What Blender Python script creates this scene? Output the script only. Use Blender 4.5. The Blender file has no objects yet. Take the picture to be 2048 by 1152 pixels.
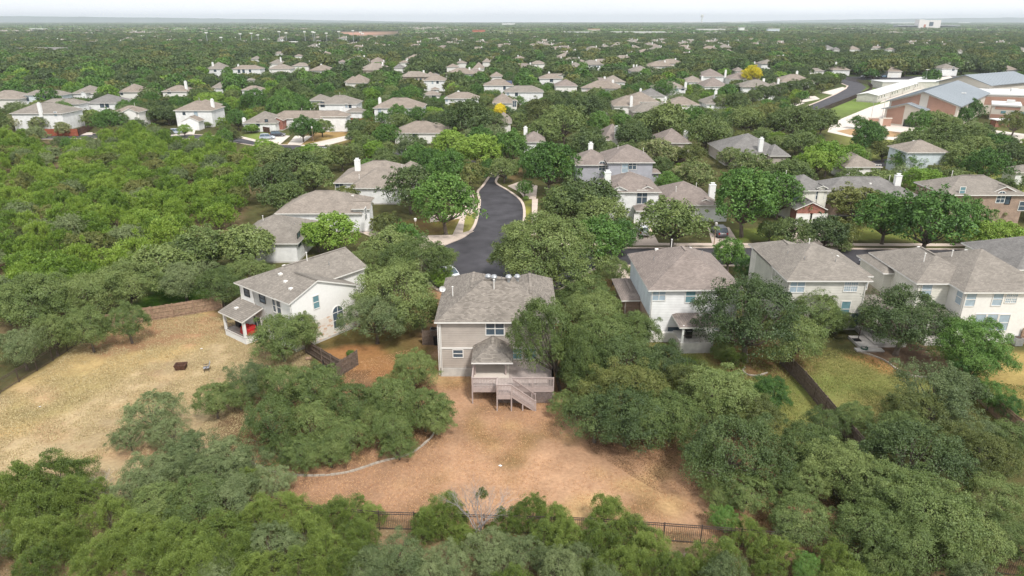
import bpy, math, random
import numpy as np
from mathutils import Vector, Matrix
R=math.radians
scene=bpy.context.scene
C=scene.collection
# ---------------------------------------------------------------- camera, sky, sun, exposure
CAMH=34.0; PITCH=R(21.4); FPX=1365.3
cam_d=bpy.data.cameras.new('camera'); cam=bpy.data.objects.new('camera',cam_d); C.objects.link(cam)
cam.location=(0,0,CAMH); cam.rotation_euler=(R(90)-PITCH,0,0)
cam_d.sensor_width=36; cam_d.lens=24; cam_d.clip_end=60000; cam_d.clip_start=0.5
scene.camera=cam
world=bpy.data.worlds.new("World"); scene.world=world; world.use_nodes=True
wn=world.node_tree; wn.nodes.clear()
SUN_EL=R(52); SUN_ROT=R(152)
w_out=wn.nodes.new('ShaderNodeOutputWorld'); w_bg=wn.nodes.new('ShaderNodeBackground'); w_sky=wn.nodes.new('ShaderNodeTexSky')
w_sky.sky_type='NISHITA'; w_sky.sun_disc=False; w_sky.sun_elevation=SUN_EL; w_sky.sun_rotation=SUN_ROT; w_sky.dust_density=3.0; w_sky.air_density=1.0
w_tc=wn.nodes.new('ShaderNodeTexCoord'); w_mp=wn.nodes.new('ShaderNodeMapping'); w_mp.inputs['Scale'].default_value=(2.2,2.2,14)
w_no=wn.nodes.new('ShaderNodeTexNoise'); w_no.inputs['Scale'].default_value=1.6; w_no.inputs['Detail'].default_value=5
w_cr=wn.nodes.new('ShaderNodeMapRange'); w_cr.inputs[1].default_value=0.3; w_cr.inputs[2].default_value=0.7; w_cr.inputs[3].default_value=0.86; w_cr.inputs[4].default_value=0.99
w_mx=wn.nodes.new('ShaderNodeMixRGB'); w_mx.inputs[2].default_value=(11.9,12.15,12.6,1)
L=wn.links.new
L(w_tc.outputs['Generated'],w_mp.inputs[0]); L(w_mp.outputs[0],w_no.inputs['Vector']); L(w_no.outputs[0],w_cr.inputs[0])
L(w_cr.outputs[0],w_mx.inputs[0]); L(w_sky.outputs[0],w_mx.inputs[1]); L(w_mx.outputs[0],w_bg.inputs[0])
w_bg.inputs[1].default_value=0.085; L(w_bg.outputs[0],w_out.inputs[0])
sun_d=bpy.data.lights.new('sun','SUN'); sun=bpy.data.objects.new('sun',sun_d); C.objects.link(sun)
sun_d.energy=3.0; sun_d.angle=R(9); sun_d.color=(1,0.96,0.9)
_sd=Vector((math.cos(SUN_EL)*math.sin(SUN_ROT),math.cos(SUN_EL)*math.cos(SUN_ROT),math.sin(SUN_EL)))
sun.rotation_euler=_sd.to_track_quat('Z','Y').to_euler()
scene.view_settings.view_transform='Standard'; scene.view_settings.look='None'; scene.view_settings.gamma=1
scene.view_settings.exposure=0.29
cy=scene.cycles
try:
    cy.max_bounces=6; cy.diffuse_bounces=3; cy.glossy_bounces=2; cy.transmission_bounces=3; cy.transparent_max_bounces=6; cy.volume_bounces=0
    cy.caustics_reflective=False; cy.caustics_refractive=False
except Exception as e: print(e)

# ---------------------------------------------------------------- geometry helpers
CP,SP=math.cos(PITCH),math.sin(PITCH)
def ray(px,py):
    a=(px-1024)/FPX; b=(576-py)/FPX
    return Vector((a,CP+b*SP,-SP+b*CP))
def G(px,py,z=0.0):                       # ground point (metres) under a place in the view
    d=ray(px,py); t=(z-CAMH)/d.z
    return Vector((d.x*t,d.y*t,z))
def P(x,y,z=0.0):
    d=y*CP-(z-CAMH)*SP; u=y*SP+(z-CAMH)*CP
    return (1024+FPX*x/d,576-FPX*u/d,d)
def tag(o,label=None,cat=None,group=None,kind=None):
    if label: o['label']=label
    if cat: o['category']=cat
    if group: o['group']=group
    if kind: o['kind']=kind
    return o
def empty(name,loc,rz=0,label=None,cat=None,group=None):
    o=bpy.data.objects.new(name,None); C.objects.link(o); o.location=loc; o.rotation_euler=(0,0,rz); o.empty_display_size=0.5
    return tag(o,label,cat,group)
def link(name,me,parent=None,loc=None,rz=None):
    o=bpy.data.objects.new(name,me); C.objects.link(o)
    if parent: o.parent=parent
    if loc is not None: o.location=loc
    if rz is not None: o.rotation_euler=(0,0,rz)
    return o
class MB:
    def __init__(s): s.v=[]; s.f=[]; s.m=[]
    def add(s,vs,fs,m=0):
        o=len(s.v); s.v+= [tuple(v) for v in vs]; s.f+=[tuple(i+o for i in f) for f in fs]; s.m+=[m]*len(fs)
    def box(s,x0,x1,y0,y1,z0,z1,m=0):
        s.add([(x0,y0,z0),(x1,y0,z0),(x1,y1,z0),(x0,y1,z0),(x0,y0,z1),(x1,y0,z1),(x1,y1,z1),(x0,y1,z1)],
              [(0,3,2,1),(4,5,6,7),(0,1,5,4),(1,2,6,5),(2,3,7,6),(3,0,4,7)],m)
    def bar(s,p,q,w,h=None,m=0):
        h=h or w; p=Vector(p); q=Vector(q); d=(q-p)
        if d.length<1e-5: return
        d.normalize(); up=Vector((0,0,1)) if abs(d.z)<0.95 else Vector((0,1,0))
        r=d.cross(up).normalized()*(w/2); u=r.normalized().cross(d).normalized()*(h/2)
        s.add([p-r-u,p+r-u,p+r+u,p-r+u,q-r-u,q+r-u,q+r+u,q-r+u],[(0,3,2,1),(4,5,6,7),(0,1,5,4),(1,2,6,5),(2,3,7,6),(3,0,4,7)],m)
    def tube(s,pts,rad,n=7,m=0,cap=True):
        rings=[]
        for i,p in enumerate(pts):
            p=Vector(p); a=Vector(pts[max(0,i-1)]); b=Vector(pts[min(len(pts)-1,i+1)]); d=(b-a)
            d=d.normalized() if d.length>1e-6 else Vector((0,0,1))
            up=Vector((0,0,1)) if abs(d.z)<0.9 else Vector((1,0,0))
            r=d.cross(up).normalized(); u=r.cross(d).normalized(); q=rad[i] if isinstance(rad,(list,tuple)) else rad
            rings.append([p+r*(q*math.cos(2*math.pi*k/n))+u*(q*math.sin(2*math.pi*k/n)) for k in range(n)])
        vs=[v for g in rings for v in g]; fs=[]
        for i in range(len(rings)-1):
            for k in range(n):
                fs.append((i*n+k,i*n+(k+1)%n,(i+1)*n+(k+1)%n,(i+1)*n+k))
        if cap: fs.append(tuple(range(n))[::-1]); fs.append(tuple((len(rings)-1)*n+k for k in range(n)))
        s.add(vs,fs,m)
    def mesh(s,name,mats):
        me=bpy.data.meshes.new(name); me.from_pydata(s.v,[],s.f)
        for mt in mats: me.materials.append(mt)
        if len(mats)>1: me.polygons.foreach_set('material_index',s.m)
        me.update(); return me
    def build(s,name,mats,parent=None,loc=None,rz=None):
        if not isinstance(mats,(list,tuple)): mats=[mats]
        return link(name,s.mesh(name,mats),parent,loc,rz)

# ---------------------------------------------------------------- materials
def mat(name,col,rough=0.8,var=0.15,scale=3.0,col2=None,bump=0.0,bscale=20,spec=0.3,metal=0,coord='Object',detail=4,lay=None):
    m=bpy.data.materials.new(name); m.use_nodes=True; t=m.node_tree; n=t.nodes; b=n['Principled BSDF']
    b.inputs['Roughness'].default_value=rough; b.inputs['Specular IOR Level'].default_value=spec; b.inputs['Metallic'].default_value=metal
    tc=n.new('ShaderNodeTexCoord'); no=n.new('ShaderNodeTexNoise'); no.inputs['Scale'].default_value=scale; no.inputs['Detail'].default_value=detail
    t.links.new(tc.outputs[coord],no.inputs['Vector'])
    mr=n.new('ShaderNodeMapRange'); mr.inputs[1].default_value=.3; mr.inputs[2].default_value=.7
    t.links.new(no.outputs[0],mr.inputs[0])
    mx=n.new('ShaderNodeMixRGB'); c2=col2 or tuple(c*(1-var) for c in col); c1=col if col2 else tuple(min(1,c*(1+var)) for c in col)
    mx.inputs[1].default_value=(*c1,1); mx.inputs[2].default_value=(*c2,1); t.links.new(mr.outputs[0],mx.inputs[0])
    t.links.new(mx.outputs[0],b.inputs['Base Color'])
    if bump:
        nb=n.new('ShaderNodeTexNoise'); nb.inputs['Scale'].default_value=bscale; nb.inputs['Detail'].default_value=3
        t.links.new(tc.outputs[coord],nb.inputs['Vector'])
        bp=n.new('ShaderNodeBump'); bp.inputs['Strength'].default_value=bump; bp.inputs['Distance'].default_value=0.05
        t.links.new(nb.outputs[0],bp.inputs['Height']); t.links.new(bp.outputs[0],b.inputs['Normal'])
    m['mx']=mx.name
    return m
def siding(name,col,pitch=0.2,depth=0.5):
    m=mat(name,col,rough=.7,var=.11,scale=.9,detail=8); t=m.node_tree; n=t.nodes; b=n['Principled BSDF']
    tc=n.new('ShaderNodeTexCoord'); sp=n.new('ShaderNodeSeparateXYZ'); t.links.new(tc.outputs['Object'],sp.inputs[0])
    ma=n.new('ShaderNodeMath'); ma.operation='DIVIDE'; ma.inputs[1].default_value=pitch; t.links.new(sp.outputs['Z'],ma.inputs[0])
    fr=n.new('ShaderNodeMath'); fr.operation='FRACT'; t.links.new(ma.outputs[0],fr.inputs[0])
    gt=n.new('ShaderNodeMath'); gt.operation='GREATER_THAN'; gt.inputs[1].default_value=.13; t.links.new(fr.outputs[0],gt.inputs[0])
    mx=n.new('ShaderNodeMixRGB'); mx.blend_type='MULTIPLY'; mx.inputs[0].default_value=1
    mr=n.new('ShaderNodeMapRange'); mr.inputs[3].default_value=.72; mr.inputs[4].default_value=1; t.links.new(gt.outputs[0],mr.inputs[0])
    src=n[m['mx']]; t.links.new(src.outputs[0],mx.inputs[1]); t.links.new(mr.outputs[0],mx.inputs[2]); t.links.new(mx.outputs[0],b.inputs['Base Color'])
    bp=n.new('ShaderNodeBump'); bp.invert=True; bp.inputs['Strength'].default_value=depth; bp.inputs['Distance'].default_value=.03
    t.links.new(fr.outputs[0],bp.inputs['Height']); t.links.new(bp.outputs[0],b.inputs['Normal'])
    return m
def masonry(name,c1,c2,mortar,sx=2.2,sy=5,ms=.03,voro=False,cmul=1):
    m=bpy.data.materials.new(name); m.use_nodes=True; t=m.node_tree; n=t.nodes; b=n['Principled BSDF']; b.inputs['Roughness'].default_value=.9
    tc=n.new('ShaderNodeTexCoord'); mp=n.new('ShaderNodeMapping')
    if voro:
        # irregular cut stone
        v=n.new('ShaderNodeTexVoronoi'); v.inputs['Scale'].default_value=sx; v.distance='CHEBYCHEV'; mp.inputs['Scale'].default_value=(1,1,1.9)
        t.links.new(tc.outputs['Object'],mp.inputs[0]); t.links.new(mp.outputs[0],v.inputs['Vector'])
        cr=n.new('ShaderNodeValToRGB'); e=cr.color_ramp.elements; e[0].position=0; e[0].color=(*c1,1); e[1].position=.75; e[1].color=(*c1,1)
        e2=cr.color_ramp.elements.new(.82); e2.color=(*c2,1)
        sp=n.new('ShaderNodeSeparateColor'); t.links.new(v.outputs['Color'],sp.inputs[0]); t.links.new(sp.outputs[0],cr.inputs[0])
        t.links.new(cr.outputs[0],b.inputs['Base Color'])
        v2=n.new('ShaderNodeTexVoronoi'); v2.feature='DISTANCE_TO_EDGE'; v2.inputs['Scale'].default_value=sx; t.links.new(mp.outputs[0],v2.inputs['Vector'])
        lt=n.new('ShaderNodeMath'); lt.operation='LESS_THAN'; lt.inputs[1].default_value=.04; t.links.new(v2.outputs['Distance'],lt.inputs[0])
        mx=n.new('ShaderNodeMixRGB'); mx.inputs[2].default_value=(*mortar,1); t.links.new(lt.outputs[0],mx.inputs[0]); t.links.new(cr.outputs[0],mx.inputs[1]); t.links.new(mx.outputs[0],b.inputs['Base Color'])
    else:
        sep=n.new('ShaderNodeSeparateXYZ'); t.links.new(tc.outputs['Object'],sep.inputs[0])
        ad=n.new('ShaderNodeMath'); t.links.new(sep.outputs[0],ad.inputs[0]); t.links.new(sep.outputs[1],ad.inputs[1])
        cb=n.new('ShaderNodeCombineXYZ'); t.links.new(ad.outputs[0],cb.inputs[0]); t.links.new(sep.outputs[2],cb.inputs[1])
        br=n.new('ShaderNodeTexBrick'); br.inputs['Color1'].default_value=(*c1,1); br.inputs['Color2'].default_value=(*c2,1); br.inputs['Mortar'].default_value=(*mortar,1)
        br.inputs['Scale'].default_value=1; br.inputs['Brick Width'].default_value=1/sx; br.inputs['Row Height'].default_value=1/sy; br.inputs['Mortar Size'].default_value=ms*.4
        t.links.new(cb.outputs[0],br.inputs['Vector']); t.links.new(br.outputs[0],b.inputs['Base Color'])
        no=n.new('ShaderNodeTexNoise'); no.inputs['Scale'].default_value=1.3; t.links.new(tc.outputs['Object'],no.inputs['Vector'])
        mx=n.new('ShaderNodeMixRGB'); mx.blend_type='MULTIPLY'; mx.inputs[0].default_value=.5; t.links.new(br.outputs[0],mx.inputs[1]); t.links.new(no.outputs[0],mx.inputs[2])
        mm=n.new('ShaderNodeMixRGB'); mm.blend_type='MULTIPLY'; mm.inputs[0].default_value=1; mm.inputs[2].default_value=(1.25,1.25,1.25,1); t.links.new(mx.outputs[0],mm.inputs[1])
        t.links.new(mm.outputs[0],b.inputs['Base Color'])
    return m
def shingle(name,col,con=.15,row=.15):
    # architectural shingles: courses along the slope (via height), random tabs
    m=bpy.data.materials.new(name); m.use_nodes=True; t=m.node_tree; n=t.nodes; b=n['Principled BSDF']; b.inputs['Roughness'].default_value=.95; b.inputs['Specular IOR Level'].default_value=.15
    ge=n.new('ShaderNodeNewGeometry'); tc=n.new('ShaderNodeTexCoord')
    sep=n.new('ShaderNodeSeparateXYZ'); t.links.new(tc.outputs['Object'],sep.inputs[0])
    sn=n.new('ShaderNodeSeparateXYZ'); vt=n.new('ShaderNodeVectorTransform'); vt.vector_type='NORMAL'; vt.convert_from='WORLD'; vt.convert_to='OBJECT'
    t.links.new(ge.outputs['True Normal'],vt.inputs[0]); t.links.new(vt.outputs[0],sn.inputs[0])
    ax=n.new('ShaderNodeMath'); ax.operation='ABSOLUTE'; ay=n.new('ShaderNodeMath'); ay.operation='ABSOLUTE'; t.links.new(sn.outputs[0],ax.inputs[0]); t.links.new(sn.outputs[1],ay.inputs[0])
    g=n.new('ShaderNodeMath'); g.operation='GREATER_THAN'; t.links.new(ay.outputs[0],g.inputs[0]); t.links.new(ax.outputs[0],g.inputs[1])
    mu=n.new('ShaderNodeMix'); mu.data_type='FLOAT'; t.links.new(g.outputs[0],mu.inputs[0]); t.links.new(sep.outputs[1],mu.inputs[2]); t.links.new(sep.outputs[0],mu.inputs[3])
    cb=n.new('ShaderNodeCombineXYZ'); t.links.new(mu.outputs[0],cb.inputs[0]); t.links.new(sep.outputs[2],cb.inputs[1])
    br=n.new('ShaderNodeTexBrick'); br.inputs['Scale'].default_value=1; br.inputs['Brick Width'].default_value=.30; br.inputs['Row Height'].default_value=row*.5; br.inputs['Mortar Size'].default_value=.006
    c1=tuple(min(1,c*(1+con)) for c in col); c2=tuple(c*(1-con) for c in col)
    br.inputs['Color1'].default_value=(*c1,1); br.inputs['Color2'].default_value=(*c2,1); br.inputs['Mortar'].default_value=(*[c*.6 for c in col],1)
    t.links.new(cb.outputs[0],br.inputs['Vector'])
    no=n.new('ShaderNodeTexNoise'); no.inputs['Scale'].default_value=.55; no.inputs['Detail'].default_value=5; t.links.new(tc.outputs['Object'],no.inputs['Vector'])
    mr=n.new('ShaderNodeMapRange'); mr.inputs[1].default_value=.3; mr.inputs[2].default_value=.7; mr.inputs[3].default_value=.86; mr.inputs[4].default_value=1.12; t.links.new(no.outputs[0],mr.inputs[0])
    mx=n.new('ShaderNodeMixRGB'); mx.blend_type='MULTIPLY'; mx.inputs[0].default_value=1; t.links.new(br.outputs[0],mx.inputs[1]); t.links.new(mr.outputs[0],mx.inputs[2])
    t.links.new(mx.outputs[0],b.inputs['Base Color'])
    bp=n.new('ShaderNodeBump'); bp.inputs['Strength'].default_value=.4; bp.inputs['Distance'].default_value=.02; t.links.new(br.outputs[0],bp.inputs['Height']); t.links.new(bp.outputs[0],b.inputs['Normal'])
    return m
def foliage(name,cols,nscale=.55,transl=.09):
    # cols: list of leaf colours; tree-to-tree variation from Object Info, branch-to-branch from noise
    kk=1.0 if 'yellow' in name else (.98 if 'cedar' in name else .88); cols=[tuple(c*kk for c in q) for q in cols]
    m=bpy.data.materials.new(name); m.use_nodes=True; t=m.node_tree; n=t.nodes; n.remove(n['Principled BSDF']); out=n['Material Output']
    oi=n.new('ShaderNodeObjectInfo'); tc=n.new('ShaderNodeTexCoord'); no=n.new('ShaderNodeTexNoise'); no.inputs['Scale'].default_value=nscale; no.inputs['Detail'].default_value=3
    wn2=n.new('ShaderNodeTexWhiteNoise'); ge=n.new('ShaderNodeNewGeometry')
    t.links.new(tc.outputs['Object'],no.inputs['Vector'])
    a=n.new('ShaderNodeMath'); a.operation='MULTIPLY_ADD'; a.inputs[1].default_value=.55; t.links.new(oi.outputs['Random'],a.inputs[0])
    b2=n.new('ShaderNodeMath'); b2.operation='MULTIPLY_ADD'; b2.inputs[1].default_value=1.3; b2.inputs[2].default_value=-.43; t.links.new(no.outputs[0],b2.inputs[0])
    t.links.new(b2.outputs[0],a.inputs[2])
    r3=n.new('ShaderNodeMath'); r3.operation='MULTIPLY_ADD'; r3.inputs[1].default_value=.3; t.links.new(ge.outputs['Random Per Island'],r3.inputs[0]); t.links.new(a.outputs[0],r3.inputs[2])
    cr=n.new('ShaderNodeValToRGB'); cr.color_ramp.elements[0].color=(*cols[0],1); cr.color_ramp.elements[1].color=(*cols[-1],1)
    for i,c in enumerate(cols[1:-1]):
        e=cr.color_ramp.elements.new((i+1)/(len(cols)-1)); e.color=(*c,1)
    t.links.new(r3.outputs[0],cr.inputs[0])
    d=n.new('ShaderNodeBsdfDiffuse'); tr=n.new('ShaderNodeBsdfTranslucent'); ms=n.new('ShaderNodeMixShader'); ms.inputs[0].default_value=transl
    gl=n.new('ShaderNodeBsdfGlossy'); gl.inputs['Roughness'].default_value=.55; gl.inputs['Color'].default_value=(.8,.85,.9,1); ms2=n.new('ShaderNodeMixShader'); ms2.inputs[0].default_value=.035
    t.links.new(cr.outputs[0],d.inputs[0]); t.links.new(cr.outputs[0],tr.inputs[0])
    t.links.new(d.outputs[0],ms.inputs[1]); t.links.new(tr.outputs[0],ms.inputs[2]); t.links.new(ms.outputs[0],ms2.inputs[1]); t.links.new(gl.outputs[0],ms2.inputs[2]); t.links.new(ms2.outputs[0],out.inputs[0])
    return m
def S(r,g,b): return tuple(((c/255)/12.92 if c/255<.04045 else ((c/255+.055)/1.055)**2.4) for c in (r,g,b))
M={}
M['white']=mat('white_paint',(.78,.78,.76),rough=.6,var=.03)
M['trim']=mat('trim_paint',(.72,.70,.66),rough=.6,var=.04)
M['glass']=mat('window_glass',(.07,.10,.13),rough=.12,var=.3,spec=.6,scale=.6)
M['blind']=mat('window_blind',(.34,.42,.48),rough=.25,var=.12,scale=2,spec=.5)
M['tealglass']=mat('teal_window',(.15,.27,.30),rough=.2,var=.15,scale=1.5,spec=.5)
M['tan']=siding('tan_siding',(.43,.38,.335))
M['tanlo']=siding('tan_siding_lower',(.40,.32,.27))
M['whites']=siding('white_siding',(.78,.78,.77))
M['paleblue']=siding('pale_blue_siding',(.60,.66,.69))
M['bluegrey']=siding('blue_grey_siding',(.40,.40,.44))
M['cream']=siding('cream_siding',(.70,.68,.60))
M['beige']=siding('beige_siding',(.62,.60,.54))
M['sage']=siding('sage_siding',(.44,.44,.38))
M['stucco']=mat('white_stucco',(.80,.79,.76),rough=.9,var=.03,bump=.2,bscale=8)
M['offwhite']=mat('offwhite_wall',(.76,.74,.70),rough=.85,var=.04)
M['brick']=masonry('red_brick',(.36,.11,.07),(.26,.09,.06),(.42,.36,.32))
M['tanbrick']=masonry('tan_brick',(.36,.25,.19),(.29,.20,.15),(.42,.36,.30))
M['stone']=masonry('white_limestone',(.76,.71,.64),(.66,.48,.36),(.80,.77,.72),sx=2.1,voro=True)
M['creamstone']=masonry('cream_stone',(.52,.45,.36),(.43,.36,.28),(.55,.5,.42),sx=1.6,sy=4)
M['concrete']=mat('concrete',(.46,.43,.40),rough=.95,var=.12,scale=1.5,bump=.15)
M['palecon']=mat('pale_concrete',(.60,.54,.48),rough=.95,var=.08,scale=.8)
M['found']=mat('foundation_concrete',(.50,.48,.45),rough=.95,var=.2,scale=1.2)
M['asphalt']=mat('fresh_asphalt',(.052,.049,.055),rough=.75,var=.38,scale=.35,bump=.2,bscale=30,detail=8)
M['pinkcon']=mat('pink_concrete_paving',(.56,.46,.39),rough=.95,var=.10,scale=.5)
M['deckwood']=mat('mauve_deck_paint',(.40,.325,.30),rough=.8,var=.1,scale=4)
M['deckfloor']=mat('deck_floor',(.44,.37,.34),rough=.8,var=.12,scale=5)
M['woodgrey']=mat('weathered_fence_wood',(.16,.12,.095),rough=.95,var=.3,scale=5)
M['woodtan']=mat('tan_fence_wood',(.31,.21,.145),rough=.95,var=.3,scale=4)
M['woodred']=mat('red_stained_fence',(.33,.10,.055),rough=.9,var=.22,scale=2)
M['wooddark']=mat('dark_fence_wood',(.11,.06,.045),rough=.95,var=.3,scale=3)
M['iron']=mat('black_iron',(.075,.055,.048),rough=.5,var=.2)
M['rust']=mat('rusty_iron',(.09,.045,.03),rough=.8,var=.4,scale=6)
M['black']=mat('black_plastic',(.015,.015,.017),rough=.45,var=.2)
M['steel']=mat('galvanised_steel',(.42,.43,.44),rough=.4,var=.12,metal=.6)
M['redcloth']=mat('red_cover_cloth',(.55,.02,.02),rough=.8,var=.2,scale=3)
M['bluegreycloth']=mat('grey_cloth',(.33,.34,.36),rough=.9,var=.2)
M['bark']=mat('bark',(.13,.105,.085),rough=.95,var=.35,scale=3,bump=.5,bscale=8)
M['dead']=mat('dead_wood',(.31,.28,.265),rough=.95,var=.25,scale=2)
M['rubber']=mat('tyre_rubber',(.02,.02,.02),rough=.8,var=.1)
M['metalroof']=mat('blue_metal_roof',(.25,.28,.305),rough=.55,var=.06,scale=.05)
M['flatroof']=mat('white_membrane_roof',(.62,.62,.60),rough=.8,var=.06,scale=.1)
M['portable']=siding('portable_cream_panel',(.56,.54,.49),pitch=.5,depth=.2)
M['yellowpaint']=mat('yellow_wall',(.6,.45,.2)); M['terracotta']=mat('terracotta',(.45,.16,.10)); M['bluecover']=mat('blue_roof',(.08,.25,.42))
M['limestone']=mat('limestone_edging',(.42,.37,.31),rough=.9,var=.15,scale=3)
RF={'grey':shingle('grey_shingles',(0.237,0.212,0.184)),'brown':shingle('brown_shingles',(0.259,0.217,0.181)),'mauve':shingle('mauve_shingles',(0.237,0.198,0.176)),
    'tanroof':shingle('tan_shingles',(0.267,0.230,0.196)),'slate':shingle('slate_shingles',(0.196,0.186,0.176)),'main':shingle('grey_brown_shingles',(0.222,0.196,0.169),con=.26)}
FO={'oak':foliage('live_oak_leaves',[S(62,80,40),S(84,102,50),S(106,124,64),S(132,146,82)]),
    'greyoak':foliage('grey_oak_leaves',[S(72,88,52),S(92,108,64),S(114,128,80),S(136,148,98)]),
    'elm':foliage('elm_leaves',[S(54,84,34),S(70,104,40),S(90,126,50),S(110,142,62)]),
    'darkoak':foliage('dark_oak_leaves',[S(54,72,40),S(70,88,46),S(86,104,54),S(106,122,66)]),
    'lime':foliage('lime_leaves',[S(82,116,36),S(104,138,44),S(124,156,54),S(142,168,68)]),
    'cedar':foliage('cedar_leaves',[S(68,92,30),S(90,118,38),S(114,142,46),S(136,158,62)],nscale=.8),
    'cedarnear':foliage('near_cedar_leaves',[S(66,82,36),S(88,106,44),S(110,128,54),S(134,150,72)],nscale=.8),
    'myrtle':foliage('crepe_myrtle_leaves',[S(74,94,46),S(98,118,58),S(138,146,90),S(172,168,124)],nscale=1.2),
    'yellow':foliage('yellow_leaves',[S(160,156,20),S(200,188,26),S(224,204,34),S(232,210,50)]),
    'olive':foliage('olive_brown_leaves',[S(68,80,40),S(88,98,46),S(108,116,56),S(128,130,68)])}
FO['dark']=FO['darkoak']
# ---------------------------------------------------------------- the ground: one sheet to the horizon
rng=np.random.default_rng(7)
def poly_w(pts,z=0): return [tuple(G(px,py,z).xy) for px,py in pts]
def inside(poly,X,Y):
    r=np.zeros(X.shape,bool); n=len(poly)
    for i in range(n):
        x1,y1=poly[i]; x2,y2=poly[(i+1)%n]
        c=((y1>Y)!=(y2>Y)); 
        with np.errstate(divide='ignore',invalid='ignore'):
            xi=(x2-x1)*(Y-y1)/(y2-y1+1e-12)+x1
        r^=c&(X<xi)
    return r
def vnoise(X,Y,s,seed):
    r=np.random.default_rng(seed); T=r.random((64,64)); x=X/s; y=Y/s
    xi=np.floor(x).astype(int); yi=np.floor(y).astype(int); fx=x-xi; fy=y-yi; fx=fx*fx*(3-2*fx); fy=fy*fy*(3-2*fy)
    a=T[xi%64,yi%64]; b=T[(xi+1)%64,yi%64]; c=T[xi%64,(yi+1)%64]; d=T[(xi+1)%64,(yi+1)%64]
    return a*(1-fx)*(1-fy)+b*fx*(1-fy)+c*(1-fx)*fy+d*fx*fy
def grow(start,step,end,k):
    o=[start]
    while o[-1]<end: step*=k; o.append(o[-1]+step)
    return o
xs=np.arange(-80,80.1,.45); gx=grow(80,.6,14000,1.13)[1:]; xs=np.concatenate([-np.array(gx[::-1]),xs,gx])
ys=np.arange(24,125,.45); gy=grow(ys[-1],.55,15000,1.06)[1:]; gb=grow(24,1,60,1.5)[1:]; ys=np.concatenate([[24-(g-24) for g in gb[::-1]],ys,gy])
X,Y=np.meshgrid(xs,ys)
colr=np.zeros(X.shape+(3,)); colr[:]=S(108,98,72)
n1=vnoise(X,Y,5,1); n2=vnoise(X,Y,1.7,2); n3=vnoise(X,Y,.9,3); n4=vnoise(X,Y,14,4)
def wob(a): return (vnoise(X,Y,4,a)-.5)*3.6+(vnoise(X,Y,1.1,a+1)-.5)*2.0
WX,WY=X+wob(11),Y+wob(13)
colr[:]=np.array(S(92,92,58))*(.8+.4*n1[...,None])
far=np.clip((Y-180)/300,0,1)[...,None]; colr[:]=colr*(1-far)+np.array(S(62,74,48))*far
wood=inside(poly_w([(-400,1700),(-400,985),(140,1005),(610,1050),(1450,1100),(2600,1150),(2600,1700)]),WX,WY)
colr[wood]=(np.array(S(150,128,98))*(.75+.5*n2[...,None]))[wood]
lw=inside(poly_w([(-600,285),(330,275),(520,330),(500,400),(470,450),(330,520),(190,620),(0,700),(-600,760)]),WX,WY)
colr[lw]=(np.array(S(122,108,80))*(.7+.5*n1[...,None]))[lw]
def zone(pts,c1,c2=None,k=1.0,f=None):
    m=inside(poly_w(pts),WX,WY); c2=c2 or c1; t=np.clip((f if f is not None else n1)*k,0,1)[...,None]
    cc=(np.array(S(*c1))*(1-t)+np.array(S(*c2))*t)*(.9+.2*n3[...,None]); colr[m]=cc[m]
YARD_L=[(-500,900),(0,795),(100,735),(190,662),(390,625),(455,640),(620,700),(620,760),(500,850),(420,960),(300,985),(140,1002),(-500,985)]
YARD_C=[(620,760),(690,730),(850,690),(880,560),(1110,560),(1190,700),(1420,830),(1640,960),(1800,1125),(1200,1075),(610,1048),(300,1010),(420,960),(500,850)]
zone(YARD_L,(200,178,140),(172,152,118))
zone([(0,795),(100,735),(190,662),(420,620),(455,660),(430,690),(300,730),(200,790),(60,860),(-100,900)],(166,152,106),(208,176,124),1.2)
zone([(180,660),(440,625),(455,665),(400,690),(300,700),(200,705)],(164,128,98),(180,146,110),1.1,n2)
for (a_,b_,c_,d_) in ((470,775,60,16),(300,800,50,14),(130,850,60,18),(270,905,90,18),(330,745,50,12),(90,790,50,20)):
    zone([(a_-c_,b_),(a_-c_*.5,b_-d_),(a_+c_*.4,b_-d_*.8),(a_+c_,b_+d_*.1),(a_+c_*.5,b_+d_),(a_-c_*.6,b_+d_*.8)],(168,136,108),(196,168,128),1.3,n2)
for (a_,b_,c_,d_) in ((985,960,90,26),(1150,990,80,20),(1000,850,60,18),(860,1000,80,18),(1290,1010,60,16)):
    zone([(a_-c_,b_),(a_-c_*.5,b_-d_),(a_+c_*.4,b_-d_*.8),(a_+c_,b_+d_*.1),(a_+c_*.5,b_+d_),(a_-c_*.6,b_+d_*.8)],(176,134,112),(214,184,136),1.3,n2)
zone([(172,318),(180,312),(194,318),(196,328),(186,330)],(190,184,174)); zone([(10,352),(50,350),(52,358),(12,360)],(170,160,146))
zone(YARD_C,(200,161,128),(174,138,110),1.1,n4)
colr[inside(poly_w(YARD_C),WX,WY)&(n1*.6+n2*.4>.66)]=np.array(S(204,170,124))
colr[inside(poly_w(YARD_C),WX,WY)&(vnoise(X,Y,3.2,77)*.6+n3*.4>.68)]=np.array(S(150,122,86))
zone([(430,950),(500,930),(620,905),(850,890),(868,850),(860,760),(700,740),(560,760),(460,830)],(150,118,88),(120,98,74),1,n1)
zone([(640,700),(760,700),(850,730),(860,760),(700,760)],(186,130,88),(160,122,80))
zone([(690,610),(850,590),(870,745),(760,700),(640,680)],(146,118,80),(104,112,60))
zone([(1110,560),(1260,560),(1340,720),(1420,830),(1200,760),(1130,730)],(150,120,82),(110,112,60))
zone([(1290,700),(1420,690),(1620,700),(1700,860),(1640,960),(1420,830)],(150,146,88),(112,124,64))
zone([(1360,712),(1412,710),(1425,735),(1380,738)],(92,132,46),(110,140,56))
zone([(1420,700),(1600,680),(1640,740),(1480,770)],(146,116,84),(128,104,74))
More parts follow.
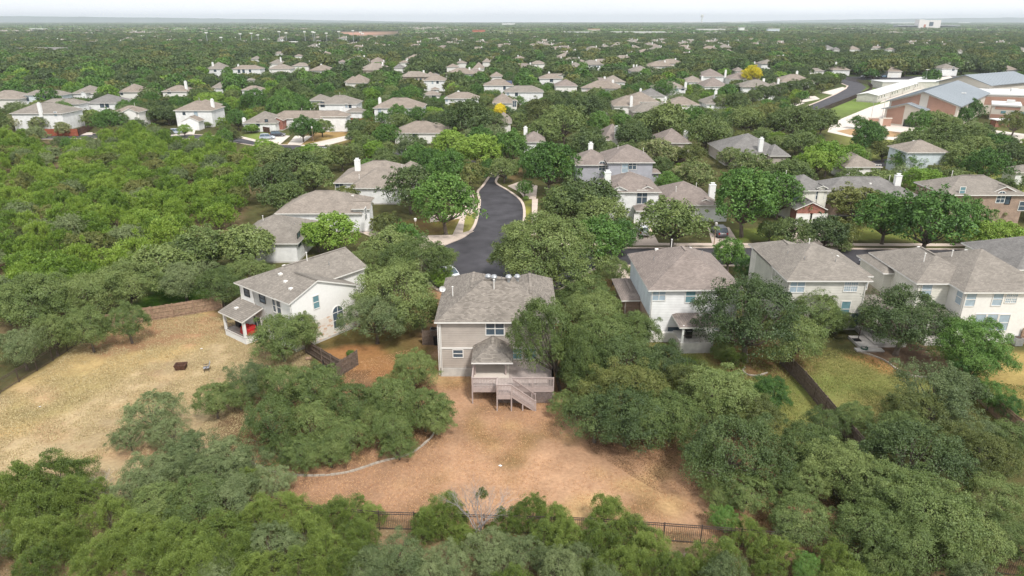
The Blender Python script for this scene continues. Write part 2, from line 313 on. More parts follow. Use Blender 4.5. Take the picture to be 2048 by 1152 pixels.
zone([(1600,720),(1690,705),(1860,750),(1920,760),(1860,900),(1700,858)],(164,150,98),(118,130,70),1.2)
zone([(1670,706),(1760,702),(1800,730),(1760,750),(1680,725)],(196,150,100),(190,140,92))
zone([(1700,690),(1850,690),(1920,745),(1870,758),(1790,745),(1740,710)],(134,112,92),(112,92,76))
zone([(1930,720),(2300,700),(2500,1000),(2048,900)],(176,152,98),(136,134,72))
zone([(270,600),(330,560),(420,560),(430,612),(280,640)],(70,104,34),(84,118,44))
# far open fields and lawns
zone([(845,111),(1050,108),(1230,107),(1500,110),(1500,113),(1180,114),(850,115)],(176,172,96),(150,160,84),1,n4)
zone([(795,98),(840,93),(848,96),(805,107)],(196,190,96),(180,180,80))
zone([(540,92),(700,87),(740,89),(620,97),(545,97)],(196,180,130),(130,150,90),1,n4)
zone([(690,88),(745,87),(745,90),(690,91)],(120,160,80))
zone([(590,66),(750,64),(775,62),(760,69),(700,73),(620,70)],(206,150,128),(200,160,140))
zone([(700,72),(812,75),(805,81),(760,77),(690,74)],(214,206,200))
zone([(495,69),(510,69),(526,77),(505,78)],(196,176,156))
zone([(555,168),(628,166),(632,176),(600,181),(560,179)],(214,182,112),(204,168,98))
zone([(20,149),(140,147),(150,151),(10,154)],(128,150,80)); zone([(120,106),(260,108),(260,112),(130,110)],(140,158,86))
zone([(210,160),(228,160),(228,165),(212,166)],(196,170,120))
zone([(1590,108),(1840,118),(1900,150),(1600,140)],(96,112,60))
zone([(620,263),(700,262),(690,285),(630,290)],(188,152,104)); 
zone([(475,268),(545,262),(560,280),(500,285)],(126,158,66),(140,160,80))
zone([(560,285),(600,278),(690,270),(700,285),(600,295)],(186,156,104),(150,140,80))
zone([(800,440),(925,435),(905,470),(800,470)],(120,92,72),(140,128,70),1.2,n2)
zone([(930,395),(945,390),(950,440),(925,470),(905,468)],(146,150,80),(170,160,92))
zone([(1052,400),(1064,398),(1062,470),(1050,470)],(150,160,72),(186,176,80))
zone([(980,340),(1040,335),(1045,350),(1010,360)],(146,104,86),(96,124,60),1.2,n2)
zone([(1450,455),(1560,452),(1580,482),(1460,484)],(104,120,58),(120,130,66)); zone([(1220,450),(1290,450),(1290,482),(1225,482)],(110,130,60))
zone([(1580,455),(2048,455),(2048,484),(1580,484)],(112,124,62),(130,132,72))
zone([(1220,545),(1256,545),(1262,600),(1228,600)],(150,120,86),(104,130,56),1.3)
zone([(1640,222),(1735,184),(1900,150),(1960,160),(1760,206),(1665,240)],(166,196,104),(150,182,90))
zone([(1655,243),(1800,270),(2100,300),(2300,420),(1900,400),(1700,300)],(150,150,86),(124,138,70))
zone([(1830,258),(1960,255),(1960,275),(1840,272)],(160,170,92)); zone([(1430,200),(1590,215),(1660,180),(1560,230),(1450,250)],(120,134,74))
for _k in range(3):   # soft, ragged borders between the grass areas
    pb=np.pad(colr,((1,1),(1,1),(0,0)),mode='edge'); colr=(pb[1:-1,1:-1]*2+pb[:-2,1:-1]+pb[2:,1:-1]+pb[1:-1,:-2]+pb[1:-1,2:])/6
colr*=((.86+.28*vnoise(X,Y,2.3,51))*.765)[...,None]
c4=np.concatenate([colr,np.ones(X.shape+(1,))],-1).reshape(-1,4).astype(np.float32)
co=np.stack([X,Y,np.zeros_like(X)],-1).reshape(-1,3).astype(np.float32)
ny,nx=X.shape; ii=np.arange(ny*nx).reshape(ny,nx)
q=np.stack([ii[:-1,:-1],ii[:-1,1:],ii[1:,1:],ii[1:,:-1]],-1).reshape(-1,4)
def np_mesh(name,co,quads,mats,col=None,mi=None,k=4):
    me=bpy.data.meshes.new(name); nq=len(quads)
    me.vertices.add(len(co)); me.vertices.foreach_set('co',np.ascontiguousarray(co,np.float32).ravel())
    me.loops.add(nq*k); me.loops.foreach_set('vertex_index',np.ascontiguousarray(quads,np.int32).ravel())
    me.polygons.add(nq); me.polygons.foreach_set('loop_start',np.arange(0,nq*k,k,dtype=np.int32)); 
    for m_ in mats: me.materials.append(m_)
    if mi is not None: me.polygons.foreach_set('material_index',np.ascontiguousarray(mi,np.int32))
    me.update(calc_edges=True)
    if col is not None:
        a=me.color_attributes.new('soil','FLOAT_COLOR','POINT'); a.data.foreach_set('color',np.ascontiguousarray(col,np.float32).ravel())
    return me
gm=bpy.data.materials.new('ground_soil_and_grass'); gm.use_nodes=True; t=gm.node_tree; n=t.nodes; b=n['Principled BSDF']; b.inputs['Roughness'].default_value=1; b.inputs['Specular IOR Level'].default_value=.05
at=n.new('ShaderNodeAttribute'); at.attribute_name='soil'; tc=n.new('ShaderNodeTexCoord')
def nz(sc,lo,hi,det=5,mi=.3,ma=.7):
    a=n.new('ShaderNodeTexNoise'); a.inputs['Scale'].default_value=sc; a.inputs['Detail'].default_value=det; a.inputs['Roughness'].default_value=.65; t.links.new(tc.outputs['Object'],a.inputs['Vector'])
    r=n.new('ShaderNodeMapRange'); r.inputs[1].default_value=mi; r.inputs[2].default_value=ma; r.inputs[3].default_value=lo; r.inputs[4].default_value=hi; t.links.new(a.outputs[0],r.inputs[0]); return r.outputs[0],a.outputs[0]
f1,_=nz(.35,.84,1.16,8); f2,raw=nz(3.0,.80,1.18,6)
ml=n.new('ShaderNodeMath'); ml.operation='MULTIPLY'; t.links.new(f1,ml.inputs[0]); t.links.new(f2,ml.inputs[1])
mx=n.new('ShaderNodeMixRGB'); mx.blend_type='MULTIPLY'; mx.inputs[0].default_value=1; t.links.new(at.outputs['Color'],mx.inputs[1]); t.links.new(ml.outputs[0],mx.inputs[2])
f3,_=nz(1.1,0,.55,8,.52,.72); mb=n.new('ShaderNodeMixRGB'); mb.inputs[2].default_value=(*S(132,84,62),1)   # bare soil patches showing between the grass
fs=n.new('ShaderNodeMath'); fs.operation='MULTIPLY'; fs.inputs[1].default_value=.42; t.links.new(f3,fs.inputs[0])
t.links.new(fs.outputs[0],mb.inputs[0]); t.links.new(mx.outputs[0],mb.inputs[1])
t.links.new(mb.outputs[0],b.inputs['Base Color'])
bp=n.new('ShaderNodeBump'); bp.inputs['Strength'].default_value=.5; bp.inputs['Distance'].default_value=.12; t.links.new(raw,bp.inputs['Height']); t.links.new(bp.outputs[0],b.inputs['Normal'])
ground=link('ground',np_mesh('ground',co,q,[gm],c4)); tag(ground,kind='structure')
# low hills on the skyline
hm=mat('hill_woods',S(70,86,66),var=.2,scale=.002)
mbh=MB()
for (d0,prof) in ((11500,[(-1.3,112),(-1.05,116),(-.75,108),(-.6,92),(-.45,72),(-.3,50),(-.2,30),(-.1,10)]),(12500,[(.28,10),(.36,30),(.45,50),(.55,66),(.68,80),(.8,74),(1.0,78),(1.3,60)])):
    A=[];k=0
    xsn=np.linspace(prof[0][0],prof[-1][0],60)
    for xx in xsn:
        hh=np.interp(xx,[p[0] for p in prof],[p[1] for p in prof])*(.92+.16*float(vnoise(np.array([xx*400]),np.array([3.]),9,5)[0]))
        A.append((xx*d0,d0,-2)); A.append((xx*d0*1.02,d0+300,hh)); A.append((xx*d0*1.1,d0+1400,-2))
    mbh.add(A,[(3*i+j,3*i+3+j,3*i+4+j,3*i+1+j) for i in range(59) for j in (0,1)])
tag(mbh.build('hills',hm),kind='structure')

# ---------------------------------------------------------------- roads, kerbs and pavements
def smooth(pts,n=6,closed=False):
    out=[];N=len(pts)
    rngi=range(N) if closed else range(N-1)
    for i in rngi:
        p0=pts[(i-1)%N] if (closed or i>0) else pts[i]; p1=pts[i]; p2=pts[(i+1)%N]; p3=pts[(i+2)%N] if (closed or i<N-2) else pts[(i+1)%N]
        for k in range(n):
            t=k/n; out.append(tuple(.5*((2*p1[j])+(-p0[j]+p2[j])*t+(2*p0[j]-5*p1[j]+4*p2[j]-p3[j])*t*t+(-p0[j]+3*p1[j]-3*p2[j]+p3[j])*t**3) for j in (0,1)))
    if not closed: out.append(tuple(pts[-1]))
    return out
from mathutils.geometry import tessellate_polygon
def sheet(name,pts,z,mt,kind='structure',thick=0):
    vs=[(x,y,z) for x,y in pts]; tr=tessellate_polygon([[Vector(v) for v in vs]])
    mb=MB(); mb.add(vs,[tuple(t) for t in tr])
    if thick:
        nn=len(vs); mb.add(vs+[(x,y,z-thick) for x,y in pts],[(i,(i+1)%nn,nn+(i+1)%nn,nn+i) for i in range(nn)])
    o=mb.build(name,mt); return tag(o,kind=kind) if kind else o
left_edge=[(982,352),(968,372),(958,384),(962,402),(958,430),(950,455),(930,474),(893,490),(862,505),(845,530),(852,558),(890,585),(950,600)]
right_edge=[(1250,531),(1200,533),(1150,560),(1080,600),(1010,605)]
top_edge=[(1044,470),(1050,490),(1100,498),(1200,498),(1300,497),(1500,496),(1700,499),(1900,500),(2200,500)]
bot_edge=[(2200,534),(1900,532),(1600,531),(1400,531)]
r_edge_up=[(1044,455),(1046,420),(1038,400),(1015,382),(990,366),(996,352)]
road=smooth(poly_w(left_edge),5)+smooth(poly_w([(1010,605)]+right_edge[::-1][1:]),3)+poly_w(bot_edge[::-1])+poly_w(top_edge[::-1])+smooth(poly_w(r_edge_up),5)
A_road=road
sheet('road',road,.004,M['asphalt'])
road2=poly_w([(975,360),(962,345),(930,335),(880,322),(820,312),(760,306),(700,305),(640,301),(580,301),(520,293),(470,285),(380,278),(250,276),(60,279),(-200,284),(-200,273),(60,269),(250,267),(380,269),(475,275),(560,290),(620,291),(700,294),(770,296),(830,301),(890,310),(950,322),(985,338),(1003,353)])
sheet('road',road2,.008,M['asphalt'])
mst=MB(); p=G(632,294); q2=G(660,296)
mst.add([(p.x,p.y,.014),(q2.x,q2.y,.014),(q2.x+.1,q2.y-.6,.014),(p.x+.1,p.y-.6,.014)],[(0,1,2,3)]); tag(mst.build('stop_line',M['white']),kind='structure')
road3=poly_w([(1520,250),(1592,222),(1640,203),(1672,189),(1692,178),(1697,172),(1684,167),(1672,164),(1712,160),(1724,168),(1733,175),(1722,184),(1700,196),(1660,213),(1640,222),(1600,243),(1540,272)])
sheet('road',road3,.006,M['asphalt'])
road4=poly_w([(1672,164),(1660,158),(1640,154),(2100,150),(2100,157),(1760,160),(1712,160)]); sheet('road',road4,.010,M['asphalt'])
road5=poly_w([(1720,326),(1770,318),(1812,318),(1790,330),(1740,336)]); sheet('road',road5,.006,M['asphalt'])
def kerb(pts,w=.35,h=.12,inner=+1,name='kerb',mt=None):
    mb=MB(); P3=[Vector((x,y,0)) for x,y in pts]
    L_=[];Rr=[]
    for i,p in enumerate(P3):
        d=(P3[min(i+1,len(P3)-1)]-P3[max(i-1,0)]).normalized(); nrm=Vector((-d.y,d.x,0))*inner
        L_.append(p); Rr.append(p+nrm*w)
    nn=len(P3); vs=[(*l.xy,h) for l in L_]+[(*r_.xy,h) for r_ in Rr]+[(*l.xy,0) for l in L_]+[(*r_.xy,0) for r_ in Rr]
    fs=[]
    for i in range(nn-1): fs+=[(i,i+1,nn+i+1,nn+i),(i,2*nn+i,2*nn+i+1,i+1),(nn+i,nn+i+1,3*nn+i+1,3*nn+i)]
    mb.add(vs,fs); return tag(mb.build(name,mt or M['pinkcon']),kind='structure')
kerb(smooth(poly_w(left_edge),5),.5,.12,-1)
kerb(smooth(poly_w([(1010,605)]+right_edge[::-1][1:]),3)+poly_w(bot_edge[::-1]),.4,.12,-1)
kerb(poly_w(top_edge[::-1])+smooth(poly_w(r_edge_up),5),.5,.12,-1)
kerb(poly_w([(1520,250),(1592,222),(1640,203),(1672,189),(1692,178),(1697,172),(1684,167)]),.8,.12,1)
kerb(poly_w([(-200,284),(60,279),(250,276),(380,278),(470,285),(520,293),(580,301),(640,301),(700,305)]),.4,.12,-1)
kerb(poly_w([(-200,273),(60,269),(250,267),(380,269),(475,275),(560,290),(620,291),(700,294)]),.6,.12,1)
def walk(pts,z=.05,mt='pinkcon',name='pavement'): return sheet(name,poly_w(pts),z,M[mt],thick=.05)
walk([(820,472),(912,470),(938,462),(948,463),(925,474),(893,487),(862,500)]); walk([(905,470),(938,400),(950,398),(930,436),(925,470)],.047)
walk([(700,456),(820,470),(860,498),(780,490)],.052)
walk([(945,384),(930,365),(900,372),(940,430),(956,420)],.049)
walk([(860,432),(935,425),(930,436),(860,445)],.051); walk([(1064,398),(1076,398),(1072,470),(1063,470)],.05)
walk([(972,340),(1010,333),(1018,336),(985,350)],.05); walk([(1015,372),(1044,362),(1075,372),(1072,398),(1050,398),(1040,385)],.05)
walk([(1060,486),(2200,488),(2200,493),(1060,491)],.05); walk([(1260,455),(1300,455),(1318,488),(1268,488)],.055,'pinkcon','driveway')
walk([(1415,455),(1458,455),(1480,489),(1425,489)],.055,'pinkcon','driveway'); walk([(1570,455),(1650,455),(1662,489),(1580,489)],.055,'pinkcon','driveway')
walk([(1222,535),(1258,533),(1262,560),(1250,575),(1236,560)],.055,'pinkcon','driveway'); walk([(1505,531),(1560,531),(1545,560),(1500,560)],.055,'pinkcon','driveway')
walk([(345,262),(392,258),(388,270),(340,272)],.06,'palecon','driveway'); walk([(520,278),(545,268),(580,272),(560,289)],.06,'palecon','driveway'); walk([(575,289),(590,272),(625,272),(600,291)],.062,'palecon','driveway')
walk([(640,283),(700,270),(710,276),(650,292),(600,292)],.05,'palecon'); walk([(90,268),(185,265),(185,270),(90,272)],.05,'palecon'); walk([(480,272),(530,284),(525,287),(475,275)],.05,'palecon')
for a in ([(1480,232),(1530,214),(1560,216),(1520,240)],[(1545,213),(1585,204),(1610,206),(1570,220)],[(1585,196),(1630,192),(1640,198),(1600,206)],[(1640,186),(1685,174),(1694,177),(1668,190)]):
    walk(a,.05,'palecon')
lot=sheet('paved_lot',poly_w([(1662,246),(1740,214),(1800,196),(1830,240),(2300,300),(2300,345),(1960,282),(1800,281),(1700,274),(1655,264)]),.012,M['palecon'])
tag((lambda m_:(m_.tube([(0,0,.012),(0,0,.02)],.36,16),m_)[1])(MB()).build('manhole_cover',M['rust'],loc=(G(978,523).x,G(978,523).y,0)),'round rusty manhole cover in the middle of the cul-de-sac','manhole cover')
sheet('island_bed',poly_w([(1672,262),(1700,258),(1780,262),(1812,267),(1790,274),(1700,270)]),.03,mat('dry_grass_bed',S(168,136,98)))
sheet('path',poly_w([(1790,168),(1900,152),(1910,158),(1800,196),(1760,206)]),.014,M['palecon'])

# ---------------------------------------------------------------- trees
def crown_pts(kind,seed,W=8.0,n=40000,leaf=.15):
    r=np.random.default_rng(seed)
    rx=W/2; 
    if kind in('oak','greyoak','olive','dark'): hgt=W*.70; z0=W*.14; nc=44; cr=(.075,.225); fl=.82
    elif kind in('elm','lime','yellow'): hgt=W*.82; z0=W*.14; nc=48; cr=(.08,.20); fl=.95
    elif kind=='cedar': hgt=W*.85; z0=W*.03; nc=46; cr=(.06,.165); fl=1.3
    elif kind=='myrtle': hgt=W*.75; z0=W*.08; nc=40; cr=(.12,.19); fl=.9
    else: hgt=W*.75; z0=.3; nc=26; cr=(.18,.28); fl=.9
    lob=r.random((7,3)); 
    cs=[];rs=[]
    ph=r.random(4)*6.28
    for i in range(nc):
        u=(i+.5)/nc; el=math.acos(1-1.22*u) if u<.8 else math.acos(max(-1,1-1.22*u)); az=i*2.39996+r.normal()*.35
        m=1+.16*math.sin(2*az+ph[0])+.12*math.sin(3*az+ph[1])+.08*math.sin(5*az+ph[2])
        q=W*r.uniform(*cr); rad=(rx*m-q*.75)*r.uniform(.70,1.04)
        x=rad*math.sin(el)*math.cos(az); y=rad*math.sin(el)*math.sin(az); z=z0+hgt*.36+ (hgt*.64-q*fl*.8)*math.cos(el)*r.uniform(.82,1.08)
        if kind=='cedar': z=z0+hgt*.3+(hgt*.66-q)*max(-.35,math.cos(el))*r.uniform(.45,1.3)
        cs.append((x,y,max(z,z0+q*.6))); rs.append(q)
    for i in range(nc//4):   # inner fill
        q=W*r.uniform(*cr); a=r.random()*6.28; rr=rx*.4*r.random(); cs.append((rr*math.cos(a),rr*math.sin(a),z0+hgt*(.35+.3*r.random()))); rs.append(q)
    cs=np.array(cs); rs=np.array(rs)
    # satellites: small sprays that break the outline
    ns=nc*3; ix=r.integers(0,nc,ns); d=r.normal(size=(ns,3)); d[:,2]=np.abs(d[:,2])*.8+ .0; d/=np.linalg.norm(d,axis=1)[:,None]
    sc=cs[ix]+d*rs[ix][:,None]*r.uniform(.8,1.35,(ns,1)); sr=rs[ix]*r.uniform(.18,.42,ns)
    cs2=np.concatenate([cs,sc]); rs2=np.concatenate([rs,sr])
    w=rs2**1.8; w/=w.sum(); k=r.choice(len(cs2),size=int(n*1.7),p=w)
    d=r.normal(size=(len(k),3)); d/=np.linalg.norm(d,axis=1)[:,None]; d[:,2]=np.where(d[:,2]<-.45,-d[:,2],d[:,2])
    rad=rs2[k]*np.clip(1.06-.50*r.random(len(k))**1.4+.09*r.normal(size=len(k)),.3,1.25)
    if kind=='cedar':
        sp=r.random(len(k))<.3; rad=np.where(sp,rad*r.uniform(1.0,1.4,len(k)),rad)
    p=cs2[k]+d*rad[:,None]*np.array([1,1,fl])
    # holes: drop leaves by 3-D noise and those buried in other clumps
    keep=np.ones(len(p),bool)
    for c_,r_ in zip(cs,rs):
        dd=np.linalg.norm((p-c_)/np.array([1,1,fl]),axis=1); keep&=~((dd<r_*.62))
    hn=vnoise(p[:,0]+p[:,2]*.7,p[:,1]-p[:,2]*.4,W*.07,seed); keep&=(hn>(.40 if kind=='cedar' else .32))|(r.random(len(p))<.14)
    h2_=vnoise(p[:,0]-p[:,2]*.3,p[:,1]+p[:,2]*.5,W*.17,seed+9); keep&=(h2_>(.42 if kind=='greyoak' else .33))|(r.random(len(p))<.22)
    keep&=p[:,2]>z0*.6
    p=p[keep][:n]; d=d[keep][:n]
    ctr=np.array([0,0,z0+hgt*.3]); o=p-ctr; o/=np.linalg.norm(o,axis=1)[:,None]+1e-6
    nrm=d*.8+o*.3+r.normal(size=p.shape)*.7+np.array([0,0,.15]); nrm/=np.linalg.norm(nrm,axis=1)[:,None]
    t1=np.cross(nrm,r.normal(size=p.shape)); t1/=np.linalg.norm(t1,axis=1)[:,None]+1e-9; t2=np.cross(nrm,t1)
    if kind=='cedar': t1=t1*.6+d*.9+np.array([0,0,.3]); t1/=np.linalg.norm(t1,axis=1)[:,None]
    s=leaf*r.uniform(.6,1.3,len(p))[:,None]; a=t1*s*.5*1.45; b_=t2*s*.5*.8
    v=np.stack([p-a,p+b_*1.0,p+a,p-b_],1).reshape(-1,3)
    return v,(cs,rs,z0,hgt)
def trunk_mb(seed,W,cs,rs,z0,kind):
    r=random.Random(seed); mb=MB(); b0=W*.026 if kind!='cedar' else W*.018
    fork=Vector((r.uniform(-.2,.2),r.uniform(-.2,.2),z0*1.0+W*.05)); 
    mb.tube([(0,0,-.3),(0,0,.15),(fork.x*.5,fork.y*.5,fork.z*.55),tuple(fork)],[b0*1.5,b0*1.15,b0,b0*.9],8,cap=False)
    idx=sorted(range(len(cs)),key=lambda i:-rs[i])[:26]
    for i in idx:
        c=Vector(cs[i]); mid=fork.lerp(c,.5)+Vector((r.uniform(-.3,.3),r.uniform(-.3,.3),-abs(c.z-fork.z)*.12))
        mb.tube([tuple(fork),tuple(mid),tuple(c)],[b0*.55,b0*.36,b0*.12],5,cap=False)
    return mb
class TreeMesh:
    def __init__(s,kind,seed,n,leaf,W=8.0,mt=None):
        v,(cs,rs,z0,h)=crown_pts(kind,seed,W,n,leaf); nq=len(v)//4
        s.W=float(np.percentile(np.abs(v[:,:2]),99.0)*2); s.H=float(np.percentile(v[:,2],99.5)); s.kind=kind
        s.crown=np_mesh(kind+'_crown',v,np.arange(nq*4).reshape(-1,4),[FO[mt or kind]])
        tb=trunk_mb(seed,W,cs,rs,z0,kind); s.trunk=tb.mesh(kind+'_trunk',[M['bark']])
        s.v=v; s.tb=tb; s.mt=FO[mt or kind]
    def merged(s,name):
        nv=len(s.v); tv=np.array(s.tb.v); q1=np.arange(nv).reshape(-1,4); q2=np.array(s.tb.f)+nv
        return np_mesh(name,np.concatenate([s.v,tv]),np.concatenate([q1,q2]),[s.mt,M['bark']],mi=np.concatenate([np.zeros(len(q1)),np.ones(len(q2))]))
NEAR={}; MID={}; FAR={}

for k,ns in (('oak',4),('greyoak',2),('cedar',4),('elm',3),('lime',1),('myrtle',1),('olive',2),('dark',2)):
    NEAR[k]=[TreeMesh(k,100+i*7+len(k)*31,76000,.094,mt='cedarnear' if k=='cedar' else None) for i in range(ns)]
for k,ns in (('oak',3),('greyoak',2),('cedar',3),('elm',3),('lime',2),('myrtle',2),('olive',2),('yellow',1),('dark',3)):
    MID[k]=[TreeMesh(k,300+i*5+len(k)*17,17000,.205) for i in range(ns)]
for k,ns in (('oak',3),('greyoak',2),('cedar',2),('elm',3),('lime',1),('olive',1)):
    FAR[k]=[TreeMesh(k,600+i*5+len(k)*13,2600,.52,mt='darkoak' if k in('oak','greyoak') else None) for i in range(ns)]
TREES=[]   # every tree to be planted: dict(x,y,w,h,kind,...)
ASP={'dark':.76,'oak':.74,'greyoak':.72,'olive':.74,'elm':.88,'lime':.8,'yellow':.95,'cedar':.8,'myrtle':.72}
def tree_px(px,ytop,w,kind,a=None,**kw):
    # a tree whose crown top shows at ytop and whose crown is w wide in the view
    a=a or ASP[kind]; g=G(px,ytop+a*w*.93)
    for _ in range(8):
        _,_,d=P(g.x,g.y,0); Wm=w*d/FPX; hm=a*Wm
        # top of crown at height hm seen at ytop
        dr=ray(px,ytop); t_=(hm*.97-CAMH)/dr.z; g=Vector((dr.x*t_,dr.y*t_+ (Wm*.10),0))
    TREES.append(dict(x=g.x,y=g.y,w=Wm,h=hm,kind=kind,px=px,py=ytop+a*w*.45,wpx=w,hand=True,**kw)); return TREES[-1]
def plant(T,i):
    d=math.hypot(T['x'],T['y']); lib=NEAR if d<95 else (MID if d<330 else FAR)
    k=T['kind']; v=lib.get(k) or MID.get(k) or NEAR.get(k); tm=v[i%len(v)]
    s=T['w']/tm.W; sz=T['h']/tm.H
    nm={'dark':'live_oak','oak':'live_oak','greyoak':'live_oak','olive':'oak_tree','elm':'elm_tree','lime':'elm_tree','yellow':'yellow_tree','cedar':'juniper_tree','myrtle':'crepe_myrtle'}[k]
    e=empty(nm,(T['x'],T['y'],0),(i*2.399)%6.283,T['label'],T['cat'],T.get('group')); e.scale=(s,s,sz)
    cm,tk=tm.crown,tm.trunk
    if T.get('shear'):   # a leaning tree
        e.rotation_euler=(0,0,0); cm,tk=cm.copy(),tk.copy()
        for m_ in (cm,tk):
            a=np.empty(len(m_.vertices)*3,np.float32); m_.vertices.foreach_get('co',a); a=a.reshape(-1,3); a[:,0]+=T['shear']*np.maximum(a[:,2],0)*T['h']/tm.H/s; m_.vertices.foreach_set('co',a.ravel()); m_.update()
    link('crown',cm,e); link('trunk',tk,e); return e
# ---------------------------------------------------------------- houses
HOUSES=[]   # (label-short, footprint info) for tree placement
VIS=[]      # visible boxes in the view (x0,y0,x1,y1,distance) that fill trees must not hide
def roof_geo(mb,v):
    oh=v.get('oh',.45); X0,X1,Y0,Y1=v['x0']-oh,v['x1']+oh,v['y0']-oh,v['y1']+oh
    ze=v['ze']; p=v.get('p',.45); rd=v.get('r') or ('x' if (X1-X0)>=(Y1-Y0) else 'y'); e=v.get('e','hh')
    if rd=='y': f=lambda x,y,z:(y,x,z); a0,a1,b0,b1=Y0,Y1,X0,X1
    else: f=lambda x,y,z:(x,y,z); a0,a1,b0,b1=X0,X1,Y0,Y1
    bm_=b0+(b1-b0)*v.get('off',.5); zr=ze+p*(bm_-b0); zf=zr-p*(b1-bm_); h=(bm_-b0)
    if e[0]=='g': a0+=oh-.25
    if e[1]=='g': a1-=oh-.25
    r0=a0+(min(h,(a1-a0)*.5) if e[0]=='h' else 0); r1=a1-(min(h,(a1-a0)*.5-.01) if e[1]=='h' else 0)
    top=[(a0,b0,ze),(a1,b0,ze),(a1,b1,zf),(a0,b1,zf),(r0,bm_,zr),(r1,bm_,zr)]
    t=.16; bot=[(x,y,z-t) for x,y,z in top]; vs=[f(*q) for q in top+bot]
    fs=[(0,1,5,4),(2,3,4,5),(3,0,4),(1,2,5)]
    if rd=='y': fs=[q[::-1] for q in fs]
    if e[0]=='g': fs.pop(2)
    if e[1]=='g': fs.pop(-1)
    mb.add(vs,fs,0); mb.add(vs,[tuple(i+6 for i in q[::-1]) for q in fs],1)
    ed=[(0,1),(2,3)]+([(3,0)] if e[0]=='h' else [(3,4),(4,0)])+([(1,2)] if e[1]=='h' else [(1,5),(5,2)])
    mb.add(vs,[(i,j,j+6,i+6) for i,j in ed],1)
    # ridge caps
    if v.get('cap',1): mb.bar(f(r0,bm_,zr+.02),f(r1,bm_,zr+.02),.28,.05,0)
    return dict(rd=rd,zr=zr,zf=zf,bm=bm_,b0=b0,b1=b1,ze=ze,p=p,oh=oh)
def wall_geo(mb,v,info,m):
    x0,x1,y0,y1,z0=v['x0'],v['x1'],v['y0'],v['y1'],v.get('z0',-.3); ze,p,oh=info['ze'],info['p'],info['oh']
    zl=ze+p*oh-.13; zh=info['zf']+p*oh-.13; e=v.get('e','hh')
    if info['rd']=='y': f=lambda a,b,z:(b,a,z); a0,a1,b0,b1=y0,y1,x0,x1
    else: f=lambda a,b,z:(a,b,z); a0,a1,b0,b1=x0,x1,y0,y1
    zr=info['zr']-.13; bm_=info['bm']
    vs=[f(a0,b0,z0),f(a1,b0,z0),f(a1,b1,z0),f(a0,b1,z0),f(a0,b0,zl),f(a1,b0,zl),f(a1,b1,zh),f(a0,b1,zh),f(a0,bm_,zr),f(a1,bm_,zr)]
    fs=[(0,1,5,4),(2,3,7,6)]
    fs.append((3,0,4,8,7) if e[0]=='g' else (3,0,4,7)); fs.append((1,2,6,9,5) if e[1]=='g' else (1,2,6,5))
    mb.add(vs,fs,m)
def face_frame(v,f):
    x0,x1,y0,y1=v['x0'],v['x1'],v['y0'],v['y1']
    return {'n':((x0,y0),(1,0),(0,-1)),'f':((x1,y1),(-1,0),(0,1)),'l':((x0,y1),(0,-1),(-1,0)),'r':((x1,y0),(0,1),(1,0))}[f]
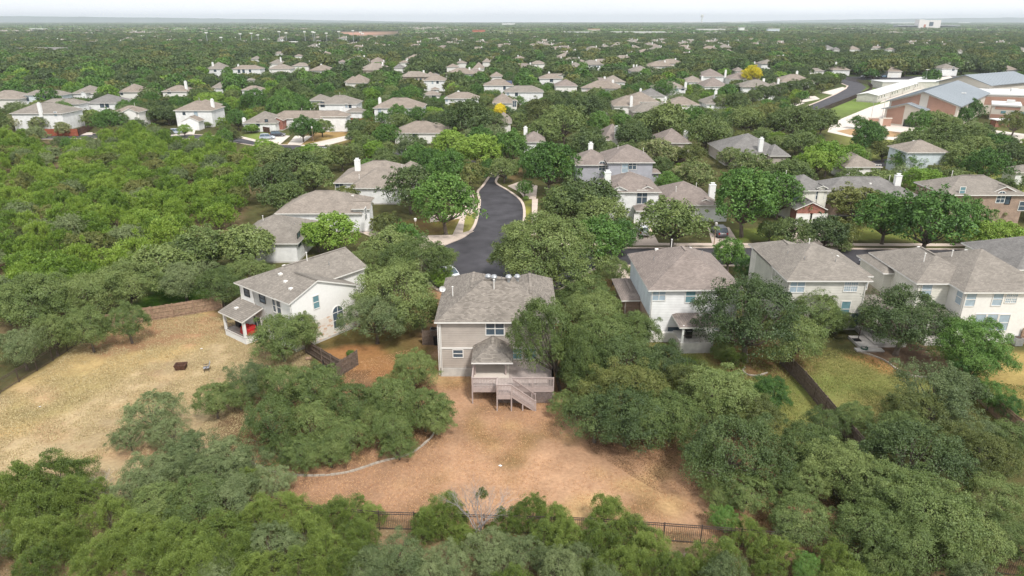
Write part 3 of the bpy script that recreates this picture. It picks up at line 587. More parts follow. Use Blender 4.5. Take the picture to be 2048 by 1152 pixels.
def make_window(root,v,f,u,z,w,h,style='sash'):
    (ox,oy),(ux,uy),(nx_,ny_)=face_frame(v,f)
    def pt(a,b,o): return (ox+ux*a+nx_*o, oy+uy*a+ny_*o, b)
    def bx(mb,a0,a1,b0,b1,o0,o1,m=0):
        c=[pt(a,b,o) for o in (o1,o0) for (a,b) in ((a0,b0),(a1,b0),(a1,b1),(a0,b1))]
        mb.add(c,[(0,1,2,3),(7,6,5,4),(4,5,1,0),(5,6,2,1),(6,7,3,2),(7,4,0,3)],m)
    a0,a1,b0,b1=u-w/2,u+w/2,z-h/2,z+h/2; t=.09
    if style=='garage':
        mb=MB(); bx(mb,a0-.12,a0,b0,b1+.12,-.02,.07); bx(mb,a1,a1+.12,b0,b1+.12,-.02,.07); bx(mb,a0,a1,b1,b1+.12,-.02,.07); fr=mb.build('garage_door_frame',M['trim'],root)
        mb=MB()
        for k in range(4):
            bb=b0+(b1-b0)*k/4; bx(mb,a0,a1,bb+.02,bb+(b1-b0)/4-.02,-.02,.035)
        bx(mb,a0,a1,b0,b1,-.02,.012)
        mb.build('garage_door',v.get('gm',M['white']),fr); return
    if style in('door','patio'):
        mb=MB(); bx(mb,a0-.08,a0,b0,b1+.08,-.02,.06); bx(mb,a1,a1+.08,b0,b1+.08,-.02,.06); bx(mb,a0,a1,b1,b1+.08,-.02,.06); fr=mb.build('door',M['trim'],root)
        mb=MB(); bx(mb,a0,a1,b0,b1,-.02,.02); mb.build('panel' if style=='door' else 'pane',M['white'] if style=='door' else M['glass'],fr)
        if style=='door': mb=MB(); bx(mb,a0+w*.18,a1-w*.18,b0+h*.5,b1-.2,-.01,.03); mb.build('pane',M['glass'],fr)
        return
    mb=MB(); gl=M['blind'] if style in('blind','twin_blind','block') else (M['tealglass'] if style=='teal' else M['glass'])
    if style=='arch':
        N=10; hs=b1-w/2
        ring=[(a0,b0),(a1,b0)]+[(u+w/2*math.cos(math.pi*k/N),hs+w/2*math.sin(math.pi*k/N)) for k in range(N+1)]
        pm=MB(); pm.add([pt(a,b,.02) for a,b in ring],[tuple(range(len(ring)))])
        out=[(u+(a-u)*(1+2*t/w),(z+(b-z)*(1+2*t/h))) for a,b in ring]; nn=len(ring)
        mb.add([pt(a,b,.06) for a,b in ring]+[pt(a,b,.06) for a,b in out]+[pt(a,b,-.01) for a,b in out]+[pt(a,b,.0) for a,b in ring],[(i,nn+i,nn+(i+1)%nn,(i+1)%nn)[::-1] for i in range(nn)]+[(nn+i,2*nn+i,2*nn+(i+1)%nn,nn+(i+1)%nn)[::-1] for i in range(nn)]+[(i,(i+1)%nn,3*nn+(i+1)%nn,3*nn+i)[::-1] for i in range(nn)])
        bx(mb,a0,a1,hs-.03,hs+.03,.021,.055); bx(mb,u-.03,u+.03,b0,b1,.021,.053); bx(mb,a0,a1,(b0+hs)/2-.03,(b0+hs)/2+.03,.021,.054)
        fr=mb.build('window',M['white'],root); pm.build('pane',gl,fr); return
    fm=M['trim'] if style!='dark' else M['iron']
    bx(mb,a0-t,a0,b0-t,b1+t,-.02,.06); bx(mb,a1,a1+t,b0-t,b1+t,-.02,.06); bx(mb,a0,a1,b1,b1+t,-.02,.06); bx(mb,a0,a1,b0-t,b0,-.02,.075)
    bx(mb,a0,a1,z-.035,z+.035,.012,.05)
    if style in('twin','twin_blind','block'): bx(mb,u-.04,u+.04,b0,b1,.012,.055)
    if style=='block':
        for k in range(1,6): a=a0+w*k/6; bx(mb,a-.02,a+.02,b0,b1,.012,.045)
        for k in range(1,5): bb=b0+h*k/5; bx(mb,a0,a1,bb-.02,bb+.02,.012,.044)
    fr=mb.build('window',fm if fm is M['trim'] else M['black'],root)
    pm=MB(); bx(pm,a0,a1,b0,b1,-.02,.015); pm.build('pane',gl,fr)
def px_on_face(org,rot,v,f,px,py):
    # where the view ray through a window's centre meets that wall (house coordinates)
    d=ray(px,py); c,s=math.cos(-rot),math.sin(-rot)
    o=Vector((-org[0],-org[1],CAMH)); lo=Vector((o.x*c-o.y*s,o.x*s+o.y*c,CAMH)); ld=Vector((d.x*c-d.y*s,d.x*s+d.y*c,d.z))
    (ox,oy),(ux,uy),(nx_,ny_)=face_frame(v,f)
    t=((ox-lo.x)*nx_+(oy-lo.y)*ny_)/(ld.x*nx_+ld.y*ny_); q=lo+ld*t
    return (q.x-ox)*ux+(q.y-oy)*uy,q.z
def roof_z(v,x,y):
    oh=v.get('oh',.45); X0,X1,Y0,Y1=v['x0']-oh,v['x1']+oh,v['y0']-oh,v['y1']+oh; p=v.get('p',.45); e=v.get('e','hh')
    rd=v.get('r') or ('x' if (X1-X0)>=(Y1-Y0) else 'y')
    if rd=='y': x,y=y,x; X0,X1,Y0,Y1=Y0,Y1,X0,X1
    bm_=Y0+(Y1-Y0)*v.get('off',.5); zr=v['ze']+p*(bm_-Y0); z=zr-p*abs(y-bm_)
    if e[0]=='h': z=min(z,v['ze']+p*(x-X0))
    if e[1]=='h': z=min(z,v['ze']+p*(X1-x))
    return z
def house(label,cat,org,rot,vols,wins=(),chims=(),vents=(),roof='grey',walls=('whites',),group=None,short=None,found=True,vis=None,name='house'):
    root=empty(name,(org[0],org[1],0),rot,label,cat,group)
    rb=MB(); wb=MB()
    for i,v in enumerate(vols):
        v['ze']+=i*.013; inf=roof_geo(rb,v)
        if v.get('wall',1): wall_geo(wb,v,inf,v.get('wm',0))
    wo=wb.build('wall',[M[w] for w in walls],root) if wb.v else None
    ro=rb.build('roof',[RF[roof],M['trim']],root)
    if found:
        fb=MB()
        for v in vols:
            if v.get('wall',1) and not v.get('z0'): 
                h=v.get('fh',.25); fb.box(v['x0']-.03,v['x1']+.03,v['y0']-.03,v['y1']+.03,-.3,h)
        if fb.v: fb.build('foundation',M['found'],root)
    for (f,vi,px,py,w,h,*st) in wins:
        u,z=px_on_face(org,rot,vols[vi],f,px,py)
        st=st[0] if st else 'sash'
        if st in('garage','door','patio'): z=h/2+(.05 if st!='garage' else 0.02)+(vols[vi].get('floor',0))
        make_window(root,vols[vi],f,u,z,w,h,st)
    for (x,y,w,dp,ht,zb) in chims:
        z=max(roof_z(v,x,y) for v in vols if v['x0']-1<=x<=v['x1']+1 and v['y0']-1<=y<=v['y1']+1) if any(v['x0']-1<=x<=v['x1']+1 and v['y0']-1<=y<=v['y1']+1 for v in vols) else vols[0]['ze']
        mb=MB(); mb.box(x-w/2,x+w/2,y-dp/2,y+dp/2,zb if zb is not None else z-1,z+ht); mb.box(x-w/2-.06,x+w/2+.06,y-dp/2-.06,y+dp/2+.06,z+ht,z+ht+.08); mb.box(x-w/4,x+w/4,y-dp/4,y+dp/4,z+ht+.08,z+ht+.35); mb.box(x-w/3,x+w/3,y-dp/3,y+dp/3,z+ht+.38,z+ht+.43)
        mb.build('chimney',M['white'],ro)
    for (vi,x,y,k) in vents:
        z=max(roof_z(v,x,y) for v in vols if v['x0']-.4<=x<=v['x1']+.4 and v['y0']-.4<=y<=v['y1']+.4) if any(v['x0']-.4<=x<=v['x1']+.4 and v['y0']-.4<=y<=v['y1']+.4 for v in vols) else vols[vi]['ze']
        mb=MB()
        if k=='pipe': mb.tube([(x,y,z-.3),(x,y,z+.5)],.04,8); mb.build('vent_pipe',M['steel'],ro)
        elif k=='tpipe': mb.tube([(x,y,z-.3),(x,y,z+1.0)],.055,8); mb.tube([(x,y,z+1.0),(x,y,z+1.08)],[.10,.10],8); mb.build('vent_pipe',M['trim'],ro)
        elif k=='turbine': mb.tube([(x,y,z-.2),(x,y,z+.25),(x,y,z+.3),(x,y,z+.5),(x,y,z+.68),(x,y,z+.75)],[.16,.16,.28,.34,.24,.05],12); mb.build('turbine_vent',M['steel'],ro)
        else: mb.box(x-.2,x+.2,y-.2,y+.2,z-.15,z+.12); mb.build('roof_vent',M['trim'],ro)
    if org[1]<76:   # gutters and downpipes on the nearest houses
        for v in vols[:2]:
            for xx in (v['x0']+.12,v['x1']-.12):
                gb_=MB(); gb_.tube([(xx,v['y0']-v.get('oh',.45)+.05,v['ze']-.1),(xx,v['y0']-.07,v['ze']-.5),(xx,v['y0']-.07,.2)],.045,6); gb_.build('downpipe',M['trim'],root)
    c,s=math.cos(rot),math.sin(rot)
    for v in vols:
        xs_=[v['x0'],v['x1'],v['x1'],v['x0']]; ys_=[v['y0'],v['y0'],v['y1'],v['y1']]
        HOUSES.append(([(org[0]+x*c-y*s,org[1]+x*s+y*c) for x,y in zip(xs_,ys_)],short))
    if short: LAND.append((short,org[0]+(vols[0]['x0']+vols[0]['x1'])/2*c,org[1]+(vols[0]['y0']+vols[0]['y1'])/2))
    if vis: VIS.append((*vis,org[1]+5))
    return root,ro,wo
LAND=[]
def V(x0,x1,y0,y1,ze,p=.45,**k): return dict(x0=x0,x1=x1,y0=y0,y1=y1,ze=ze,p=p,**k)

# --- H2, the tan house in the middle with the deck
o2=(0,0)
h2v=[V(-7.25,4.2,62.0,70.6,6.25,.57,r='x',e='hh'),V(-7.25,-1.1,62.8,73.6,6.25,.57,r='y',e='hh',wm=0),V(-.3,4.2,62.8,73.4,6.25,.60,r='y',e='hh'),
     V(-3.55,-.25,58.6,62.05,3.45,.55,r='y',e='hg',wall=0,oh=.35)]
h2,h2roof,_=house('tan two-storey house with grey-brown hip roof and a raised deck behind it','house',o2,0,h2v,
  wins=[('n',0,990,657,1.75,1.35,'twin'),('n',0,916,707,.95,.8,'sash'),('n',0,1032,706,1.15,1.25,'teal'),('n',0,1062,706,1.0,1.25,'teal'),('n',0,995,722,.85,2.6,'patio')],
  vents=[(0,-1.85,66.1,'turbine'),(0,-.35,66.1,'turbine'),(0,-2.5,66.9,'turbine'),(0,.55,66.9,'turbine'),(0,-1.85,65.2,'tpipe'),(0,-1.1,67.2,'pipe'),(0,-6.2,66.3,'tpipe')],
  roof='main',walls=('tan',),short='the tan house with the deck')
fb=MB(); fb.box(-7.22,-.0,61.90,61.96,-.3,.95); fb.box(-7.31,-7.2,61.90,70,-.3,.95); fb.build('foundation',M['found'],h2)
mb=MB(); mb.box(-7.29,4.24,61.93,61.985,3.1,3.28); mb.build('belt_trim',M['trim'],h2)
for x_ in (-7.33,4.14): mb=MB(); mb.box(x_,x_+.13,61.9,62.0,.9,6.2); mb.build('corner_trim',M['trim'],h2)
mb=MB(); mb.tube([(-7.42,61.85,6.2),(-7.42,61.85,.2)],.05,8); mb.build('downspout',M['trim'],h2)
# deck
mb=MB()
DX0,DX1,DY0,DY1,DZ=-3.75,3.9,56.6,61.9,1.75
k=DX0
while k<DX1-.1: mb.box(k,min(k+.135,DX1),DY0,DY1,DZ-.04,DZ); k+=.145
deck=mb.build('deck',M['deckfloor'],h2)
mb=MB(); mb.box(-3.7,-.3,58.4,61.88,DZ+.004,DZ+.03); mb.build('concrete_slab',M['palecon'],deck)
mb=MB(); mb.box(DX0,DX1,DY0-.05,DY0,DZ-.5,DZ-.02); mb.box(DX0-.05,DX0,DY0-.05,DY1,DZ-.5,DZ-.02); mb.box(DX1,DX1+.05,DY0-.05,DY1,DZ-.5,DZ-.02)
mb.box(-1.35,-.05,DY0-1.35,DY0-1.3,DZ-.5,DZ-.02); mb.box(-1.4,-1.35,DY0-1.35,DY0-.05,DZ-.5,DZ-.02); mb.box(-1.35,-.05,DY0-1.3,DY0-.05,DZ-.05,DZ); mb.build('rim_board',M['deckwood'],deck)
def railing(pts,h=1.0,post=True):
    mb=MB()
    for (a,b_) in zip(pts[:-1],pts[1:]):
        a=Vector(a); b_=Vector(b_); Lh=(b_-a).length; nb=max(2,int(Lh/.14))
        mb.bar(a+Vector((0,0,h)),b_+Vector((0,0,h)),.13,.05); mb.bar(a+Vector((0,0,h-.1)),b_+Vector((0,0,h-.1)),.04,.08); mb.bar(a+Vector((0,0,.1)),b_+Vector((0,0,.1)),.04,.08)
        for i in range(1,nb): q=a.lerp(b_,i/nb); mb.bar(q+Vector((0,0,.08)),q+Vector((0,0,h-.05)),.042)
    o=mb.build('railing',M['deckwood'],deck)
    return o
railing([(DX0,61.8,DZ),(DX0,DY0,DZ),(-1.38,DY0,DZ)]); railing([(.0,DY0,DZ),(DX1,DY0,DZ),(DX1,61.8,DZ)]); railing([(-1.38,DY0,DZ),(-1.38,DY0-1.32,DZ),(-.05,DY0-1.32,DZ)])
st0=Vector((-.05,DY0-.75,DZ)); 
mb=MB(); ns=8
for i in range(ns):
    x=-.05+i*.27; z=DZ-(i+1)*DZ/(ns+.5); mb.box(x,x+.3,DY0-1.3,DY0-.1,z-.04,z)
mb.bar((-.05,DY0-1.32,DZ-.15),(2.2,DY0-1.32,.0),.05,.26); mb.bar((-.05,DY0-.08,DZ-.15),(2.2,DY0-.08,.0),.05,.26); mb.build('stairs',M['deckwood'],deck)
railing([(-.05,DY0-1.36,DZ),(2.15,DY0-1.36,.08)]); railing([(.1,DY0-.06,DZ-.1),(2.15,DY0-.06,.08)])
for (x,y,z1) in [(DX0,DY0,2.8),(-1.38,DY0-1.34,2.8),(-.05,DY0-1.34,2.8),(2.2,DY0-1.36,1.15),(2.2,DY0-.06,1.15),(DX1,DY0,2.8),(1.0,DY0-1.3,.9),(1.9,DY0,2.8),(-3.6,59.0,3.4),(-.6,59.0,3.4),(DX1,59.2,2.8),(-1.38,DY0,2.8)]:
    mb=MB(); mb.box(x-.06,x+.06,y-.06,y+.06,-.2,z1); mb.build('post',M['deckwood'],deck)
def lattice(x0,x1,y,z0,z1,ax='x'):
    mb=MB(); s=.13
    n_=int((x1-x0+z1-z0)/s)
    for i in range(n_+1):
        for sg in (1,-1):
            a0=x0+i*s-(z1-z0); pa=[a0,z0]; pb=[a0+(z1-z0),z1]
            if pa[0]<x0: pa=[x0,z0+(x0-a0)]
            if pb[0]>x1: pb=[x1,z0+(x1-a0)]
            if pa[0]>=pb[0]-.02: continue
            A,B_=pa,pb
            if sg<0: A=[pa[0],z1-(pa[1]-z0)]; B_=[pb[0],z1-(pb[1]-z0)]
            yy=y+(.006 if sg>0 else -.006)
            mb.bar((A[0],yy,A[1]),(B_[0],yy,B_[1]),.04,.01) if ax=='x' else mb.bar((yy,A[0],A[1]),(yy,B_[0],B_[1]),.04,.01)
    mb.build('lattice',M['deckwood'],deck)
lattice(1.9,3.85,DY0+.02,.05,1.25); lattice(-1.3,1.9,DY0+.02,.05,1.25); lattice(DY0,61.8,DX1-.02,.05,1.25,'y')
railing([(DX1,DY0,DZ),(DX1,61.8,DZ)])
sd=empty('satellite_dish',(-7.45,68.3,6.45),0,'white satellite dish on the left eave of the tan house','satellite dish')
mb=MB(); rr=[.02,.15,.26,.34]; 
for i in range(3):
    vs=[]
    for j in range(16):
        a=j*math.pi/8
        for q in (i,i+1): vs.append((rr[q]*math.cos(a),-.10+rr[q]**2*-.9,rr[q]*math.sin(a)+.75))
    mb.add(vs,[(2*j,2*((j+1)%16),2*((j+1)%16)+1,2*j+1) for j in range(16)])
mb.build('dish',M['white'],sd); mb=MB(); mb.tube([(0,0,-.2),(0,0,.5),(0,-.08,.72)],.03,6); mb.bar((0,-.12,.5),(0,-.55,.75),.03); mb.box(-.05,.05,-.62,-.52,.7,.8); mb.build('arm',M['steel'],sd)

# --- H1, the white house on the left, turned
r1=math.atan2(-.617,.786); o1=(-32.1,73.5)
h1v=[V(.45,7.6,.45,12.9,5.9,.42,r='y',e='hg',wm=0),V(3,10.35,.45,9.3,5.9,.40,r='x',e='hg',off=.40,wm=0,oh=.4),V(.1,4.4,-2.0,.5,2.95,.32,r='x',e='hh',off=.98,wall=0,oh=.3)]
h1,h1roof,h1wall=house('white stuccoed two-storey house with limestone side wall and covered patio','house',o1,r1,h1v,
  wins=[('n',0,494,585,.95,.8,'dark'),('n',0,525,597,1.0,.85,'dark'),('n',0,554,613,1.5,1.5,'twin'),('r',1,632,604,.75,1.45,'teal'),('r',1,676,633,1.4,2.6,'arch'),('n',0,538,647,.8,1.5,'blind'),('n',0,552,656,1.1,2.2,'patio'),('n',0,515,640,1.4,2.2,'patio')],
  vents=[(0,4.3,7.2,'tpipe'),(0,6.0,9.0,'pipe'),(0,3.5,4.6,'box'),(0,5.0,3.0,'box'),(0,6.8,2.4,'box'),(0,8.6,1.8,'box'),(2,1.6,-1.0,'box')],
  roof='grey',walls=('stucco',),short='the white stone house on the left')
mb=MB(); mb.box(10.30,10.362,.35,9.0,-.3,2.7); mb.build('stone_facing',M['stone'],h1)
mb=MB(); mb.box(.15,4.35,-2.0,.5,-.3,.75); mb.build('patio_base',M['stucco'],h1)
mb=MB(); mb.box(.1,4.4,-2.05,.5,.75,.79); mb.build('patio_floor',M['concrete'],h1)
for x,y in ((.27,-1.88),(4.23,-1.88),(.27,.2)):
    mb=MB(); mb.box(x-.14,x+.14,y-.14,y+.14,.79,2.95); mb.build('post',M['white'],h1)
mb=MB()
for a,b_ in (((.27,-1.88),(4.23,-1.88)),((4.23,-1.88),(4.23,.3)),((.27,-1.88),(.27,.3))):
    A=Vector((*a,.79)); B_=Vector((*b_,.79)); mb.bar(A+Vector((0,0,.95)),B_+Vector((0,0,.95)),.04); mb.bar(A+Vector((0,0,.1)),B_+Vector((0,0,.1)),.03)
    for i in range(int((B_-A).length/.13)): q=A.lerp(B_,i*.13/(B_-A).length); mb.bar(q,q+Vector((0,0,.95)),.016)
mb.build('railing',M['iron'],h1)
def loc1(x,y): return (o1[0]+x*math.cos(r1)-y*math.sin(r1), o1[1]+x*math.sin(r1)+y*math.cos(r1))
# --- H3
h3v=[V(.4,10.2,.4,12.2,6.3,.52,r='y',e='hh',wm=0,fh=.2),V(-1.5,.5,5.5,12.0,3.0,.4,r='y',e='hh',wm=2),V(3.2,7.0,-2.8,.5,3.15,.38,r='y',e='hh',wall=0,oh=.3),V(6,10.8,6,14.5,5.2,.5,r='y',e='hg',wm=0)]
r3=R(1.5); o3=(15.1,70.0)
h3,h3roof,_=house('white two-storey house with mauve pyramid roof and a small raised back porch','house',o3,r3,h3v,
  wins=[('n',0,1318,590,1.4,1.25,'twin_blind'),('n',0,1381,592,1.05,1.5,'teal'),('n',0,1352,655,1.9,1.6,'patio'),('n',0,1440,650,1.4,1.2,'blind')],
  vents=[(0,2.0,7.0,'pipe'),(0,4.4,8.6,'tpipe'),(0,2.9,9.6,'box'),(0,5.5,9.5,'box'),(0,8.2,8.5,'pipe'),(0,7.0,9.5,'box'),(2,5.6,-1.4,'box')],roof='mauve',walls=('whites','paleblue','tanbrick'),short='the white house with mauve roof')
mb=MB(); mb.box(.34,.39,.5,12.1,3.0,6.35); mb.build('side_siding',M['paleblue'],h3)  # upper left wall: its shade is put into the siding colour as pale blue-grey
mb=MB(); mb.box(.335,.385,.5,12.1,-.2,2.98); mb.build('side_brick',M['tanbrick'],h3)
mb=MB(); mb.box(3.2,6.8,-3.0,.4,-.2,1.25); mb.build('porch_base',M['found'],h3); mb=MB(); mb.box(.2,3.2,-.1,.4,-.2,1.1); mb.build('low_wall',M['trim'],h3)
for x in (3.4,6.7):
    mb=MB(); mb.box(x-.1,x+.1,-2.9,-2.7,1.25,3.3); mb.build('post',M['white'],h3)
mb=MB(); A=Vector((3.4,-2.9,1.25)); B_=Vector((6.7,-2.9,1.25)); mb.bar(A+Vector((0,0,.9)),B_+Vector((0,0,.9)),.04)
for i in range(26): q=A.lerp(B_,i/25); mb.bar(q,q+Vector((0,0,.9)),.018)
mb.build('railing',M['iron'],h3)
# --- H4
o4=(31.4,72.8)
h4v=[V(.45,9.4,.45,11.5,6.35,.46,r='x',e='hh',wm=1),V(.45,6.2,5.5,13.5,6.35,.46,r='y',e='hh',wm=1),V(7.5,11.3,3.9,13.0,5.6,.42,r='y',e='hh',wm=1),V(9.2,12.6,-.6,3.9,2.95,.28,r='y',e='hh',wall=0,oh=.3)]
h4,h4roof,_=house('beige two-storey house with low grey roof behind the spreading oak','house',o4,0,h4v,
  wins=[('l',0,1548,549,1.0,1.3,'teal'),('n',0,1594,573,1.7,1.35,'twin_blind'),('n',0,1702,571,1.5,1.4,'block'),('n',2,1727,564,1.0,1.8,'blind'),('n',0,1690,618,1.0,1.9,'teal'),('n',0,1714,614,1.0,2.1,'patio')],
  vents=[(0,4.5,6.0,'tpipe'),(0,6,7.0,'box'),(0,7.6,6.6,'box'),(0,8.6,6.9,'box'),(0,3.0,3.2,'pipe'),(0,6.5,2.8,'pipe'),(0,2.2,6.2,'pipe')],roof='grey',walls=('offwhite','beige'),short='the beige house with low grey roof')
mb=MB(); mb.box(.40,.44,.6,11.4,-.2,6.2); mb.build('side_siding',M['sage'],h4)
mb=MB(); mb.box(9.0,12.6,-4.2,3.8,-.2,.45); mb.box(7.2,9.3,-4.6,-1.8,-.2,.3); mb.box(6.6,9.6,-5.4,-4.6,-.2,.15); mb.build('patio_steps',M['concrete'],h4)
for x,y in ((12.4,-.5),(9.3,-.5)):
    mb=MB(); mb.box(x-.1,x+.1,y-.1,y+.1,.4,3.0); mb.build('post',M['trim'],h4)
# --- H5
o5=(45.7,69.2)
h5v=[V(.45,7.6,3.2,13.5,6.35,.50,r='y',e='hh',wm=1),V(4.1,13.5,.45,12.0,6.35,.48,r='x',e='hh',wm=0),V(.5,4.2,.2,3.25,2.95,.5,r='y',e='hh',wall=0,oh=.3),V(-.5,2.2,8.5,14.5,5.6,.5,r='y',e='hh',wm=1)]
h5,h5roof,_=house('cream two-storey house with dark grey hips, three tall lower windows','house',o5,0,h5v,
  wins=[('n',0,1853,580,1.1,1.4,'blind'),('l',1,1919,594,1.0,1.6,'blind'),('n',1,1941,599,1.05,1.5,'blind'),('n',1,1995,598,1.05,1.5,'blind'),('n',1,2023,595,1.2,1.2,'block'),('n',1,1958,644,1.15,1.9,'blind'),('n',1,1982,644,1.15,1.9,'blind'),('n',1,2006,645,1.15,1.9,'blind')],
  vents=[(0,2.6,6.5,'tpipe'),(0,4.2,10.5,'box'),(1,6.4,7.5,'tpipe'),(1,8.5,8.2,'box'),(1,13.0,1.8,'pipe')],roof='grey',walls=('offwhite','cream'),short='the cream house with three tall windows')
mb=MB(); mb.box(.41,.44,3.3,10,-.2,3.0); mb.box(-.54,-.51,8.6,14.4,-.2,3.0); mb.build('side_stone',M['creamstone'],h5)
mb=MB(); mb.box(.6,4.1,-.2,3.2,-.2,.4); mb.build('patio_floor',M['concrete'],h5)
for x in (.7,4.0):
    mb=MB(); mb.box(x-.1,x+.1,.1,.3,.4,3.0); mb.build('post',M['trim'],h5)
# --- H6 at the right edge
g6=G(1978,513,6.0)
h6,_,_=house('grey-roofed cream house cut off by the right edge with big white chimney','house',(g6.x,g6.y-9),0,[V(.5,14,4.5,14.5,6.0,.5,r='x',e='hh')],wins=[],chims=[(3.6,3.9,1.5,1.0,-1.2,-.3)],roof='slate',walls=('cream',),short='the chimney house at the right edge')
# --- houses placed from their eaves: every volume = (x left, x right, y of near eave, y of top, eave height, ends, ridge dir)
def hpx(label,vols,wins=(),chims=(),roof='grey',walls=('whites',),short=None,vents=(),rot=0.0,p=.46,cat='house',name='house',depth=None):
    (xl,xr,ye,yt,ze,*o)=vols[0]; g=G((xl+xr)/2,ye,ze); org=(g.x,g.y+.45); out=[]
    for i,vv in enumerate(vols):
        (xl,xr,ye,yt,ze,*o)=vv; e=o[0] if o else 'hh'; r=o[1] if len(o)>1 else None; wm=o[2] if len(o)>2 else 0
        a=G(xl,ye,ze); b_=G(xr,ye,ze); W=b_.x-a.x; y0=a.y
        # depth so that the ridge shows at yt
        best=None
        for d10 in range(30,170,3):
            d=d10/10; rr=r or ('x' if W>=d else 'y')
            if rr=='x': yr=y0+d/2; zr=ze+p*d/2
            else:
                zr=ze+p*W/2; yr=(y0+W/2) if e[0]=='h' else y0; 
                if e[0]=='g': yr=y0+d*.8
            q=P((a.x+b_.x)/2,yr,zr)[1]
            if best is None or abs(q-yt)<best[0]: best=(abs(q-yt),d)
        d=best[1] if not (r=='y') else (depth or max(6,W*.9))
        if r=='y' and e[0]=='g': d=5.0 if i else (depth or 9)
        out.append(V(a.x-org[0]+.45,b_.x-org[0]-.45,y0-org[1]+.45,y0-org[1]+d-.45 if d>2 else y0-org[1]+2,ze,p,e=e,r=r,wm=wm))
    V0=out[0]
    ch=[]
    for (px,pyb,pyt) in chims:   # chimney: foot and top seen at these heights
        best=(1e9,)
        for v in out:
            yy=v['y0']-.2
            while yy<v['y1']:
                for _i in range(1):
                    g1=ray(px,pyb); Yw=yy+org[1]; zz_=CAMH+g1.z*Yw/g1.y; lx=g1.x*Yw/g1.y-org[0]
                    if v['x0']-.3<=lx<=v['x1']+.3:
                        zr_=max(roof_z(w_,lx,yy) for w_ in out if w_['x0']-.4<=lx<=w_['x1']+.4 and w_['y0']-.4<=yy<=w_['y1']+.4)
                        if abs(zr_-zz_)<best[0]: best=(abs(zr_-zz_),lx,yy,zr_)
                yy+=.25
        if best[0]>2.5: g1=G(px,pyb,V0['ze']); best=(0,min(max(g1.x-org[0],V0['x0']-.2),V0['x1']+.5),V0['y0']+1,V0['ze'])
        _,lx,ly,zr_=best; d=P(lx+org[0],ly+org[1],zr_)[2]
        ht=max(.8,min(3.2,(pyb-pyt)/FPX*d/CP)); ch.append((lx,ly,1.0 if d>150 else 1.1,.8,ht,zr_-1.2))
    return house(label,cat,org,rot,out,wins=wins,chims=ch,vents=vents,roof=roof,walls=walls,short=short,name=name,
                 vis=(min(v[0] for v in vols),min(v[3] for v in vols),max(v[1] for v in vols),max(v[2] for v in vols)+(10 if vols[0][4]>4 else 4)))
hpx('grey-roofed house with white garage wall beside the left woods',[(458,596,487,428,3.2,'hh','x'),(540,612,470,432,3.2,'hh','y')],roof='grey',walls=('whites','tanbrick'),short='the grey-roofed house by the woods',vents=[(0,-2,6,'tpipe'),(0,3,5.5,'pipe'),(0,-3,4.4,'box')],wins=[('r',0,598,478,1.2,2,'dark')])
hpx('brown-roofed white house with tall gable window above the lime tree',[(548,724,427,381,3.4,'hh','x'),(700,742,418,402,4.2,'gg','x')],roof='tanroof',walls=('whites',),short='the brown-roofed white house',vents=[(0,0,6.5,'box'),(0,4.5,6.5,'box')],wins=[('r',1,731,428,1.5,2.0,'twin')])
hpx('white house with chimney and many grey hips beyond the brown roof',[(697,800,376,334,3.4,'hh','x'),(666,832,366,321,3.3,'hh','x'),(790,842,350,322,3.3,'hh','x')],roof='tanroof',walls=('whites',),short='the many-hipped white house',chims=[(716,340,322)],wins=[('n',1,679,374,1.6,1.5,'twin')],vents=[(1,-4,5,'tpipe'),(1,0,8,'box'),(1,2,8,'box'),(1,5,8,'box'),(1,4,10,'tpipe')])
hpx('blue-grey two-storey house with mauve roof and two dormer gables',[(1214,1311,325,288,6.0,'hh','x'),(1150,1225,330,298,5.0,'hh','x',1),(1300,1322,346,336,3.0,'hh','x')],roof='mauve',walls=('bluegrey','bluegrey'),short='the blue-grey house',chims=[(1181,302,289)],wins=[('n',0,1250,336,1.3,2.0,'blind'),('n',0,1265,331,1.6,1.6,'twin'),('n',1,1204,332,1.3,2.0,'arch')],vents=[(0,-2,6,'tpipe'),(0,4,8,'tpipe'),(0,3,3,'pipe')])
hpx('white two-storey house with front dormer window and white garage door',[(1213,1324,384,343,5.6,'hh','x'),(1304-22,1310,379,366,5.9,'gg','y'),(1222,1256,381,367,5.9,'gg','y'),(1272,1320,422,408,3.0,'hh','x')],roof='mauve',walls=('whites',),short='the white house with the dormer',chims=[(1174,358,326)],wins=[('n',0,1284,394,1.8,2.4,'twin'),('n',3,1296,440,4.8,2.2,'garage')])
hpx('mauve-roofed one-storey house with chimney between two big oaks',[(1322,1440,410,362,3.2,'hh','x'),(1391,1433,408,397,3.2,'gg','y')],roof='mauve',walls=('offwhite','offwhite'),short='the mauve-roofed low house',chims=[(1424,382,358)],wins=[('n',0,1425,438,4.8,2.2,'garage')],vents=[(0,-2,3,'tpipe'),(0,3,8,'tpipe'),(0,2,7,'pipe')])
hpx('cream two-storey house with red-brick double garage and arched dormer',[(1584,1663,381,349,5.8,'hh','x'),(1556,1612,372,341,5.8,'hh','y'),(1635,1658,377,368,6.2,'gg','y'),(1592,1657,420,395,3.0,'gg','y',1)],roof='slate',walls=('cream','brick'),short='the red-brick garage house',wins=[('n',0,1641,386,1.5,2.3,'arch'),('n',3,1609,430,2.7,2.1,'garage'),('n',3,1637,430,2.9,2.1,'garage'),('n',0,1592,390,1.1,2,'blind')],vents=[(0,-2,7,'tpipe'),(0,0,5,'box')])
hpx('long low brown-roofed house half hidden behind the round trees',[(1640,1858,400,353,3.2,'hh','x'),(1640,1690,396,366,3.2,'hh','y')],roof='slate',walls=('tanbrick','offwhite'),short='the long brown-roofed house',chims=[(1794,366,349)],vents=[(0,5,5,'tpipe'),(0,1,4,'box')])
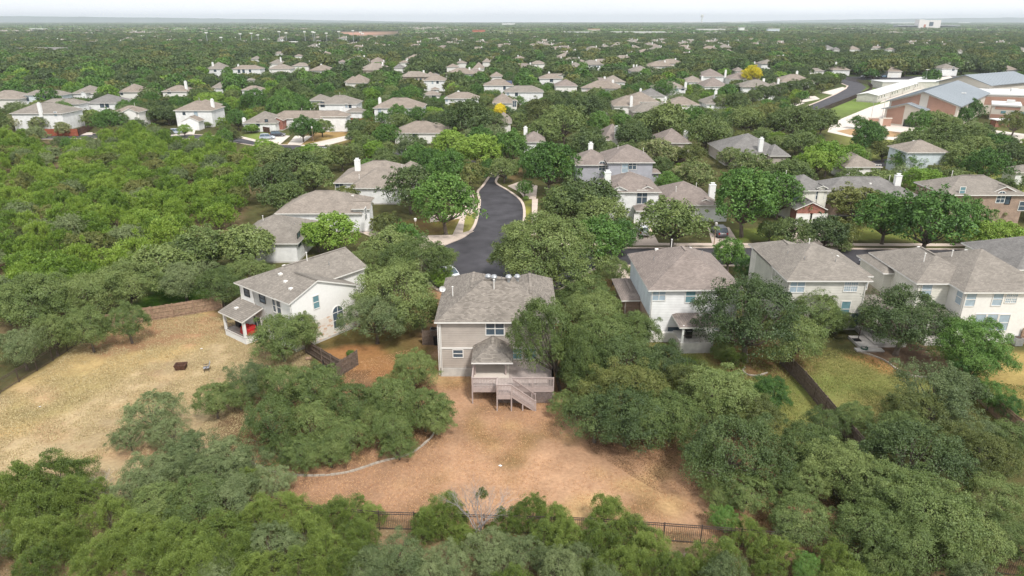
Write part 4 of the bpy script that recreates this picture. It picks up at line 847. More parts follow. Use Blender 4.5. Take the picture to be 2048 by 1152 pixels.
hpx('brick house with grey roof and arched gable window at right',[(1893,2060,390,350,5.6,'hh','x'),(1984,2040,386,376,5.8,'gg','y')],roof='grey',walls=('tanbrick','tanbrick'),short='the brick house at right',wins=[('n',0,2002,394,1.4,2.0,'arch'),('n',0,2016,398,.8,1.8,'dark'),('n',0,2045,412,1.3,1.6,'sash'),('n',0,1925,381,.9,1.2,'teal')],vents=[(0,-3,6,'tpipe'),(0,-1,6,'box')])
hpx('dark-roofed house with broad white chimney below the big road trees',[(1450,1578,308,266,3.0,'hh','x'),(1540,1582,312,288,3.0,'hh','x')],roof='slate',walls=('tan',),short='the dark-roofed chimney house',chims=[(1520,302,280)],vents=[(0,-1,9,'box')])
hpx('brown-roofed house behind the yellow-green flowering tree',[(1690,1766,334,292,3.0,'hg','y')],roof='tanroof',walls=('offwhite',),short='the brown roof by the small tree',wins=[('n',0,1755,337,1.2,1.8,'twin')])
hpx('brown-roofed two-storey house in front of the school lawn',[(1815,1902,305,280,5.6,'hh','x'),(1790,1835,322,312,3.0,'hh','x')],roof='tanroof',walls=('paleblue','offwhite'),short='the house before the school',vents=[(0,-1,5,'box'),(0,1,5,'box')])
hpx('small grey-roofed house at the right edge beyond the lawn',[(2032,2110,345,330,3.0,'hh','x')],roof='grey',walls=('whites',),short='the small house at the right edge')
# upper left cluster
hpx('big white house with tall white chimney beside the red fence',[(18,124,227,205,5.6,'hh','x'),(76,158,208,197,5.9,'hh','x')],roof='grey',walls=('whites',),short='the big white chimney house',chims=[(82,226,209)],wins=[('n',1,136,228,1.8,2.0,'twin_blind'),('n',0,111,228,.9,1.4,'blind'),('n',1,147,228,.8,.8,'dark')])
hpx('pale blue-walled house half hidden by an olive round tree',[(45,126,190,180,5.6,'hh','x')],roof='grey',walls=('paleblue',),short='the pale blue-walled house',wins=[('n',0,55,198,1,1.5,'dark')])
hpx('grey house with arched gable window left of the four-square roof',[(141,190,187,170,4.5,'hh','x'),(158,172,186,180,5.0,'gg','y')],roof='grey',walls=('whites',),short='the arched-gable house',wins=[('n',0,167,189,1.8,2.2,'arch')])
hpx('white house with dark grey square hip roof among shrubs',[(170,234,206,188,5.4,'hh','x')],roof='slate',walls=('whites',),short='the dark square-roofed house',wins=[('n',0,204,210,1.4,1.7,'dark'),('n',0,214,210,1.2,1.7,'dark')])
hpx('small tan hip-roofed house with thin mast on its roof',[(235,276,184,167,4.8,'hh','x')],roof='brown',walls=('offwhite',),short='the tan hip-roofed house',vents=[(0,0,4,'tpipe')],wins=[('n',0,243,186,1,1.5,'dark')])
hpx('brown roof cut off by the left edge of the picture',[(-40,38,198,180,4.5,'hh','x')],roof='tanroof',walls=('offwhite',),short='the brown roof at the left edge')
hpx('pale tan house with arched triple window beside dark oaks',[(225,278,224,211,5.6,'hh','x'),(243,272,224,211,5.7,'gg','y')],roof='brown',walls=('offwhite',),short='the arched triple-window house',wins=[('n',0,261,230,2.2,2.6,'arch'),('n',0,252,231,.9,2,'dark')],vents=[(0,1,4,'tpipe')])
hpx('brown-roofed house with free white chimney at its right end',[(322,376,183,170,4.5,'hh','x')],roof='brown',walls=('offwhite',),short='the brown roof with white chimney',chims=[(373,178,164)],wins=[('n',0,338,184,1.6,1.6,'arch')])
hpx('two-storey white house with gabled white garage and silver car',[(346,424,221,201,5.6,'hh','x'),(378,428,213,195,6.0,'hh','y'),(360,398,243,229,3.0,'gg','y')],roof='brown',walls=('whites','whites'),short='the white house with gabled garage',chims=[(426,214,201)],wins=[('n',2,373,255,4.8,2.2,'garage'),('n',0,392,229,1.3,2.0,'blind'),('n',0,368,227,.8,.8,'dark')],vents=[(0,0,6,'tpipe')])
hpx('white low house with grey roof beside the bright front lawn',[(484,552,246,222,3.0,'hh','x')],roof='grey',walls=('whites',),short='the low house by the bright lawn',chims=[(488,227,221)],wins=[('n',0,516,248,.9,1.3,'dark'),('n',0,533,243,.9,1.3,'dark')],vents=[(0,2,4,'pipe')])
hpx('long house with red brick gable and tall white chimney',[(535,692,237,221,3.4,'hh','x'),(640,694,233,221,5.0,'hh','x'),(541,566,241,236,3.3,'gg','y',1)],roof='brown',walls=('whites','brick'),short='the long brick-gabled house',chims=[(685,238,213)],wins=[('n',2,549,252,1.2,2.1,'door')],vents=[(0,-3,5,'tpipe'),(0,0,5,'tpipe')])
mbk=None
hpx('white two-storey house with stepped grey roofs and side garage',[(634,714,208,190,5.6,'hh','x'),(616,655,201,188,5.4,'hh','x'),(690,725,224,213,3.0,'hh','x')],roof='grey',walls=('whites',),short='the stepped-roof white house',wins=[('n',0,645,209,1.4,1.6,'dark'),('n',0,693,211,.9,1.5,'blind'),('n',0,700,211,.9,1.6,'dark')],vents=[(0,0,5,'tpipe')])
hpx('small white house with twin grey gables behind dark trees',[(481,524,180,171,4.5,'hh','x'),(502,520,180,172,4.8,'gg','y')],roof='brown',walls=('whites',),short='the twin-gabled white house',wins=[('n',0,510,183,1.5,1.8,'arch')])
hpx('low grey roof poking out above the trees behind the white garage house',[(420,446,176,164,3.8,'hh','x')],roof='grey',walls=('whites',),short='the low grey roof among trees')
hpx('white house with pointed roof and white chimney over the left woods',[(411,446,138,124,5.4,'hh','x')],roof='grey',walls=('whites',),short='the pointed-roof white house',chims=[(426,132,126)],wins=[('n',0,430,141,1.5,1.4,'dark')])
hpx('white house with a row of porch columns over the left woods',[(463,521,138,130,5.6,'hh','x')],roof='brown',walls=('whites',),short='the white columned house',chims=[(477,134,130)],wins=[('n',0,478,142,1.4,2.2,'dark'),('n',0,487,142,1.4,2.2,'dark'),('n',0,500,141,1.2,2.0,'dark')])
hpx('brown roofed house over the yellow field on its left',[(691,734,166,146,3.2,'hh','x'),(688,716,164,152,3.2,'hh','x')],roof='brown',walls=('offwhite',),short='the brown roof right of the yellow field')
# upper middle
hpx('white house with broad brown hip roof behind two dark trees',[(745,846,216,195,5.5,'hh','x')],roof='brown',walls=('whites',),short='the broad hip-roofed white house',chims=[(760,206,197)],wins=[('n',0,759,221,1.1,1.6,'blind')])
hpx('sprawling dark tan roof left of the great grey oak',[(786,890,266,242,3.2,'hh','x'),(840,900,262,238,3.2,'hh','y')],roof='brown',walls=('offwhite',),short='the roof left of the great oak',wins=[('n',0,830,270,1.3,1.6,'dark')])
hpx('square white house with reddish garage roof below it',[(846,890,161,147,5.4,'hh','x'),(860,878,179,174,3.0,'hh','x')],roof='brown',walls=('whites',),short='the square white house',wins=[('n',0,865,165,.9,1.3,'blind'),('n',0,875,164,1,1.4,'dark')])
hpx('low tan roofed house left of the flowering tree',[(844,880,190,181,3.2,'hh','x')],roof='tanroof',walls=('offwhite',),short='the low tan roof',wins=[('n',0,868,194,1.5,1.4,'dark')])
hpx('white-walled house with brown roof above the great grey oak',[(888,958,197,184,5.4,'hh','x')],roof='brown',walls=('whites',),short='the house above the great oak',chims=[(917,190,184)],wins=[('n',0,893,199,1,1.6,'blind')])
hpx('brown-roofed house with dark gable window behind the yellow bush',[(984,1026,206,186,3.6,'hh','x'),(1022,1036,203,198,4.0,'gg','y')],roof='brown',walls=('offwhite',),short='the house behind the yellow bush',wins=[('n',1,1029,208,1.4,2.2,'twin')])
hpx('two-storey white house right of the solar roof',[(1008,1088,184,171,5.5,'hh','x')],roof='grey',walls=('whites',),short='the white house right of the solar roof',wins=[('n',0,1016,187,1,1.5,'blind'),('n',0,1033,188,1.1,1.5,'dark')])
sol=hpx('white house with dark solar panels on its brown roof',[(966,1028,171,158,5.4,'hh','x')],roof='brown',walls=('whites',),short='the solar-panel house',wins=[('n',0,1009,176,1,1.5,'dark')])
mb=MB(); mb.box(-1.5,5.0,-.0,.04,0,.05); 
hpx('small white house with brown pyramid roof left of tall trees',[(980,1005,153,143,5.2,'hh','x')],roof='brown',walls=('offwhite',),short='the small pyramid-roofed house')
hpx('pinkish-roofed house with white chimney above the bright tree',[(1045,1092,284,262,4.5,'hh','x')],roof='mauve',walls=('whites',),short='the pinkish-roofed chimney house',chims=[(1051,264,250)],vents=[(0,1,5,'tpipe')])
hpx('tan roof half hidden right of the yellow bush',[(990,1024,246,224,3.2,'hh','x')],roof='tanroof',walls=('offwhite',),short='the tan roof below the yellow bush')
hpx('brown roof with tall white chimney among dark oaks',[(1206,1256,280,247,3.2,'hh','x')],roof='mauve',walls=('offwhite',),short='the tall-chimney brown roof',chims=[(1232,277,257)])
hpx('long mauve roof rising to a white chimney at right',[(1320,1384,286,256,3.2,'hh','x')],roof='mauve',walls=('tan',),short='the long mauve roof',chims=[(1372,260,247)])
hpx('white house with brown hip roof and dark balcony window',[(1078,1126,157,147,5.2,'hh','x')],roof='brown',walls=('whites',),short='the dark-balcony white house',wins=[('n',0,1103,160,1.6,1.8,'dark')],chims=[(1098,148,145)])
hpx('pale house with pointed pinkish roof right of the dark balcony',[(1110,1156,172,158,5.0,'hh','x')],roof='mauve',walls=('offwhite',),short='the pointed pinkish roof')
hpx('tan roof with small white gable above it among trees',[(1206,1252,164,150,3.2,'hh','x')],roof='tanroof',walls=('whites',),short='the tan roof with the white gable')
hpx('two-storey white house with brown roof and chimney at its right',[(1308,1374,176,163,5.6,'hh','x')],roof='tanroof',walls=('whites',),short='the white house right of the hips',chims=[(1371,172,164)],wins=[('n',0,1353,178,1.5,1.6,'blind'),('n',0,1366,177,1.2,1.4,'dark')])
hpx('cluster of grey-brown hips with a chimney in front',[(1226,1290,212,190,3.6,'hh','x'),(1250,1320,204,183,3.8,'hh','x')],roof='brown',walls=('offwhite',),short='the cluster of brown hips',chims=[(1262,212,196)])
hpx('plain slate-brown roof left of the small conical tree',[(1280,1332,192,176,3.6,'hh','x')],roof='slate',walls=('offwhite',),short='the plain slate-brown roof',chims=[(1281,184,179)])
hpx('grey gable-ended roof in front of the brown hips',[(1265,1322,224,205,3.2,'hg','x')],roof='grey',walls=('tan',),short='the grey roof before the hips')
hpx('brown hip roof with white chimney at its left corner',[(1334,1402,210,193,3.4,'hh','x')],roof='brown',walls=('offwhite',),short='the roof with left-corner chimney',chims=[(1330,206,197)])
hpx('grey roof with white gable and chimney beside the road trees',[(1412,1470,208,188,3.4,'hh','x'),(1416,1440,205,196,3.6,'gg','y')],roof='grey',walls=('whites',),short='the roof beside the road trees',chims=[(1430,200,185)])
hpx('large brown stepped roof with white chimney on its right',[(1402,1452,153,134,4.0,'hh','x'),(1408,1460,173,151,3.6,'hh','x')],roof='mauve',walls=('whites',),short='the large stepped roof',chims=[(1450,156,139)])
hpx('low brown hip roof left of the large stepped roof',[(1368,1412,164,151,3.6,'hh','x')],roof='tanroof',walls=('whites',),short='the low brown hip',chims=[(1404,160,154)])
hpx('long grey roof behind the row of street trees',[(1560,1632,164,148,3.4,'hh','x'),(1570,1600,160,143,3.4,'hh','y')],roof='brown',walls=('offwhite',),short='the roof behind the street trees',chims=[(1593,152,144)])
hpx('low roof right behind the yellow tree with a white chimney',[(1540,1572,176,164,3.2,'hh','x')],roof='tanroof',walls=('offwhite',),short='the roof behind the yellow tree',chims=[(1556,168,159)])
hpx('house with tan roof and white garage beside parked cars',[(1776,1806,143,131,3.8,'hh','x'),(1790,1806,142,134,3.4,'gg','y')],roof='brown',walls=('offwhite','whites'),short='the house beside the parked cars',wins=[('n',0,1790,149,4.5,2.1,'garage')])
hpx('white-gabled house with grey roof behind the school',[(1884,1918,137,127,4.8,'hh','x'),(1900,1914,136,129,5.0,'gg','y')],roof='grey',walls=('whites',),short='the white-gabled house behind the school',wins=[('n',0,1907,138,1.6,2.2,'arch')])
hpx('brown-roofed house at the far bend of the dark road',[(1665,1702,140,128,3.6,'hh','x')],roof='brown',walls=('whites',),short='the house at the road bend',chims=[(1671,133,126)])
hpx('low brown roof in the trees right of the school',[(2010,2040,140,131,3.4,'hh','x')],roof='brown',walls=('offwhite',),short='the low roof right of the school')
hpx('grey-mauve roof behind trees at the top of the curving street',[(1460,1520,158,144,3.4,'hh','x')],roof='mauve',walls=('offwhite',),short='the mauve roof left of the yellow tree')
# smaller roofs farther off: (left, right, y eave, y top, roof, label, chimney x)
SM=[(500,521,118,111,'grey','white house with small hip roof above the columned white house',0),(536,566,127,118,'grey','grey roof with a white chimney stub among dark trees',562),(536,581,138,128,'tanroof','rounded tan roof behind a broad tree, right of the columned house',0),
(583,618,132,125,'tanroof','low tan roof with tiny white chimney at its right end',620),(546,568,107,103,'tanroof','flat-looking tan roof just below the ball fields',0),(588,604,112,108,'brown','small brown roof below the ball fields, near a white speck',0),
(640,652,135,130,'mauve','narrow mauve roof showing between two round trees',0),(676,690,124,119,'mauve','small mauve roof left of the white-dotted trees',0),(740,766,122,114,'brown','brown pyramid roof standing alone in the trees',0),
(798,817,125,120,'brown','small brown roof with white chimney on its right',815),(786,806,136,127,'slate','slate roof over a pale wall in the upper trees',0),(808,822,152,142,'brown','white-walled house partly behind a light green tree',0),
(850,868,152,143,'brown','brown roof just left of the square white house top',0),(892,917,134,127,'brown','brown hip roof with a pale right end',0),(911,933,126,121,'tanroof','tan roof with chimney near the open field',920),
(945,968,137,124,'brown','darker brown pyramid roof left of the big dark tree',0),(964,982,124,116,'tanroof','low tan roof just under the open field',982),(860,878,150,146,'slate','dark glassy roof with a thin mast beside it',0),
(1060,1093,128,121,'tanroof','long tan roof under the field, half in leaves',0),(1186,1205,126,119,'mauve','small pink-mauve hip roof among dark trees',0),(1304,1346,129,119,'slate','wide slate roof among bright green trees',0),
(1264,1278,141,133,'grey','grey roof with white chimney beside a dark tree',1267),(1095,1130,150,147,'tanroof','tan strip of roof behind low trees',0),(1508,1524,130,126,'tanroof','small tan roof right above the yellow tree',1509),
(1470,1490,142,134,'mauve','pinkish roof immediately left of the yellow tree',0),(1620,1650,142,136,'grey','grey roof in the trees before the road bend',1614),(2040,2060,100,94,'grey','grey roof at the right edge among dark trees',0),
(1650,1668,96,90,'slate','grey roof with white wall, left of its pair',0),(1668,1682,99,94,'slate','pale low house at the right of its pair',0),(1700,1722,99,89,'brown','tall brown roof in the dark trees',0),(1742,1770,96,92,'tanroof','tan roof with white chimney in the dark trees',1755),
(1776,1792,99,95,'brown','low brown roof with yellowish wall',0),(1912,1932,103,98,'grey','flat pale roof with white end',0),(490,508,160,156,'grey','grey scrap of roof over the low house',0)]
for (a,b_,ye,yt,rf,lb,chx) in SM:
    hpx(lb,[(a,b_,ye,yt,3.6,'hh','x')],roof=rf,walls=('offwhite',),short=None,chims=[(chx,ye-3,yt-2)] if chx else ())
# far left white complex, apartment-like
def fbox(name,label,cat,px,py,w,d,h,mt,roofm=None,rh=0,group=None,z=0):
    g=G(px,py); e=empty(name,(g.x,g.y,0),0,label,cat,group); mb=MB(); mb.box(-w/2,w/2,0,d,z-.5,z+h); mb.build('wall',M[mt],e)
    rb=MB()
    if rh: rb.add([(-w/2-.8,-.8,h),(w/2+.8,-.8,h),(w/2+.8,d+.8,h),(-w/2-.8,d+.8,h),(-w/2+d/2,d/2,h+rh),(w/2-d/2,d/2,h+rh)],[(0,1,5,4),(2,3,4,5),(3,0,4),(1,2,5),(3,2,1,0)])
    else: rb.box(-w/2-.3,w/2+.3,-.3,d+.3,z+h,z+h+.6)
    rb.build('roof',roofm or M['flatroof'],e); return e
fbox('apartment_building','long white building with blue-grey roof, largest of its pair','building',93,117,48,14,6,'whites',RF['slate'],4)
fbox('apartment_building','small white end building with blue-grey hip roof','building',37,117,20,12,6,'whites',RF['slate'],3.5)
# solar panels on the solar-panel house
def add_solar():
    root,ro,_=sol; mb=MB()
    for i in range(5):
        for j in range(2):
            x=1.2+i*1.05; y0=.6+j*1.7; z0=5.4+.46*(y0+.0)+.1; z1=5.4+.46*(y0+1.6)+.1
            mb.add([(x,y0,z0),(x+1,y0,z0),(x+1,y0+1.6,z1),(x,y0+1.6,z1),(x,y0,z0-.06),(x+1,y0,z0-.06),(x+1,y0+1.6,z1-.06),(x,y0+1.6,z1-.06)],[(0,1,2,3),(0,4,5,1),(1,5,6,2),(2,6,7,3),(3,7,4,0)])
    mb.build('solar_panel',mat('solar_cells',(.03,.04,.09),rough=.2,spec=.6),ro)
add_solar()
# ---------------------------------------------------------------- the school
def gable_px(label,name,cat,A,B,Cc,ze,rise,bands=(),off=.5,wmat='creamw',lib=None,oh=1.0,rmat='metalroof',zb=-.5):
    a=G(*A,ze);b_=G(*B,ze);c=G(*Cc,ze); u=(b_-a).to_2d(); v=(c-b_).to_2d(); o=a.to_2d(); rz=math.atan2(u.y,u.x); Lw=u.length
    cs,sn=math.cos(-rz),math.sin(-rz); vl=Vector((v.x*cs-v.y*sn,v.x*sn+v.y*cs))
    D=abs(vl.y); e=empty(name,(o.x,o.y,0),rz,label,cat)
    mid=Lw*off; p0=rise/mid; zr=ze+rise; zf=zr-p0*(Lw-mid)
    wb=MB(); wb.add([(0,0,zb),(Lw,0,zb),(Lw,0,zf),(mid,0,zr),(0,0,ze),(0,D,zb),(Lw,D,zb),(Lw,D,zf),(mid,D,zr),(0,D,ze)],[(0,1,2,3,4),(6,5,9,8,7),(1,6,7,2),(5,0,4,9)]); wb.build('wall',M[wmat],e)
    rb=MB(); T=.3; zz=lambda x: zr-p0*abs(x-mid)
    tp=[(-oh,-oh,zz(-oh)+T),(mid,-oh,zr+T),(mid,D+oh,zr+T),(-oh,D+oh,zz(-oh)+T),(Lw+oh,-oh,zz(Lw+oh)+T),(Lw+oh,D+oh,zz(Lw+oh)+T)]; bt=[(x,y,z-T) for x,y,z in tp]
    rb.add(tp+bt,[(0,1,2,3),(1,4,5,2),(9,8,7,6),(8,11,10,7),(0,6,7,1),(1,7,10,4),(3,2,8,9),(2,5,11,8),(0,3,9,6),(4,10,11,5)])
    k=1.2
    while k<D: rb.bar((-oh,k,zz(-oh)+T+.02),(mid,k,zr+T+.02),.06,.09); rb.bar((mid,k,zr+T+.02),(Lw+oh,k,zz(Lw+oh)+T+.02),.06,.09); k+=2.4
    rb.build('roof',M[rmat],e)
    for (x0,x1,z0,z1,m_) in bands:   # brick panels following the gable slope
        x0*=Lw;x1*=Lw; mb=MB(); t0=min(z1,zz(x0)-.5); t1=min(z1,zz(x1)-.5); xs_=[x0,x1]; pts=[(x0,-.06,z0),(x1,-.06,z0),(x1,-.06,t1)]
        if x0<mid<x1: pts.append((mid,-.06,min(z1,zz(mid)-.5)))
        pts.append((x0,-.06,t0)); n_=len(pts); mb.add(pts+[(x,.0,z) for x,y,z in pts],[tuple(range(n_))]+[((i+1)%n_,i,n_+i,n_+(i+1)%n_) for i in range(n_)]); mb.build('brick_panel' if m_=='schoolbrick' else 'opening',M[m_],e)
    return e,Lw,D
M['creamw']=mat('cream_block_wall',(.60,.55,.48),rough=.9,var=.05,scale=.2); M['schoolbrick']=mat('orange_brick_panel',(.40,.24,.18),rough=.9,var=.10,scale=.4)
M['dark']=mat('dark_opening',(.03,.03,.035),rough=.5)
gable_px('largest school hall with blue metal roof and orange brick gable panels','school_building','school building',(1780,201),(1918,210),(1975,184),8,3.5,[(.03,.44,4.6,12,'schoolbrick'),(.56,.97,4.6,12,'schoolbrick'),(.60,.74,.0,2.6,'dark'),(.80,.96,1.0,3.4,'schoolbrick')],off=.48)
gable_px('second school gymnasium behind, blue metal roof and cream gable wall','school_building','school building',(1879,163),(1980,170),(2014,158),9,3.2,[],off=.5)
gable_px('low school entrance wing with small blue gable over brick wall','school_building','school building',(1771,217),(1845,223.5),(1862,214),5.4,2.2,[(.06,.52,.6,7,'schoolbrick'),(.56,.90,0,2.4,'dark')],off=.58)
def flat_px(label,A,B,ze,D,bands,rm='flatroof'):
    a=G(*A,ze);b_=G(*B,ze); u=(b_-a).to_2d(); rz=math.atan2(u.y,u.x); L_=u.length; e=empty('school_building',(a.x,a.y,0),rz,label,'school building'); 
    mb=MB(); mb.box(0,L_,0,D,-.5,ze); mb.build('wall',M['creamw'],e); mb=MB(); mb.box(-.3,L_+.3,-.3,D+.3,ze,ze+.5); mb.box(L_*.5,L_*.5+2.5,D*.5,D*.5+2,ze+.5,ze+1.6); mb.build('roof',M[rm],e)
    for (x0,x1,z0,z1,m_,nm) in bands: mb=MB(); mb.box(x0,x1 if x1>0 else L_,-.07,0,z0,z1); mb.build(nm,M[m_],e)
flat_px('flat-roofed school block with one long high orange brick band',(1972,190),(2120,194),7.0,26,[(0,-1,3.4,6.4,'schoolbrick','brick_panel')])
flat_px('lower flat-roofed school block with row of small windows',(1985,211),(2042,214),5.0,14,[(1,-1,3.8,4.7,'schoolbrick','brick_panel'),(3,4.5,2.4,3.3,'tealglass','window'),(6,7.5,2.4,3.3,'tealglass','window'),(9,10.5,2.4,3.3,'tealglass','window'),(0,-1,.6,2.0,'schoolbrick','brick_panel')])
for i,(A,B,lb) in enumerate((((1738,236),(1760,236.5),'short orange brick yard wall of the school, left of its pair'),((1767,237),(1788,238),'short orange brick yard wall of the school, right of its pair'))):
    a=G(*A,2.6);b_=G(*B,2.6); e=empty('brick_wall',(a.x,a.y,0),0,lb,'wall'); mb=MB(); mb.box(0,b_.x-a.x,0,.4,-.2,2.5); mb.build('wall',M['schoolbrick'],e); mb=MB(); mb.box(-.1,b_.x-a.x+.1,-.1,.5,2.5,2.8); mb.box(-1.2,0,-.1,.5,-.2,2.5); mb.build('coping',M['creamw'],e)
pts_=[(1709,190,43),(1759,181,38),(1786,176,36),(1810,171,34),(1829,167,32)]
_pa,_pb=G(1712,203),G(1832,166); _pd=_pb-_pa; PRZ=math.atan2(_pd.y,_pd.x)-math.pi/2; PST=_pd.length/5
for i,(px,py,w) in enumerate(pts_):
    a=_pa+_pd*(i/5.0); L_=8.6
    e=empty('portable_classroom',(a.x,a.y,0),PRZ,['nearest','second','third','fourth','farthest'][i]+' white-roofed portable classroom in the slanting row beside the school','classroom','portable classrooms')
    mb=MB(); Dd=PST*.94; mb.box(0,L_,0,Dd,.4,3.2); mb.add([(0,0,3.2),(L_,0,3.2),(L_/2,0,4.0),(0,Dd,3.2),(L_,Dd,3.2),(L_/2,Dd,4.0)],[(0,1,2),(4,3,5)]); mb.build('wall',M['portable'],e)
    mb=MB(); mb.add([(-.3,-.3,3.15),(L_/2,-.3,4.05),(L_/2,Dd+.3,4.05),(-.3,Dd+.3,3.15),(L_+.3,-.3,3.15),(L_+.3,Dd+.3,3.15),(-.3,-.3,3.0),(L_/2,-.3,3.9),(L_+.3,-.3,3.0)],[(0,1,2,3),(1,4,5,2),(0,6,7,1),(1,7,8,4)]); mb.build('roof',M['flatroof'],e)
    for k in range(3):
        mb=MB(); mb.box(L_,L_+.06,1.5+k*5,2.7+k*5,1.6,2.6); mb.build('window',M['glass'],e)
    mb=MB(); mb.box(.05,L_-.05,.05,Dd,-.2,.4); mb.build('skirt',M['concrete'],e)
a=G(1766,164,3.6); e=empty('portable_classroom',(a.x,a.y,0),R(1),'longest white-roofed portable classroom across the end of the row','classroom','portable classrooms')
mb=MB(); mb.box(0,36,0,12,-.2,3.4); mb.build('wall',M['portable'],e); mb=MB(); mb.box(-.3,36.3,-.3,12.3,3.4,3.8); mb.build('roof',M['flatroof'],e)
# dugout-like brick shelter
a=G(2004,254,0); e=empty('picnic_shelter',(a.x,a.y,0),0,'small brick shelter with white roof on the school lawn','shelter'); mb=MB(); mb.box(-2.4,2.4,0,3,-.1,2.2); mb.build('wall',M['brick'],e); mb=MB(); mb.box(-2.8,2.8,-.5,3.4,2.2,2.5); mb.build('roof',M['white'],e)

# ---------------------------------------------------------------- fences
def fence(label,pts,h,kind,group=None,post_sp=2.4,rails_near=False):
    W=[G(*p) for p in pts]; e=empty('iron_fence' if kind=='iron' else 'wooden_fence',(W[0].x,W[0].y,0),0,label,'fence',group); o=W[0]; mt=M['iron'] if kind=='iron' else M[kind]
    mb=MB(); pm=[]; r=random.Random(len(label))
    for a,b_ in zip(W[:-1],W[1:]):
        a=a-o;b_=b_-o;L_=(b_-a).length; nrm=Vector((-(b_-a).y,(b_-a).x,0)).normalized()
        npst=max(1,int(round(L_/post_sp)))
        for i in range(npst+ (1 if b_+o==W[-1] else 0)): pm.append(a.lerp(b_,i/npst))
        if kind=='iron':
            for z in (h-.05,h-.22,.18): mb.bar(a+Vector((0,0,z)),b_+Vector((0,0,z)),.045,.045)
            nb=int(L_/.13)
            for i in range(nb): q=a.lerp(b_,i/nb); mb.bar(q+Vector((0,0,.08)),q+Vector((0,0,h)),.018)
        else:
            nb=int(L_/.15); U=(b_-a).normalized()
            for i in range(nb):
                q=a.lerp(b_,(i+.5)/nb)+nrm*.03; hh=h+r.uniform(-.03,.03); A=q-U*.068;B_=q+U*.068
                mb.add([(*(A-nrm*.011).xy,0),(*(B_-nrm*.011).xy,0),(*(B_+nrm*.011).xy,0),(*(A+nrm*.011).xy,0),(*(A-nrm*.011).xy,hh),(*(B_-nrm*.011).xy,hh),(*(B_+nrm*.011).xy,hh),(*(A+nrm*.011).xy,hh)],[(4,5,6,7),(0,1,5,4),(1,2,6,5),(2,3,7,6),(3,0,4,7)])
            sd=-1 if rails_near else 1
            for z in (.3,h*.55,h-.25): mb.bar(a-nrm*.03*sd*-1*1.0+Vector((0,0,z))-nrm*.05*(1 if rails_near else -1)*0 - nrm*(.04),b_-nrm*.04+Vector((0,0,z))+nrm*.03,.04,.09)
    mb.build('pickets' if kind=='iron' else 'boards',mt,e)
    for q in pm[:100]:
        pb=MB(); s=.035 if kind=='iron' else .055; pb.box(q.x-s,q.x+s,q.y-s,q.y+s,-.2,h+.06); pb.build('post',mt,e)
    return e
fence('black iron picket fence along the bottom woods behind the orange yard',[(-120,990),(140,1001),(610,1046),(760,1060),(1180,1073),(1400,1089),(1560,1102),(1900,1140),(2150,1165)],1.65,'iron',post_sp=2.35)
fence('dark iron fence on the left side of the dry yard',[(190,668),(75,742),(0,788),(-140,880)],1.5,'iron')
fence('tan wooden fence with dark posts beside the green lawn',[(190,664),(262,648),(390,628),(445,618)],1.8,'woodtan')
fence('grey wooden fence running from the stone wall to the smoker corner',[(612,706),(645,727),(683,750)],1.75,'woodgrey')
fence('short grey wooden return fence behind the black smoker',[(683,752),(665,772),(646,793)],1.75,'woodgrey')
fence('short wooden fence piece from the corner post toward the big oak',[(685,750),(705,738),(716,730)],1.75,'woodgrey')
fence('grey plank fence between the two right back yards',[(1560,728),(1606,775),(1672,856),(1740,935)],1.8,'woodgrey')
fence('orange-brown wooden fence beyond the right back yard',[(1860,742),(1925,772),(2000,846),(2070,905)],1.8,'woodtan')
fence('dark screened fence curving along the asphalt road by the school',[(1560,262),(1641,226),(1700,202),(1734,187),(1744,178),(1736,170),(1712,164),(1690,160)],2.0,'iron')
fence('bright red wooden fence below the big white chimney house',[(90,272),(158,272)],2.2,'woodred'); fence('darker red fence turning back beside the bright red one',[(158,272),(176,264),(186,256)],2.2,'wooddark')
fence('reddish fence left of the broad hip-roofed white house',[(697,246),(720,248),(746,243)],1.9,'woodred'); fence('short red fence in front of the small upright tree',[(735,262),(760,258)],1.9,'woodred')
fence('dark wooden fence around the dry yellow field',[(628,176),(630,166),(575,168)],1.9,'wooddark'); fence('grey wooden fence behind the crepe myrtles',[(1350,325),(1372,322)],2.0,'woodgrey')
fence('dark side fence between the low house and brick gable',[(508,262),(540,266)],1.8,'wooddark')
fence('wooden gate fence left of the tan house',[(846,690),(878,690)],1.8,'woodgrey')
fence('brown wooden fence right of the cream house',[(2038,688),(2100,690)],1.9,'woodtan')
def edging(label,pts,w=.15,h=.13):
    W=smooth([tuple(G(*p).xy) for p in pts],6); o=Vector((*W[0],0)); e=MB(); r=random.Random(3)
    W=[Vector((*p,0))-o for p in W]; 
    acc=[]
    for a,b_ in zip(W[:-1],W[1:]):
        L_=(b_-a).length; n_=max(1,int(L_/.5))
        for i in range(n_):
            q=a.lerp(b_,i/n_); q2=a.lerp(b_,(i+.92)/n_); hh=h*r.uniform(.7,1.2); e.bar(q+Vector((0,0,hh/2)),q2+Vector((0,0,hh/2)),w*r.uniform(.8,1.1),hh)
    ob=e.build('stone_edging',M['limestone'],loc=tuple(o)); tag(ob,label,'edging')
edging('curved pale stone edging around the oak grove in the orange yard',[(470,915),(505,928),(560,948),(640,952),(700,944),(760,925),(820,908),(858,880),(869,862),(864,846),(858,838)])
edging('curved pale stone edging around the mulch bed at right',[(1722,705),(1740,710),(1770,722),(1792,738),(1815,750),(1845,755),(1870,752)])
edging('small stone ring around the trunk of the spreading oak',[(1490,735),(1486,742),(1495,750),(1515,752),(1535,746)])

